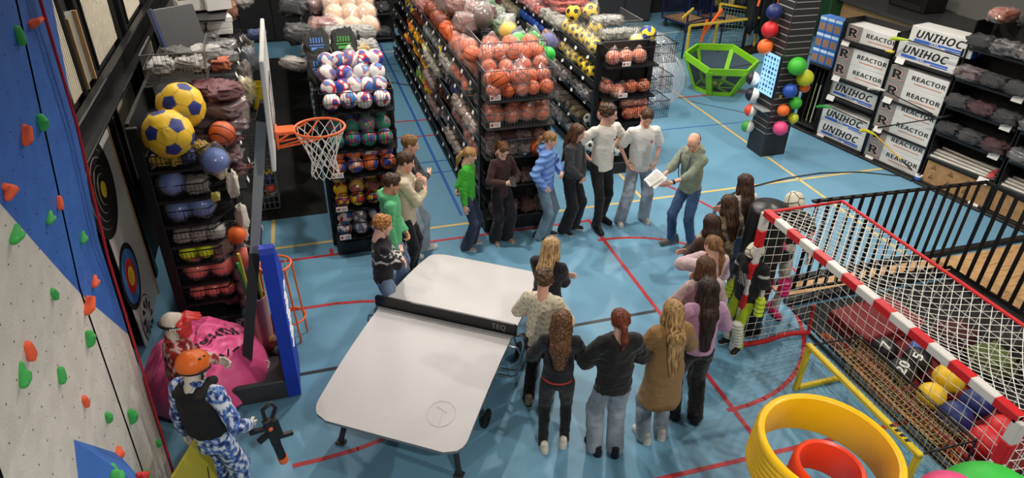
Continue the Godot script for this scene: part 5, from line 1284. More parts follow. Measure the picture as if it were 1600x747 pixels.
	obj("band", MB.new().lathe([Vector2(0.061, 0.05), Vector2(0.061, 0.08), Vector2(0.03, 0.08)], 18, true), M.ink_white, tape)
	for i in 5: pack(col_mat([Color(0.62, 0.35, 0.25), Color(0.12, 0.12, 0.13), Color(0.7, 0.15, 0.18), Color(0.75, 0.6, 0.15), Color(0.6, 0.6, 0.6)][i]), rpos(2.5 + i * 0.42, 2.86, -0.25), Vector3(0.42, 0.2, 0.3), "%s bundle on top of the stick bays" % ["rusty netted", "black wrapped", "bright red strapped", "mustard", "grey foil"][i], "bundles on top of the stick bays", true, 0.3 * i)

func sleeve_mesh() -> Mesh:
	var b := MB.new().tube([Vector3(-0.5, 0, 0), Vector3(-0.3, 0, 0), Vector3(-0.1, 0, 0), Vector3(0.1, 0, 0), Vector3(0.3, 0, 0), Vector3(0.5, 0, 0)], 0.5, 12, false, false)
	b.jitter(noise, 9.0, 0.12); SH.sleeve = b.mesh()
	return SH.sleeve

# ------------------------------------------------------------------ column with slatwall, screen and balls
func make_column():
	var t := thing("column", "dark slatted column with a touch screen and coloured balls", "column", Vector3(8.07, 0, -9.94))
	obj("core", bx(Vector3(0, 3.88, 0), Vector3(0.486, 7.76, 0.426)), mat(Color(0.72, 0.72, 0.7), 0.5), t)
	obj("base_panel", bx(Vector3(0, 0.22, 0), Vector3(0.5, 0.44, 0.44), 0.004), mat(Color(0.15, 0.15, 0.155), 0.5), t)
	var sm := mat(Color(0.17, 0.17, 0.175), 0.5)
	var sl := bx(Vector3(0, 0, 0), Vector3(0.5, 0.094, 0.44), 0.003).mesh()
	for i in 30:
		var o := obj("slat", sl, sm, t); o.position = Vector3(0, 0.505 + i * 0.11, 0)
	obj("upper_cladding", bx(Vector3(0, 5.8, 0), Vector3(0.5, 3.9, 0.44), 0.004), sm, t)
	for s in [[-1, 1], [1, 1], [-1, -1], [1, -1]]: obj("corner_trim", bx(Vector3(s[0] * 0.247, 3.8, s[1] * 0.217), Vector3(0.014, 7.6, 0.014)), mat(Color(0.24, 0.24, 0.25), 0.4, 0.3), t)
	# touch screen on the side towards the aisle
	var sc := thing("touch_screen", "white lit touch screen with rows of product pictures on column", "screen", Vector3(7.79, 1.49, -9.925), -PI / 2)
	obj("housing", bx(Vector3(0, 0, 0), Vector3(0.46, 0.78, 0.05), 0.012), M.black, sc)
	obj("display", bx(Vector3(0, 0.01, 0.026), Vector3(0.42, 0.72, 0.004)), mat(Color(0.2, 0.3, 0.4), 0.2, 0.0, {"emission_enabled": true, "emission": Color(0.55, 0.76, 0.95), "emission_energy_multiplier": 0.55}), sc)
	var gl := AreaLight3D.new(); gl.name = "screen_light"; sc.add_child(gl); gl.position = Vector3(0, 0.01, 0.035); gl.rotation.y = PI; gl.area_size = Vector2(0.42, 0.72); gl.light_energy = 0.05; gl.light_color = Color(0.8, 0.9, 1.0); gl.shadow_enabled = true; gl.area_range = 20
	var icons := [MB.new(), MB.new(), MB.new()]
	for r in 8:
		for c in 5:
			var b: MB = icons[rng.randi() % 3]
			b.box(Vector3(-0.165 + c * 0.082, 0.3 - r * 0.083, 0.029), Vector3(rng.randf_range(0.028, 0.055), rng.randf_range(0.02, 0.05), 0.002))
			icons[2].box(Vector3(-0.165 + c * 0.082, 0.3 - r * 0.083 - 0.034, 0.029), Vector3(0.05, 0.006, 0.002))
	for k in 3: obj("product_icons", icons[k], mat([Color(0.1, 0.2, 0.42), Color(0.25, 0.45, 0.6), Color(0.3, 0.36, 0.42)][k], 0.3), sc)
	obj("under_shelf", MB.new().box(Vector3(0, -0.6, 0.06), Vector3(0.44, 0.015, 0.16), 0.003).tube([Vector3(-0.22, -0.6, 0.13), Vector3(0.22, -0.6, 0.13)], 0.008, 6), M.silver, t).transform = Transform3D(Basis(Vector3.UP, -PI / 2), Vector3(-0.28, 1.49, 0.015))
	var B := [["green", 8.03, 1.73, -9.58, 0.155, "large bright green ball highest on the column front"], ["lime", 8.25, 1.51, -9.58, 0.145, "large lime yellow ball below the bright green one"], ["blue", 8.02, 1.29, -9.6, 0.125, "royal blue ball left of centre on the column"], ["orange", 8.36, 1.3, -9.66, 0.09, "small dark orange ball peeking behind the lime one"], ["green", 8.2, 1.05, -9.6, 0.11, "smaller green ball right of the royal blue one"], ["orange", 7.99, 0.93, -9.61, 0.105, "orange ball above the pink one on column"], ["lime", 8.24, 0.76, -9.61, 0.095, "small yellow ball lowest on the column's right"], ["pink", 8.0, 0.6, -9.59, 0.13, "bright pink ball lowest on the column front"],
		["navy", 7.67, 2.55, -10.02, 0.13, "navy ball highest on the column's aisle side"], ["red", 7.67, 2.25, -10.03, 0.14, "glossy red ball above the orange one, aisle side"], ["orange", 7.67, 1.95, -10.06, 0.13, "dull orange ball just above the screen's top edge"], ["half_black", 7.66, 1.34, -10.2, 0.12, "black and white ball beside the screen, upper"], ["half_black", 7.66, 1.07, -10.12, 0.125, "navy and white ball just under the screen's corner"], ["half_red", 7.67, 0.78, -10.08, 0.115, "red and white ball low on the aisle side"], ["half_green", 7.68, 0.47, -10.08, 0.115, "green and white ball lowest on the aisle side"]]
	for b in B:
		ball(b[0], Vector3(b[1], b[2], b[3]), b[4], false, b[5], "balls hung on the column")
		var hk := MB.new()
		if b[3] > -9.7: hk.bar(Vector3(b[1] - 8.07, b[2], 0.2), Vector3(b[1] - 8.07, b[2], b[3] - b[4] * 0.9 + 9.94), 0.014)
		else: hk.bar(Vector3(-0.23, b[2], clampf(b[3] + 9.94, -0.2, 0.2)), Vector3(b[1] + b[4] * 0.9 - 8.07, b[2], b[3] + 9.94), 0.014)
		obj("hook", hk, M.silver, t)
	obj("yellow_tag", bx(Vector3(-0.12, 1.15, 0.225), Vector3(0.05, 0.06, 0.01)), mat(Color(0.85, 0.75, 0.35), 0.6), t)

# ------------------------------------------------------------------ basketball stand
func make_hoop_stand():
	var t := thing("basketball_stand", "mobile basketball stand with white backboard, orange ring and blue padding", "basketball hoop", Vector3(-0.8, 0, -6.1))
	var o := Vector3(0.8, 0, 6.1)
	var base := MB.new(); base.x = Transform3D(Basis.IDENTITY, o)
	base.box(Vector3(-0.86, 0.13, -5.73), Vector3(0.56, 0.24, 0.06), 0.01).box(Vector3(-1.12, 0.13, -6.3), Vector3(0.06, 0.24, 1.2), 0.01).box(Vector3(-0.62, 0.13, -6.3), Vector3(0.06, 0.24, 1.2), 0.01).box(Vector3(-0.86, 0.04, -6.3), Vector3(0.5, 0.04, 1.2)).box(Vector3(-0.86, 0.13, -6.88), Vector3(0.56, 0.24, 0.06), 0.01)
	obj("base_frame", base, mat(Color(0.27, 0.27, 0.28), 0.5, 0.2), t)
	obj("ballast_bracket", MB.new().box(o + Vector3(-0.72, 0.2, -6.45), Vector3(0.14, 0.1, 0.1), 0.01), M.cardboard, t)
	obj("hook", MB.new().tube([o + Vector3(-0.9, 0.1, -6.2), o + Vector3(-0.84, 0.16, -6.2), o + Vector3(-0.8, 0.12, -6.2), o + Vector3(-0.82, 0.08, -6.15)], 0.008, 6), M.white, t)
	var pad := MB.new(); pad.x = Transform3D(Basis(Vector3.UP, PI / 2), o + Vector3(-0.56, 0.02, 0))
	var pg := PackedVector2Array([Vector2(5.7, 0), Vector2(5.69, 1.78), Vector2(5.72, 1.83), Vector2(5.8, 1.83), Vector2(6.25, 1.3), Vector2(6.27, 1.2), Vector2(6.27, 0.02), Vector2(6.2, 0)])
	pad.prism(pg, 0.13)
	var pd := obj("blue_pad", pad, mat(Color(0.08, 0.22, 0.72), 0.55), t)
	var lg := MB.new(); lg.x = Transform3D(Basis(Vector3.UP, PI / 2), o + Vector3(-0.492, 0, 0))
	for k in 9:
		var y := 0.55 + k * 0.075
		lg.bar(Vector3(5.86 + 0.04 * sin(k * 1.9), y, 0), Vector3(6.1 + 0.05 * cos(k * 2.3), y + 0.05, 0), 0.02, 0.004)
		lg.bar(Vector3(5.95 + 0.05 * cos(k * 3.1), y - 0.02, 0), Vector3(5.98, y + 0.08, 0), 0.016, 0.004)
	obj("pad_logo", lg, M.ink_white, pd)
	# leaning mast: lower dark plate, upper silver channel
	var A := o + Vector3(-1.02, 0.2, -6.1); var Bp := o + Vector3(-0.7, 1.62, -6.1); var C := o + Vector3(-0.42, 2.95, -6.1)
	obj("mast_plate", MB.new().bar(A, Bp, 0.15, 0.1), mat(Color(0.26, 0.26, 0.27), 0.5, 0.2), t)
	var ch := MB.new(); ch.bar(Bp.lerp(C, -0.02), C, 0.035, 0.06)
	for s in [-1, 1]: ch.bar(Bp + Vector3(0, 0, s * 0.045), C + Vector3(0, 0, s * 0.045), 0.03, 0.09)
	obj("mast_channel", ch, M.silver, t)
	var bt := MB.new()
	for k in 4: bt.sphere(A.lerp(Bp, 0.4 + (k / 2) * 0.5) + Vector3(-0.02, 0, 0.052 if k % 2 else -0.052), Vector3.ONE * 0.016, 8, 5)
	obj("bolt", bt, M.black, t)
	# backboard: leans slightly
	var bb := MB.new(); bb.x = Transform3D(Basis(Vector3.UP, PI / 2) * Basis(Vector3.RIGHT, 0.05), o + Vector3(-0.328, 3.2, -6.1))
	bb.box(Vector3.ZERO, Vector3(1.32, 0.92, 0.035), 0.008)
	var bo := obj("backboard", bb, M.white, t)
	var bm := MB.new(); bm.x = bb.x
	for s in [-1, 1]: bm.box(Vector3(s * 0.28, -0.12, 0.02), Vector3(0.03, 0.42, 0.005)).box(Vector3(0, -0.12 + s * 0.2, 0.02), Vector3(0.56, 0.03, 0.005))
	obj("target_square", bm, M.ink, bo)
	var bk := MB.new(); bk.bar(C, o + Vector3(-0.36, 3.1, -6.1), 0.1); bk.bar(o + Vector3(-0.5, 2.5, -6.1), o + Vector3(-0.36, 2.9, -6.1), 0.05)
	obj("bracket", bk, M.steel_dark, t)
	# ring, mount and net
	var rc := o + Vector3(0.06, 2.84, -6.06); var R := 0.225
	var rp := []
	for i in 40: rp.append(rc + Vector3(cos(TAU * i / 40), 0, sin(TAU * i / 40)) * R)
	var rg := MB.new(); rg.tube(rp, 0.012, 8, true)
	rg.box(rc + Vector3(-0.3, 0.005, 0), Vector3(0.16, 0.03, 0.16), 0.005)
	rg.box(rc + Vector3(-0.375, -0.05, 0), Vector3(0.02, 0.17, 0.2), 0.004)
	for s in [-1, 1]: rg.tube([rc + Vector3(-0.37, -0.12, s * 0.06), rc + Vector3(-0.1, -0.012, s * 0.19)], 0.008, 6); rg.tube([rc + Vector3(-0.36, -0.13, s * 0.07), rc + Vector3(-0.12, -0.1, s * 0.07), rc + Vector3(0.0, -0.015, s * 0.215)], 0.008, 6)
	obj("ring", rg, M.orange_paint, t)
	var nt := MB.new(); var N := 12
	for k in N:
		for dir in [-1, 1]:
			var pts := []
			for j in 9:
				var f := j / 8.0; var r := lerpf(R, 0.115, minf(f * 1.25, 1.0)) + 0.02 * sin(f * PI) * -1.0
				if f > 0.8: r += 0.012
				var a: float = TAU * (k + dir * f * 3.0) / N
				pts.append(rc + Vector3(cos(a) * r, -0.012 - 0.42 * f, sin(a) * r))
			nt.tube(pts, 0.0045, 4, false, false)
	for k in N:
		var a := TAU * (k + 3.0) / N; var a2 := TAU * (k + 4.0) / N
		nt.tube([rc + Vector3(cos(a) * 0.127, -0.43, sin(a) * 0.127), rc + Vector3(cos((a + a2) / 2) * 0.125, -0.47, sin((a + a2) / 2) * 0.125), rc + Vector3(cos(a2) * 0.127, -0.43, sin(a2) * 0.127)], 0.0045, 4)
	obj("net", nt, M.net_white, t)
	# small orange hoop rack standing behind the pad
	var h := thing("hoop_rack", "small stand with two orange rings behind the blue pad", "hoop", Vector3(-0.6, 0, -6.75))
	for q in [[1.02, 0.0, "upper"], [0.28, 0.06, "lower"]]:
		var hp := []
		for i in 28: hp.append(Vector3(q[1] + cos(TAU * i / 28) * 0.17, q[0], sin(TAU * i / 28) * 0.17))
		obj("ring", MB.new().tube(hp, 0.012, 8, true), M.orange_paint, h)
	obj("post", MB.new().tube([Vector3(0.1, 1.02, 0.15), Vector3(0.14, 0.0, 0.16)], 0.011, 7).tube([Vector3(-0.17, 1.02, 0), Vector3(-0.16, 0, 0.02)], 0.011, 7).tube([Vector3(0.17, 1.02, -0.05), Vector3(0.22, 0, -0.02)], 0.011, 7), M.orange_paint, h)
	var sn := MB.new()
	for k in 8:
		var a := TAU * k / 8.0
		sn.tube([Vector3(0.16 * cos(a), 1.0, 0.16 * sin(a)), Vector3(0.11 * cos(a + 0.5), 0.85, 0.11 * sin(a + 0.5)), Vector3(0.1 * cos(a), 0.72, 0.1 * sin(a))], 0.004, 4)
		sn.tube([Vector3(0.16 * cos(a), 1.0, 0.16 * sin(a)), Vector3(0.11 * cos(a - 0.5), 0.85, 0.11 * sin(a - 0.5)), Vector3(0.1 * cos(a), 0.72, 0.1 * sin(a))], 0.004, 4)
	obj("net", sn, M.net_white, h)
	var bn := thing("stick_bin", "pale pink tube bin with bright sticks beside the grey mast", "bin", Vector3(-0.84, 0.03, -6.55))
	obj("tube", MB.new().lathe([Vector2(0.1, 0), Vector2(0.11, 0.75), Vector2(0.1, 0.75), Vector2(0.09, 0.02)], 18), mat(Color(0.72, 0.5, 0.52), 0.5), bn)
	for i in 5:
		tag(obj("bright_stick", MB.new().tube([Vector3(-0.84 + cos(i * 1.3) * 0.05, 0.06, -6.55 + sin(i * 1.3) * 0.05), Vector3(-0.86 + cos(i * 1.3) * 0.09, 1.15 + 0.05 * i, -6.55 + sin(i * 1.3) * 0.09)], 0.016, 7), col_mat([Color(0.85, 0.8, 0.2), Color(0.15, 0.35, 0.7), Color(0.2, 0.65, 0.3), Color(0.9, 0.85, 0.3), Color(0.12, 0.12, 0.12)][i], 0.4)), "%s stick standing in the pink tube bin" % ["yellow", "blue", "green", "pale yellow", "black"][i], "stick", "sticks in the pink bin")

# ------------------------------------------------------------------ goals, railing, platform
func net_sheet(b: MB, f: Callable, nu: int, nv: int, diag: bool, r: float, seg := 3):   # cords over a sheet f(u, v)
	if diag:
		for k in range(-nv, nu + 1):
			for s in [0, 1]:
				var pts := []
				for j in nv * seg + 1:
					var v := float(j) / (nv * seg); var u := (k + v * nv) / nu
					if u < -0.001 or u > 1.001: continue
					pts.append(f.call(1.0 - u if s else u, v))
				if pts.size() > 1: b.tube(pts, r, 4, false, false)
	else:
		for i in nu + 1:
			var pts := []
			for j in nv * seg + 1: pts.append(f.call(float(i) / nu, float(j) / (nv * seg)))
			b.tube(pts, r, 4, false, false)
		for j in nv + 1:
			var pts := []
			for i in nu * seg + 1: pts.append(f.call(float(i) / (nu * seg), float(j) / nv))
			b.tube(pts, r, 4, false, false)

func make_goals():
	var gx := 4.36; var z0 := -5.13; var z1 := -2.17; var H := 1.85; var bxx := 5.3
	var t := thing("handball_goal", "large goal with red and white striped frame and white net", "goal", Vector3(gx, 0, (z0 + z1) / 2))
	var o := Vector3(-gx, 0, -(z0 + z1) / 2)
	var wm := mat(Color(0.85, 0.84, 0.82), 0.4)
	for z in [z0, z1]:
		var post := obj("post", bx(o + Vector3(gx, 0.11, z), Vector3(0.075, 0.22, 0.075), 0.008), wm, t)
		for k in 8: obj("band", bx(o + Vector3(gx, 0.2 + k * 0.206 + 0.103, z), Vector3(0.078, 0.206, 0.078), 0.008), M.red_paint if k % 2 == 0 else wm, post)
		if z == z1:
			var sm := MB.new()
			for k in 9: sm.bar(o + Vector3(gx - 0.041, 1.32 + k * 0.015, z - 0.02 + 0.012 * (k % 3)), o + Vector3(gx - 0.041, 1.33 + k * 0.015, z + 0.015 - 0.01 * (k % 2)), 0.004)
			obj("label_script", sm, M.ink, post)
	var cb := obj("crossbar", bx(o + Vector3(gx, H, (z0 + z1) / 2), Vector3(0.07, 0.07, z1 - z0)), wm, t)
	for k in 15: obj("band", bx(o + Vector3(gx, H, z0 + (k + 0.5) * (z1 - z0) / 15), Vector3(0.078, 0.078, (z1 - z0) / 15), 0.008), M.red_paint if k % 2 == 0 else wm, cb)
	var st := MB.new()
	st.tube([o + Vector3(gx, H, z0), o + Vector3(bxx, H, z0), o + Vector3(bxx, H, z1), o + Vector3(gx, H, z1)], 0.018, 8)
	obj("net_frame", st, M.red_paint, t)
	var sb := MB.new()
	for z in [z0, z1]:
		var pts := []
		for i in 9: pts.append(o + Vector3(lerpf(gx + 0.05, 5.4, i / 8.0), 0.05 + 0.01 * sin(i * 1.3), z + 0.02 * sin(i * 0.9)))
		sb.tube(pts, 0.03, 8)
		sb.tube([o + Vector3(5.4, 0.05, z), o + Vector3(5.38, 0.25, z), o + Vector3(5.35, 0.45, z)], 0.02, 6)
	obj("ground_strap", sb, mat(Color(0.72, 0.1, 0.12), 0.7), t)
	var gb := MB.new(); gb.tube([o + Vector3(5.4, 0.03, z0), o + Vector3(5.4, 0.03, z1)], 0.02, 8)
	obj("ground_bar", gb, M.black_steel, t)
	var nt := MB.new()
	net_sheet(nt, func(u, v): return o + Vector3(lerpf(gx, bxx, v), H - 0.13 * sin(PI * u) * sin(PI * v) - 0.03 * sin(PI * v), lerpf(z0, z1, u)), 30, 9, true, 0.0036)
	net_sheet(nt, func(u, v): return o + Vector3(bxx + 0.1 * v - 0.06 * sin(PI * v) + 0.02 * sin(u * 19.0) * sin(PI * v), lerpf(H, 0.04, v), lerpf(z0, z1, u)), 26, 16, false, 0.0034, 2)
	for z in [z0, z1]:
		net_sheet(nt, func(u, v): return o + Vector3(lerpf(gx, bxx + 0.1 * v, u), lerpf(H, 0.05, v) - 0.05 * sin(PI * u) * (1.0 - v), z + 0.03 * sin(PI * u) * sin(PI * v)), 9, 17, false, 0.0034, 2)
	obj("net", nt, M.net_white, t)
	# small yellow goal inside it
	var y := thing("mini_goal", "small yellow framed goal with black and yellow nets inside big goal", "goal", Vector3(4.67, 0, -3.62))
	var fr := MB.new(); var yh := 0.62
	for s in [-1, 1]: fr.box(Vector3(0, yh / 2, s * 0.745), Vector3(0.06, yh, 0.05), 0.008)
	fr.box(Vector3(0, yh, 0), Vector3(0.06, 0.05, 1.54), 0.008)
	fr.box(Vector3(0.3, 0.03, 0.745), Vector3(0.6, 0.05, 0.05), 0.008).box(Vector3(0.3, 0.03, -0.745), Vector3(0.6, 0.05, 0.05), 0.008)
	var fo := obj("frame", fr, mat(Color(0.86, 0.74, 0.1), 0.45), y)
	var l2 := MB.new()
	for k in 4: l2.box(Vector3(-0.01, yh + 0.026, 0.42 + k * 0.06), Vector3(0.03, 0.003, 0.03)).box(Vector3(0.012, yh + 0.026, 0.425 + k * 0.06), Vector3(0.012, 0.003, 0.045))
	obj("frame_mark", l2, M.ink, fo)
	obj("rear_frame", MB.new().tube([Vector3(0, yh, -0.745), Vector3(0.64, yh - 0.02, -0.745), Vector3(0.64, yh - 0.02, 0.745), Vector3(0, yh, 0.745)], 0.012, 6).tube([Vector3(0.64, yh, -0.745), Vector3(0.7, 0.02, -0.745)], 0.012, 6).tube([Vector3(0.64, yh, 0.745), Vector3(0.7, 0.02, 0.745)], 0.012, 6).tube([Vector3(0.64, yh * 0.5, -0.745), Vector3(0.64, yh * 0.5, 0.745)], 0.01, 6), M.black, y)
	var n1 := MB.new(); net_sheet(n1, func(u, v): return Vector3(lerpf(0.03, 0.64, v), yh - 0.02 - 0.04 * sin(PI * v), lerpf(-0.73, 0.73, u)), 26, 11, true, 0.0016, 1)
	obj("top_net", n1, mat(Color(0.08, 0.08, 0.09), 0.8), y)
	var n2 := MB.new(); net_sheet(n2, func(u, v): return Vector3(0.6 - 0.03 * sin(PI * v), lerpf(yh, 0.03, v) - 0.02, lerpf(-0.73, 0.73, u)), 26, 10, false, 0.0022, 1)
	net_sheet(n2, func(u, v): return Vector3(lerpf(0.3, 0.62, v), yh - 0.06 - 0.1 * sin(PI * v), lerpf(-0.73, 0.6, u)), 24, 6, false, 0.0022, 1)
	obj("back_net", n2, mat(Color(0.88, 0.78, 0.5), 0.8), y)
	# orange folded net between mini goal and balls
	var on := MB.new(); net_sheet(on, func(u, v): return Vector3(5.42 + 0.12 * v, 0.1 + 0.1 * sin(u * 11.0) * sin(PI * v), lerpf(-5.0, -2.6, u)), 40, 4, true, 0.004, 1)
	tag(obj("folded_net", on, mat(Color(0.75, 0.35, 0.12), 0.8)), "orange folded net lying behind the small yellow goal", "net")
	# pile of balls behind the goals
	var crate := thing("ball_crate", "low dark red mat tray under the pile of sport balls", "tray", Vector3(6.0, 0, -3.75))
	obj("mat", bx(Vector3(0, 0.04, 0), Vector3(0.95, 0.08, 1.9), 0.02), mat(Color(0.42, 0.06, 0.08), 0.7), crate)
	obj("rim", MB.new().box(Vector3(-0.47, 0.12, 0), Vector3(0.04, 0.16, 1.9), 0.01).box(Vector3(0.47, 0.12, 0), Vector3(0.04, 0.16, 1.9), 0.01), mat(Color(0.5, 0.07, 0.1), 0.6), crate)
	for q in [["black", 5.76, -4.1, 0.15, "black medicine ball numbered 20 behind the small goal", "20"], ["black", 6.06, -4.2, 0.15, "black medicine ball numbered 5 next to number 20", "5"], ["black", 5.86, -4.46, 0.14, "black medicine ball numbered 7 furthest back in the pile", "7"], ["yellow", 5.8, -3.72, 0.14, "flat yellow ball nearer the small goal", ""], ["yellow", 6.16, -3.86, 0.16, "larger yellow ball with brown rim, right of flat one", ""], ["navy", 5.78, -3.4, 0.16, "navy ball with white marks in the pile", ""], ["navy", 6.16, -3.5, 0.15, "navy ball at the right of the pile", ""], ["red", 5.8, -3.06, 0.16, "red ball in front of the navy ones", ""], ["red", 6.1, -3.14, 0.15, "red ball at the right end of the pile", ""], ["white", 6.02, -3.78, 0.06, "small white ball between the yellow balls", ""], ["blue_soft", 6.28, -4.35, 0.13, "blue black ball at the far right of the pile", ""]]:
		var p := Vector3(q[1], 0.08 + q[3], q[2])
		if q[5] == "": ball(q[0], p, q[3], false, q[4], "pile of balls behind the goal")
		else:
			var tt := thing("medicine_ball", q[4], "ball", p, 0.0, "pile of balls behind the goal")
			obj("shell", ball_mesh(), ball_mat("black"), tt).basis = Basis.from_scale(Vector3.ONE * q[3])
			var l := obj("lettering", lettering(q[5], 0.1, true), M.ink_white, tt)
			var d := (Vector3(0, 5.3, 0) - p).normalized()
			l.transform = Transform3D(Basis.looking_at(-d.lerp(Vector3.UP, 0.35).normalized(), Vector3(-0.6, 0.4, -0.5)), d.lerp(Vector3.UP, 0.35).normalized() * (q[3] + 0.002))
	var rm := thing("folded_mat", "dark red folded mat on the floor behind the goal net", "mat", Vector3(6.25, 0, -5.0), 0.1)
	for i in 2: obj("mat_panel", bx(Vector3(0, 0.06 + i * 0.11, 0), Vector3(0.95, 0.1, 0.6), 0.02), mat(Color(0.45, 0.07, 0.1), 0.55), rm)
	for i in 7:
		pack(col_mat([Color(0.25, 0.07, 0.09), Color(0.1, 0.1, 0.1), Color(0.3, 0.35, 0.15), Color(0.5, 0.09, 0.1), Color(0.12, 0.13, 0.2), Color(0.14, 0.14, 0.14), Color(0.35, 0.08, 0.1)][i]), Vector3([6.9, 7.4, 6.95, 7.3, 7.0, 7.5, 6.9][i], 0.17, [-4.5, -4.2, -4.0, -3.6, -3.2, -2.8, -2.5][i]), Vector3(0.45, 0.3, 0.42), "%s training bag on black floor inside the railing" % ["wine red", "black", "olive green", "bright red", "dark navy", "charcoal", "maroon"][i], "training bags inside the railing", false, i * 0.8, "bag", "training_bag")
	# platform with plywood floor and black railing
	var pl := struct("trim_4", bx(Vector3(6.9, 0.012, -5.9), Vector3(2.7, 0.024, 0.36)).box(Vector3(10.1, 0.012, -3.4), Vector3(3.9, 0.024, 5.3)), M.wood)
	obj("kerb", MB.new().box(Vector3(6.75, 0.05, -5.72), Vector3(2.5, 0.1, 0.12), 0.01).box(Vector3(8.1, 0.05, -3.4), Vector3(0.14, 0.1, 4.6), 0.01), M.black, pl)
	obj("black_floor", bx(Vector3(6.75, 0.012, -3.0), Vector3(2.5, 0.024, 5.2)), M.black_floor, pl)
	obj("back_kerb", bx(Vector3(8.5, 0.03, -6.16), Vector3(5.8, 0.06, 0.1), 0.01), M.black, pl)
	var rl := thing("railing", "black steel railing with flat vertical bars around the plywood floor", "railing", Vector3(8.08, 0, -5.7))
	var bar := bx(Vector3(0, 0.72, 0), Vector3(0.055, 1.34, 0.014), 0.003).mesh()
	for i in 16:
		var b := obj("bar", bar, M.black_steel, rl); b.position = Vector3(-0.1 - i * 0.155, 0.08, -0.008 * i)
	for i in 26:
		var b := obj("bar", bar, M.black_steel, rl); b.position = Vector3(0.008 * i, 0.08, 0.12 + i * 0.155); b.rotation.y = PI / 2
	obj("top_rail", MB.new().bar(Vector3(0.03, 1.44, 0), Vector3(-2.5, 1.44, -0.13), 0.05, 0.025).bar(Vector3(0, 1.44, -0.02), Vector3(0.22, 1.44, 4.2), 0.05, 0.025), M.black_steel, rl)
	obj("bottom_rail", MB.new().bar(Vector3(0.03, 0.14, 0), Vector3(-2.5, 0.14, -0.13), 0.03, 0.03).bar(Vector3(0, 0.14, -0.02), Vector3(0.22, 0.14, 4.2), 0.03, 0.03), M.black_steel, rl)

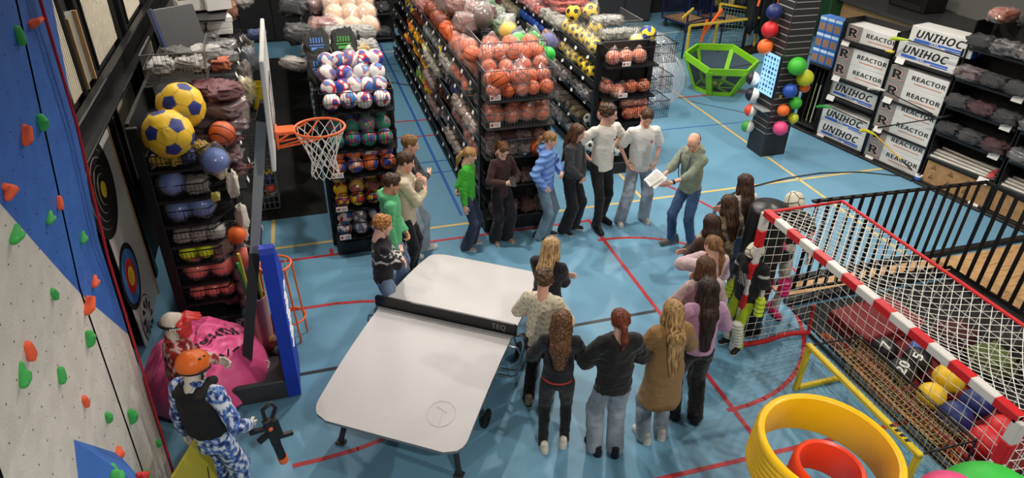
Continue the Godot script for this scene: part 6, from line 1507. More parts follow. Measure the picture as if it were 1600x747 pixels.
# ------------------------------------------------------------------ far right: bubbles, pop-up goal, carts, nets
func make_far_things():
	M.bubble = mat(Color(0.95, 0.97, 1.0, 0.13), 0.07, 0.0, {"transparency": BaseMaterial3D.TRANSPARENCY_ALPHA})
	for i in 2:
		var t := thing("bubble_ball", ["clear inflatable bubble ball nearest the orange handball rack", "clear inflatable bubble ball next to the green pop-up goal"][i], "bubble ball", [Vector3(7.0, 0.63, -12.5), Vector3(7.5, 0.63, -13.75)][i], i * 0.9, "clear bubble balls")
		var sh := MB.new().sphere(Vector3.ZERO, Vector3(0.62, 0.62, 0.62), 32, 20)
		for k in sh.v.size():
			var p := sh.v[k]; sh.v[k] = p * (1.0 + 0.03 * cos(atan2(p.z, p.x) * 12.0) * (1.0 - absf(p.y) / 0.62))
		sh.jitter(noise, 7.0, 0.03)
		obj("outer_skin", sh, M.bubble, t)
		var s2 := MB.new().sphere(Vector3.ZERO, Vector3(0.5, 0.56, 0.5), 24, 16); s2.jitter(noise, 9.0, 0.05); obj("inner_skin", s2, M.bubble, t)
		obj("inner_tube", MB.new().lathe([Vector2(0.24, -0.56), Vector2(0.27, 0.0), Vector2(0.24, 0.56)], 20), M.film, t)
		var w := MB.new()
		for k in 18:
			var a := TAU * k / 18.0; var pts := []
			for j in 9: 
				var b := lerpf(-1.2, 1.2, j / 8.0)
				pts.append(Vector3(cos(a) * cos(b), sin(b), sin(a) * cos(b)) * (0.6 + 0.02 * noise.get_noise_2d(j * 3.0, k * 5.0)))
			w.tube(pts, 0.005 + 0.004 * (k % 3), 4)
		obj("seam", w, mat(Color(0.88, 0.9, 0.92, 0.7), 0.1, 0.0, {"transparency": BaseMaterial3D.TRANSPARENCY_ALPHA}), t)
		obj("strap", MB.new().box(Vector3(0, 0.1, 0.25), Vector3(0.05, 0.5, 0.015)).box(Vector3(0, 0.1, -0.25), Vector3(0.05, 0.5, 0.015)), mat(Color(0.6, 0.12, 0.15), 0.7) if i == 0 else M.black, t)
	# green pop-up goal: six sided, wide on top
	var g := thing("popup_goal", "lime green six sided pop-up net target on the floor", "target goal", Vector3(8.98, 0, -13.2), 0.2)
	var gm := mat(Color(0.5, 0.78, 0.12), 0.55)
	var nm := mat(Color(0.16, 0.19, 0.22, 0.8), 0.8, 0.0, {"transparency": BaseMaterial3D.TRANSPARENCY_ALPHA})
	var lo := []; var hi := []
	for k in 6:
		var a := TAU * (k + 0.5) / 6.0
		lo.append(Vector3(cos(a) * 0.5, 0.03, sin(a) * 0.5)); hi.append(Vector3(cos(a) * 0.82, 0.62 + (0.14 if sin(a) < 0 else 0.0), sin(a) * 0.82))
	for k in 6:
		var k2 := (k + 1) % 6
		obj("frame_edge", MB.new().bar(lo[k], hi[k], 0.13, 0.05).bar(hi[k], hi[k2], 0.05, 0.14).bar(lo[k], lo[k2], 0.05, 0.1), gm, g)
		obj("net_panel", MB.new().face([lo[k], lo[k2], hi[k2], hi[k]]), nm, g)
	obj("floor_panel", MB.new().face(lo, Vector3.UP), mat(Color(0.14, 0.15, 0.15), 0.8), g)
	var gl2 := MB.new()
	for k in 6: gl2.bar(Vector3(0, 0.04, 0), lo[k], 0.07, 0.01)
	obj("floor_band", gl2, gm, g)
	ball("lime", Vector3(8.85, 0.14, -13.1), 0.09, false, "small lime ball lying inside the green pop-up target", "loose floor balls")
	# roll carts at the back
	for i in 2:
		var c := thing("roll_cart", ["blue mesh cart with wooden deck, left of the pair", "blue mesh cart with wooden deck, right of the pair"][i], "cart", [Vector3(10.9, 0, -18.15), Vector3(12.0, 0, -18.0)][i], 0.28, "blue mesh carts")
		obj("deck", bx(Vector3(0, 0.27, 0), Vector3(0.92, 0.04, 1.0), 0.006), M.wood, c)
		var bm := mat(Color(0.1, 0.16, 0.36), 0.4, 0.2)
		var f := MB.new()
		for s in [-1, 1]:
			f.bar(Vector3(s * 0.47, 0.26, -0.5), Vector3(s * 0.47, 0.26, 0.5), 0.05); f.bar(Vector3(-0.47, 0.26, s * 0.5), Vector3(0.47, 0.26, s * 0.5), 0.05)
			for e in [-1, 1]: f.bar(Vector3(s * 0.47, 0.26, e * 0.5), Vector3(s * 0.47, 1.5, e * 0.5), 0.04)
			f.bar(Vector3(s * 0.47, 1.5, -0.5), Vector3(s * 0.47, 1.5, 0.5), 0.04)
		f.bar(Vector3(-0.47, 1.5, -0.5), Vector3(0.47, 1.5, -0.5), 0.04)
		obj("frame", f, bm, c)
		var ms := MB.new()
		for k in 14: 
			ms.bar(Vector3(-0.46, 0.32 + k * 0.085, -0.5), Vector3(0.46, 0.32 + k * 0.085, -0.5), 0.006)
			for s in [-1, 1]: ms.bar(Vector3(s * 0.47, 0.32 + k * 0.085, -0.5), Vector3(s * 0.47, 0.32 + k * 0.085, 0.5), 0.006)
		for k in 10:
			ms.bar(Vector3(-0.46 + k * 0.1, 0.3, -0.5), Vector3(-0.46 + k * 0.1, 1.5, -0.5), 0.006)
			for s in [-1, 1]: ms.bar(Vector3(s * 0.47, 0.3, -0.5 + k * 0.11), Vector3(s * 0.47, 1.5, -0.5 + k * 0.11), 0.006)
		obj("mesh_side", ms, bm, c)
		for s in [[-1, -1], [1, -1], [-1, 1], [1, 1]]:
			var w := MB.new(); w.x = Transform3D(Basis(Vector3(0, 0, 1), PI / 2), Vector3(s[0] * 0.38, 0.08, s[1] * 0.42))
			w.lathe([Vector2(0.01, -0.02), Vector2(0.07, -0.02), Vector2(0.08, 0), Vector2(0.07, 0.02), Vector2(0.01, 0.02)], 16); w.x = Transform3D.IDENTITY
			w.bar(Vector3(s[0] * 0.38, 0.08, s[1] * 0.42), Vector3(s[0] * 0.38, 0.25, s[1] * 0.42), 0.05)
			obj("caster", w, M.steel_dark, c)
		if i == 0: obj("card", bx(Vector3(0.1, 1.1, 0.51), Vector3(0.25, 0.16, 0.01)), mat(Color(0.85, 0.75, 0.5), 0.6), c)
	# net goals with yellow and orange bars
	var ng := thing("net_goal", "black net goal with rounded top and orange bars behind pop-up target", "goal", Vector3(9.95, 0, -15.6), 0.2)
	var gfr := MB.new(); var gp := []
	for k in 13:
		var a := PI * k / 12.0
		gp.append(Vector3(-cos(a) * 0.62 if absf(cos(a)) < 0.7 else -signf(cos(a)) * 0.62, 0.78 + 0.18 * sin(a), 0))
	gp.push_front(Vector3(-0.62, 0, 0)); gp.append(Vector3(0.62, 0, 0))
	gfr.tube(gp, 0.025, 7); obj("frame", gfr, mat(Color(0.1, 0.14, 0.25), 0.5), ng)
	var gn := MB.new()
	net_sheet(gn, func(u, v): return Vector3(lerpf(-0.6, 0.6, u), lerpf(0.92, 0.05, v), -0.45 * sin(v * PI / 2) - 0.02), 16, 12, false, 0.005, 1)
	obj("net", gn, mat(Color(0.07, 0.09, 0.13), 0.8), ng)
	obj("orange_bar", MB.new().bar(Vector3(-0.1, 0.6, 0.1), Vector3(0.45, 1.15, 0.05), 0.06).bar(Vector3(-0.15, 0.4, 0.1), Vector3(-0.05, 0.95, 0.1), 0.05), M.orange_paint, ng)
	var yb := mat(Color(0.84, 0.72, 0.25), 0.5)
	obj("yellow_bar", MB.new().bar(Vector3(-0.6, 0.86, 0.12), Vector3(1.7, 0.9, 0.35), 0.05).bar(Vector3(-0.6, 0.0, 0.14), Vector3(-0.62, 0.86, 0.12), 0.05).bar(Vector3(-0.7, 1.0, -0.1), Vector3(-0.2, 1.15, -0.3), 0.05), yb, ng)
	var yg := thing("net_goal", "yellow framed goal with pale green net behind the black one", "goal", Vector3(11.3, 0, -16.1), 0.15)
	obj("frame", MB.new().bar(Vector3(-0.75, 0, 0), Vector3(-0.75, 1.2, 0), 0.05).bar(Vector3(-0.75, 1.2, 0), Vector3(0.9, 0.9, 0.3), 0.05).bar(Vector3(0.9, 0.9, 0.3), Vector3(2.0, 0.9, 0.3), 0.05).bar(Vector3(0.4, 0.0, 0.3), Vector3(0.45, 0.95, 0.2), 0.05).bar(Vector3(-0.75, 0.03, 0), Vector3(0.6, 0.03, 0.6), 0.05).bar(Vector3(0.9, 0.9, 0.3), Vector3(1.0, 0.0, 0.5), 0.05), yb, yg)
	var yn := MB.new(); net_sheet(yn, func(u, v): return Vector3(lerpf(-0.72, 0.4, u), lerpf(1.12 - 0.2 * u, 0.05, v), 0.05 + 0.2 * u), 12, 10, false, 0.005, 1)
	obj("net", yn, mat(Color(0.55, 0.66, 0.6), 0.8), yg)
	# clothes and bags on a tall black stand
	var bs := thing("bag_stand", "tall black display stand with hanging black and orange bags", "stand", Vector3(11.6, 0, -15.7), 0.3)
	obj("pole", MB.new().bar(Vector3(-0.45, 0, 0), Vector3(-0.45, 2.3, 0), 0.06).bar(Vector3(0.45, 0, 0), Vector3(0.45, 2.3, 0), 0.06).bar(Vector3(-0.6, 2.3, 0), Vector3(0.6, 2.3, 0), 0.05).box(Vector3(0, 0.03, 0), Vector3(1.2, 0.06, 0.5), 0.01), M.black_steel, bs)
	for i in 3:
		var hb = pack(col_mat(Color(0.07, 0.07, 0.075), 0.6), Vector3(11.25 + i * 0.36, 1.35 - 0.06 * i, -15.55 - 0.1 * i), Vector3(0.32, 1.7, 0.3), "long black bag hanging on the tall stand, %s from left" % nth(i), "long black bags", false, 0.3, "bag", "hanging_bag")
		if i != 1: obj("orange_strap", MB.new().tube([Vector3(0.05, 0.6, 0.17), Vector3(0.0, 0.3, 0.2), Vector3(-0.05, 0.05, 0.18), Vector3(-0.09, -0.1, 0.19)], 0.035, 6), M.orange_paint, hb)
	var of := thing("tube_gate", "bright orange tube gate right of the black bags", "gate", Vector3(12.6, 0, -16.6), 0.2)
	obj("bar", MB.new().tube([Vector3(-0.3, 2.6, 0), Vector3(-0.35, 1.25, 0), Vector3(0.9, 0.9, 0.2)], 0.05, 8).tube([Vector3(0.9, 0.9, 0.2), Vector3(0.9, 0, 0.2)], 0.05, 8).tube([Vector3(-0.3, 2.6, 0), Vector3(-0.3, 0, -0.4)], 0.03, 8), M.orange_paint, of)
	for i in 3:
		pack(col_mat(Color(0.08, 0.075, 0.08), 0.5), Vector3([12.0, 12.5, 12.2][i], [0.55, 0.6, 1.3][i], [-15.6, -15.9, -16.2][i]), Vector3(0.6, [1.1, 1.2, 0.8][i], 0.5), "big black equipment bag beside the column, %s" % ["front", "rear", "upper"][i], "big black equipment bags", false, i, "bag", "equipment_bag")
	var hr := thing("hoop_ring", "orange red ring with net leaning on the black bags", "hoop", Vector3(12.45, 1.1, -15.75))
	var rp := []
	for i in 24: rp.append(Vector3(cos(TAU * i / 24) * 0.3, sin(TAU * i / 24) * 0.38, 0.02 * i / 24))
	obj("ring", MB.new().tube(rp, 0.03, 7, true), M.orange_paint, hr)
	# back right: dark racks with yellow goods, green bin, counter
	var dr := thing("goods_rack", "dark rack with yellow netted goods at the far right back", "rack", Vector3(13.6, 0, -19.3))
	obj("carcass", bx(Vector3(0, 1.1, -0.2), Vector3(2.6, 2.2, 0.3), 0.01), M.black, dr)
	for y in [0.3, 0.9, 1.5]: obj("shelf", bx(Vector3(0, y, 0.1), Vector3(2.6, 0.04, 0.5), 0.006), M.black, dr)
	for i in 12:
		pack(col_mat([Color(0.8, 0.75, 0.2), Color(0.85, 0.83, 0.5), Color(0.3, 0.3, 0.3), Color(0.75, 0.3, 0.25)][i % 4]), Vector3(12.55 + (i % 6) * 0.4, [0.45, 1.05][i / 6], -19.15), Vector3(0.34, 0.26, 0.3), "%s netted pack on %s shelf of the far right rack, %s" % [["yellow", "cream", "dark", "red"][i % 4], ["low", "high"][i / 6], nth(i % 6)], "netted packs on the far right rack", true, i)
	var bk := thing("goods_rack", "black rack of grey goods at the aisle end beyond printed balls", "rack", Vector3(1.55, 0, -18.9))
	obj("carcass", bx(Vector3(0, 1.2, -0.25), Vector3(1.9, 2.4, 0.3), 0.01), M.black, bk)
	for y in [0.12, 0.75, 1.4, 2.0]: obj("shelf", bx(Vector3(0, y, 0.15), Vector3(1.9, 0.05, 0.55), 0.008), M.black, bk)
	for i in 8: pack(col_mat([Color(0.4, 0.4, 0.4), Color(0.14, 0.14, 0.14), Color(0.6, 0.6, 0.6), Color(0.2, 0.2, 0.2)][i % 4], 0.4), Vector3(0.9 + (i % 4) * 0.42, [0.26, 0.9][i / 4], -18.7), Vector3(0.36, 0.24, 0.34), "%s pack on the aisle end rack, %s shelf %s" % [["grey", "black", "silver", "charcoal"][i % 4], ["low", "middle"][i / 4], nth(i % 4)], "grey packs on the aisle end rack", true, i)
	for i in 2: label_plate(bk, Vector3(-0.5 + i * 0.2, 0.77 + i * 0.65, 0.45), 0.0, 0.22, 0.0)
	var gbn := thing("green_bin", "dark green bin with yellow lid behind the column", "bin", Vector3(14.6, 0, -16.6))
	obj("body", bx(Vector3(0, 0.6, 0), Vector3(0.8, 1.2, 0.8), 0.03), mat(Color(0.1, 0.3, 0.16), 0.6), gbn)
	obj("lid", bx(Vector3(0, 1.25, 0), Vector3(0.84, 0.1, 0.84), 0.03), mat(Color(0.75, 0.7, 0.2), 0.6), gbn)
	var ct := thing("counter", "shop counter with wood panel front and dark grey top", "counter", Vector3(15.3, 0, -14.6))
	obj("front_panel", bx(Vector3(0, 0.55, 0), Vector3(1.4, 1.1, 4.6), 0.01), M.wood, ct)
	obj("worktop", bx(Vector3(-0.1, 1.13, 0), Vector3(1.8, 0.07, 5.0), 0.012), mat(Color(0.26, 0.26, 0.27), 0.4), ct)
	var mo := thing("counter_box", "black till case on the dark counter top", "till", Vector3(15.5, 1.17, -14.6))
	obj("case", bx(Vector3(0, 0.22, 0), Vector3(0.7, 0.44, 1.2), 0.02), M.black, mo)
	obj("drawer", bx(Vector3(-0.36, 0.1, 0), Vector3(0.02, 0.14, 1.0), 0.005), M.steel_dark, mo)

# ------------------------------------------------------------------ rings and gym balls close to the camera
func make_front_things():
	var cab := thing("display_plinth", "black display plinth edge holding the rings and gym balls", "plinth", Vector3(2.6, 0, -0.7))
	obj("body", bx(Vector3(0.2, 1.07, 0), Vector3(2.4, 2.14, 1.5), 0.02), M.black, cab)
	var ring := func(called: String, lab: String, at: Vector3, R: float, r: float, h: float, m: Material, ribs: int, tilt: Basis):
		var t := thing(called, lab, "ring", at); t.basis = tilt
		var pf := [Vector2(r, h - 0.012), Vector2(r, 0.012), Vector2(r + 0.01, 0.0), Vector2(R - 0.012, 0.0), Vector2(R, 0.012)]
		for k in ribs:
			var y0 := lerpf(0.012, h - 0.012, (k + 0.15) / ribs); var y1 := lerpf(0.012, h - 0.012, (k + 0.85) / ribs); var ym := (y0 + y1) / 2
			pf.append(Vector2(R, y0)); pf.append(Vector2(R + 0.006, ym)); pf.append(Vector2(R, y1))
		pf.append_array([Vector2(R, h - 0.012), Vector2(R - 0.012, h), Vector2(r + 0.012, h), Vector2(r, h - 0.012)])
		obj("shell", MB.new().lathe(pf, 72), m, t)
		return t
	var tl := Basis(Vector3(0, 0, 1), -0.06) * Basis(Vector3.RIGHT, 0.02)
	var a = ring.call("yellow_ring", "large yellow plastic ring with ribbed outside, close to camera", Vector3(2.24, 2.42, -1.8), 0.355, 0.318, 0.25, M.yellow_plastic, 7, tl)
	obj("bracket", bx(Vector3(0.1, -0.02, 0.4), Vector3(0.3, 0.04, 0.24)), M.black_steel, a)
	var b = ring.call("orange_ring", "small orange red plastic ring standing inside the yellow one", Vector3(2.22, 2.37, -1.74), 0.172, 0.148, 0.22, mat(Color(0.93, 0.28, 0.14), 0.42), 5, tl)
	obj("bracket", bx(Vector3(0.0, -0.02, 0.22), Vector3(0.06, 0.03, 0.3)), M.black_steel, b)
	ball("green_bright", Vector3(3.05, 2.29, -1.44), 0.26, false, "big green gym ball at the bottom right corner", "gym balls by the camera", "gym_ball")
	ball("pink", Vector3(2.7, 2.5, -1.43), 0.16, false, "purple pink gym ball wedged between yellow ring and green ball", "gym balls by the camera", "gym_ball")

# ------------------------------------------------------------------ people
var HEAD: MB
var HAND: MB
var FIST: MB
var SHOE: MB
func lin(r: float, g: float, b: float) -> Color: return Color(r, g, b).srgb_to_linear()

func make_templates():
	# head: centre at the origin, face towards +z; colours are factors on the skin tone
	var f := SDF.new(Vector3(-0.1, -0.2, -0.12), Vector3(0.1, 0.13, 0.13), 0.0055)
	f.cap(Vector3(0, 0.034, -0.026), Vector3(0, 0.03, 0.02), 0.077, 0.072, 0.01)
	f.cap(Vector3(0, -0.01, 0.03), Vector3(0, -0.078, 0.05), 0.06, 0.034, 0.03)
	for s in [-1.0, 1.0]: f.cap(Vector3(s * 0.036, -0.022, 0.045), Vector3(s * 0.03, -0.05, 0.045), 0.034, 0.028, 0.02)
	f.cap(Vector3(-0.034, 0.03, 0.078), Vector3(0.034, 0.03, 0.078), 0.012, 0.012, 0.02)
	for s in [-1.0, 1.0]:
		f.cap(Vector3(s * 0.031, 0.008, 0.103), Vector3(s * 0.036, 0.008, 0.1), 0.019, 0.019, 0.012, Vector3.ZERO, 1.0, true)
		f.cap(Vector3(s * 0.031, 0.007, 0.074), Vector3(s * 0.032, 0.007, 0.074), 0.0135, 0.0135, 0.003)
	f.cap(Vector3(0, 0.016, 0.085), Vector3(0, -0.026, 0.106), 0.009, 0.013, 0.012)
	for s in [-1.0, 1.0]: f.cap(Vector3(s * 0.011, -0.03, 0.095), Vector3(s * 0.012, -0.028, 0.09), 0.009, 0.008, 0.008)
	f.cap(Vector3(-0.018, -0.055, 0.084), Vector3(0.018, -0.055, 0.084), 0.008, 0.008, 0.01)
	f.cap(Vector3(-0.015, -0.066, 0.083), Vector3(0.015, -0.066, 0.083), 0.009, 0.009, 0.01)
	f.cap(Vector3(-0.008, -0.096, 0.07), Vector3(0.008, -0.096, 0.07), 0.018, 0.018, 0.02)
	for s in [-1.0, 1.0]: f.cap(Vector3(s * 0.08, 0.022, -0.008), Vector3(s * 0.075, -0.025, 0.0), 0.017, 0.011, 0.006, Vector3(1, 0, 0), 1.8)
	f.cap(Vector3(0, -0.06, -0.02), Vector3(0, -0.19, -0.035), 0.054, 0.056, 0.03)
	HEAD = MB.new()
	f.mesh(HEAD, func(p: Vector3, n: Vector3) -> Color:
		for s in [-1.0, 1.0]:
			var e := p - Vector3(s * 0.0315, 0.007, 0.078)
			if e.length() < 0.0125 and p.z > 0.078: return Color(0.12, 0.1, 0.1) if Vector2(e.x, e.y).length() < 0.0065 else Color(1.25, 1.45, 1.6)
		if p.z > 0.07 and p.y > 0.024 and p.y < 0.037 and absf(p.x) > 0.012 and absf(p.x) < 0.052: return Color(0.42, 0.36, 0.33)
		if p.z > 0.08 and p.y > -0.074 and p.y < -0.048 and absf(p.x) < 0.026: return Color(0.86, 0.55, 0.55)
		if p.z > 0.04 and p.y < -0.005 and p.y > -0.045 and absf(p.x) > 0.025: return Color(1.02, 0.88, 0.87)
		return Color(1, 1, 1))
	for pose in 2:
		var h := SDF.new(Vector3(-0.09, -0.21, -0.06), Vector3(0.04, 0.03, 0.1), 0.0045)
		var c := 0.25 if pose == 0 else 1.15
		h.cap(Vector3(0, 0.02, 0), Vector3(0, -0.02, 0), 0.024, 0.026, 0.01)
		h.cap(Vector3(0, -0.025, 0.018), Vector3(-0.004, -0.088, 0.026), 0.017, 0.014, 0.012); h.cap(Vector3(0, -0.025, -0.014), Vector3(-0.004, -0.084, -0.026), 0.017, 0.013, 0.012); h.cap(Vector3(0, -0.025, 0.0), Vector3(-0.003, -0.09, 0.0), 0.018, 0.014, 0.016)
		for k in 4:
			var z: float = [0.03, 0.0105, -0.009, -0.028][k]; var L: float = [0.07, 0.08, 0.074, 0.058][k]
			var p := Vector3(-0.004, -0.088 + (0.006 if k == 3 else 0.0), z); var a: float = c * 0.5 + 0.06 * k
			for j in 3:
				var l: float = L * [0.45, 0.32, 0.28][j]
				var q := p + Vector3(-sin(a) * l, -cos(a) * l, z * 0.04)
				h.cap(p, q, 0.0098 - j * 0.0008, 0.0092 - j * 0.001, 0.004); p = q; a += c * 0.75
		h.cap(Vector3(-0.004, -0.025, 0.022), Vector3(-0.018, -0.058, 0.05), 0.013, 0.0115, 0.01); h.cap(Vector3(-0.018, -0.058, 0.05), Vector3(-0.024 - 0.012 * pose, -0.1, 0.056 - 0.014 * pose), 0.0112, 0.0085, 0.005)
		var b := MB.new(); h.mesh(b)
		if pose == 0: HAND = b
		else: FIST = b
	var sh := SDF.new(Vector3(-0.06, -0.01, -0.15), Vector3(0.06, 0.15, 0.2), 0.007)
	sh.cap(Vector3(0, 0.046, -0.085), Vector3(0, 0.045, 0.0), 0.042, 0.046, 0.02); sh.cap(Vector3(0, 0.045, 0.0), Vector3(0.004, 0.026, 0.135), 0.046, 0.036, 0.03)
	sh.cap(Vector3(0, 0.06, -0.07), Vector3(0, 0.105, -0.066), 0.04, 0.042, 0.02); sh.cap(Vector3(0, 0.012, -0.085), Vector3(0.003, 0.012, 0.13), 0.044, 0.042, 0.01)
	sh.cut(Vector3(0, -1, 0), 0.0)
	SHOE = MB.new(); sh.mesh(SHOE)

func ik(a: Vector3, b: Vector3, l1: float, l2: float, pole: Vector3) -> Array:   # joint between a and b, bent towards «pole»; and the end actually reached
	var d := b - a; var L := clampf(d.length(), 0.05, (l1 + l2) * 0.995); var n := d.normalized()
	var x := (l1 * l1 - l2 * l2 + L * L) / (2 * L); var y := sqrt(maxf(l1 * l1 - x * x, 0.0))
	var p := (pole - n * pole.dot(n)).normalized()
	return [a + n * x + p * y, a + n * L]

const POSES := {   # wrist from the neck base (left side, metres at 1.75 m), pole of the elbow, palm direction, curled hand
	"down": [[0.25, -0.58, 0.03], [0.3, 0, -1], [-1, 0, 0], 0], "pocket": [[0.2, -0.50, 0.07], [0.7, 0, -0.8], [-1, 0, -0.4], 1], "crossed": [[-0.09, -0.27, 0.21], [0.7, -1, 0.3], [0, -0.2, -1], 0],
	"clasp": [[0.035, -0.5, 0.17], [0.8, 0, -0.4], [-0.4, 0.3, -1], 1], "behind": [[0.07, -0.47, -0.17], [1, 0, -0.3], [0, 0, 1], 1], "hips": [[0.19, -0.44, -0.07], [1, 0, -0.35], [-1, 0, 0.3], 1],
	"chest": [[0.07, -0.30, 0.24], [0.7, -1, -0.1], [-0.6, 0, -0.8], 1], "chin": [[0.04, -0.1, 0.2], [0.6, -1, 0.2], [-0.3, 0.3, -1], 1], "forward": [[0.09, -0.26, 0.47], [0.5, -1, -0.2], [-1, 0.3, 0], 0],
	"front": [[0.06, -0.34, 0.22], [0.9, -0.7, -0.1], [-0.2, 0, -1], 1], "neck": [[0.02, -0.02, 0.13], [0.9, -0.6, 0.2], [-0.3, 0.2, -1], 0], "hold": [[0.2, -0.45, 0.26], [0.4, -0.4, -1], [-1, 0, 0], 1], "out": [[0.3, -0.46, 0.12], [0.6, 0, -1], [-1, 0, 0], 0]}

func human_data(c: Dictionary) -> Dictionary:
	var s: float = c.h / 1.75; var fem: bool = c.get("fem", false)
	var out := {}
	var lean: float = c.get("lean", 0.04); var lb := Basis(Vector3.RIGHT, lean)
	var P := Vector3(0, 0.94, 0) * s
	var T := func(v: Vector3) -> Vector3: return P + lb * (v * s)      # torso point, metres above the pelvis
	var N: Vector3 = T.call(Vector3(0, 0.52, -0.01))
	var sw := 0.145 if fem else 0.17
	var fwd := lb * Vector3(0, 0, 1)
	var hb := lb * Basis(Vector3.UP, deg_to_rad(c.get("hy", 0.0))) * Basis(Vector3.RIGHT, deg_to_rad(c.get("hp", 8.0)))
	var hs := s * (0.97 if fem else 1.0)
	var HC: Vector3 = N + lb * Vector3(0, 0.15, 0.028) * s
	var head_x := Transform3D(hb.scaled(Vector3.ONE * hs), HC)
	var arms := []
	for i in 2:   # 0 left (+x), 1 right (-x)
		var sg := 1.0 if i == 0 else -1.0
		var ps: Array = POSES[c.arms[i]]; var m := Vector3(sg, 1, 1)
		var S: Vector3 = N + lb * (Vector3(sg * sw, -0.055, 0.0) * s)
		var w := N + lb * (Vector3(ps[0][0], ps[0][1], ps[0][2]) * m * s)
		if c.arms[i] == "crossed" and i == 1: w += lb * Vector3(0, -0.035, 0.03) * s
		var k := ik(S, w, 0.285 * s, 0.25 * s, lb * (Vector3(ps[1][0], ps[1][1], ps[1][2]) * m))
		arms.append([S, k[0], k[1], lb * (Vector3(ps[2][0], ps[2][1], ps[2][2]) * m), ps[3]])
	var legs := []
	var ft: Array = c.get("feet", [[0.1, 0.02], [-0.1, -0.02]])
	for i in 2:
		var sg := 1.0 if i == 0 else -1.0
		var hp := P + Vector3(sg * 0.085, -0.03, 0) * s; var an := Vector3(ft[i][0], 0.085 / s, ft[i][1]) * s
		var k := ik(hp, an, 0.44 * s, 0.42 * s, Vector3(sg * 0.1, 0, 1))
		legs.append([hp, k[0], k[1]])
	# ---- body: one skin surface, with head and hands added to it
	var f := SDF.new(Vector3(-0.62, 0.02, -0.5) * s, Vector3(0.62, 1.56, 0.6) * s, 0.02)
	var ch := 0.102 if fem else 0.116
	f.cap(P, T.call(Vector3(0, 0.18, 0)), 0.115 * s, 0.1 * s, 0.04, fwd, 1.35)
	f.cap(T.call(Vector3(0, 0.2, 0)), T.call(Vector3(0, 0.4, 0)), 0.1 * s, ch * s, 0.04, fwd, 1.35)
	f.cap(N, HC + hb * Vector3(0, -0.09, -0.02) * hs, 0.058 * s, 0.052 * s, 0.03)
	for a in arms:
		f.cap(N + Vector3(0, -0.06, 0) * s, a[0], 0.044 * s, 0.036 * s, 0.03)
		f.cap(a[0], a[1], 0.032 * s, 0.027 * s, 0.01); f.cap(a[1], a[2], 0.031 * s, 0.025 * s, 0.01)
	for l in legs:
		f.cap(l[0], l[1], 0.066 * s, 0.042 * s, 0.03); f.cap(l[1], l[2], 0.04 * s, 0.027 * s, 0.02)
	var body := MB.new(); f.mesh(body)
	var skin: Color = c.skin
	for i in body.c.size(): body.c[i] = skin
	body.add(HEAD, head_x, skin)
	for i in 2:
		var a: Array = arms[i]; var d: Vector3 = (a[2] - a[1]).normalized(); var n: Vector3 = (a[3] - d * d.dot(a[3])).normalized()
		var t := n.cross(d) if i == 0 else -n.cross(d)
		if c.get("gloves", false) == false:
			body.add(FIST if a[4] else HAND, Transform3D(Basis(-n, -d, t).scaled_local(Vector3.ONE * s * (0.95 if fem else 1.02)), a[2]), skin)
	out.body = body
	# ---- top
	var tp: Dictionary = c.top; var lo: float = tp.get("loose", 0.012); var hem: float = tp.get("hem", -0.06)
	var hy: float = (P.y + hem * s)
	var g := SDF.new(Vector3(-0.64 * s, minf(hy, P.y) - 0.03, -0.5 * s), Vector3(0.64, 1.6, 0.62) * s, 0.015)
	var cr := (0.12 if fem else 0.142) + lo
	g.cap(T.call(Vector3(0, 0.2, 0)), T.call(Vector3(0, 0.39, 0)), (cr - 0.008) * s, cr * s, 0.04, fwd, 1.38)
	if hem < -0.2:   # coat: skirt flares to its hem
		g.cap(T.call(Vector3(0, 0.2, 0)), P, (cr - 0.005) * s, (cr + 0.02) * s, 0.04, fwd, 1.3)
		g.cap(P, Vector3(0, hy - 0.04, 0), (cr + 0.02) * s, (cr + 0.06) * s, 0.05, Vector3(0, 0, 1), 1.25)
	else:
		g.cap(T.call(Vector3(0, 0.2, 0)), P + Vector3(0, hem - 0.06, 0) * s, (cr - 0.008) * s, (0.135 + lo + tp.get("flare", 0.0)) * s, 0.04, fwd, 1.3)
	g.cap(arms[0][0].lerp(arms[1][0], 0.08), arms[1][0].lerp(arms[0][0], 0.08), (0.04 + lo * 0.5) * s, (0.04 + lo * 0.5) * s, 0.05)
	g.cap(N + lb * Vector3(0, -0.05, -0.005) * s, N + lb * Vector3(0, -0.015, 0.0) * s, 0.08 * s, 0.064 * s, 0.04)
	for a in arms:
		if tp.get("sleeve", "long") == "short":
			g.cap(a[0], a[0].lerp(a[1], 0.74), (0.047 + lo * 0.7) * s, (0.05 + lo) * s, 0.03)
		else:
			var q := 0.3 if tp.get("sleeve", "long") == "pushed" else 0.96
			g.cap(a[0], a[1], (0.043 + lo * 0.8) * s, (0.038 + lo * 0.9) * s, 0.025); g.cap(a[1], a[1].lerp(a[2], q), (0.038 + lo * 0.9) * s, (0.029 + lo * 0.7) * s, 0.02)
	if tp.get("hood", false):
		for q in [[-0.08, 0.02, -0.06, 0.0, 0.03, -0.105], [0.08, 0.02, -0.06, 0.0, 0.03, -0.105], [-0.08, 0.02, -0.06, -0.05, 0.0, 0.06], [0.08, 0.02, -0.06, 0.05, 0.0, 0.06], [-0.05, -0.02, -0.1, 0.05, -0.02, -0.1]]:
			g.cap(N + lb * Vector3(q[0], q[1], q[2]) * s, N + lb * Vector3(q[3], q[4], q[5]) * s, 0.038 * s, 0.036 * s, 0.03)
	if tp.get("collar", false):
		for sg in [-1.0, 1.0]: g.cap(N + lb * Vector3(sg * 0.065, 0.045, -0.04) * s, N + lb * Vector3(sg * 0.05, -0.01, 0.075) * s, 0.022 * s, 0.02 * s, 0.02)
		g.cap(N + lb * Vector3(-0.06, 0.05, -0.045) * s, N + lb * Vector3(0.06, 0.05, -0.045) * s, 0.022 * s, 0.022 * s, 0.02)
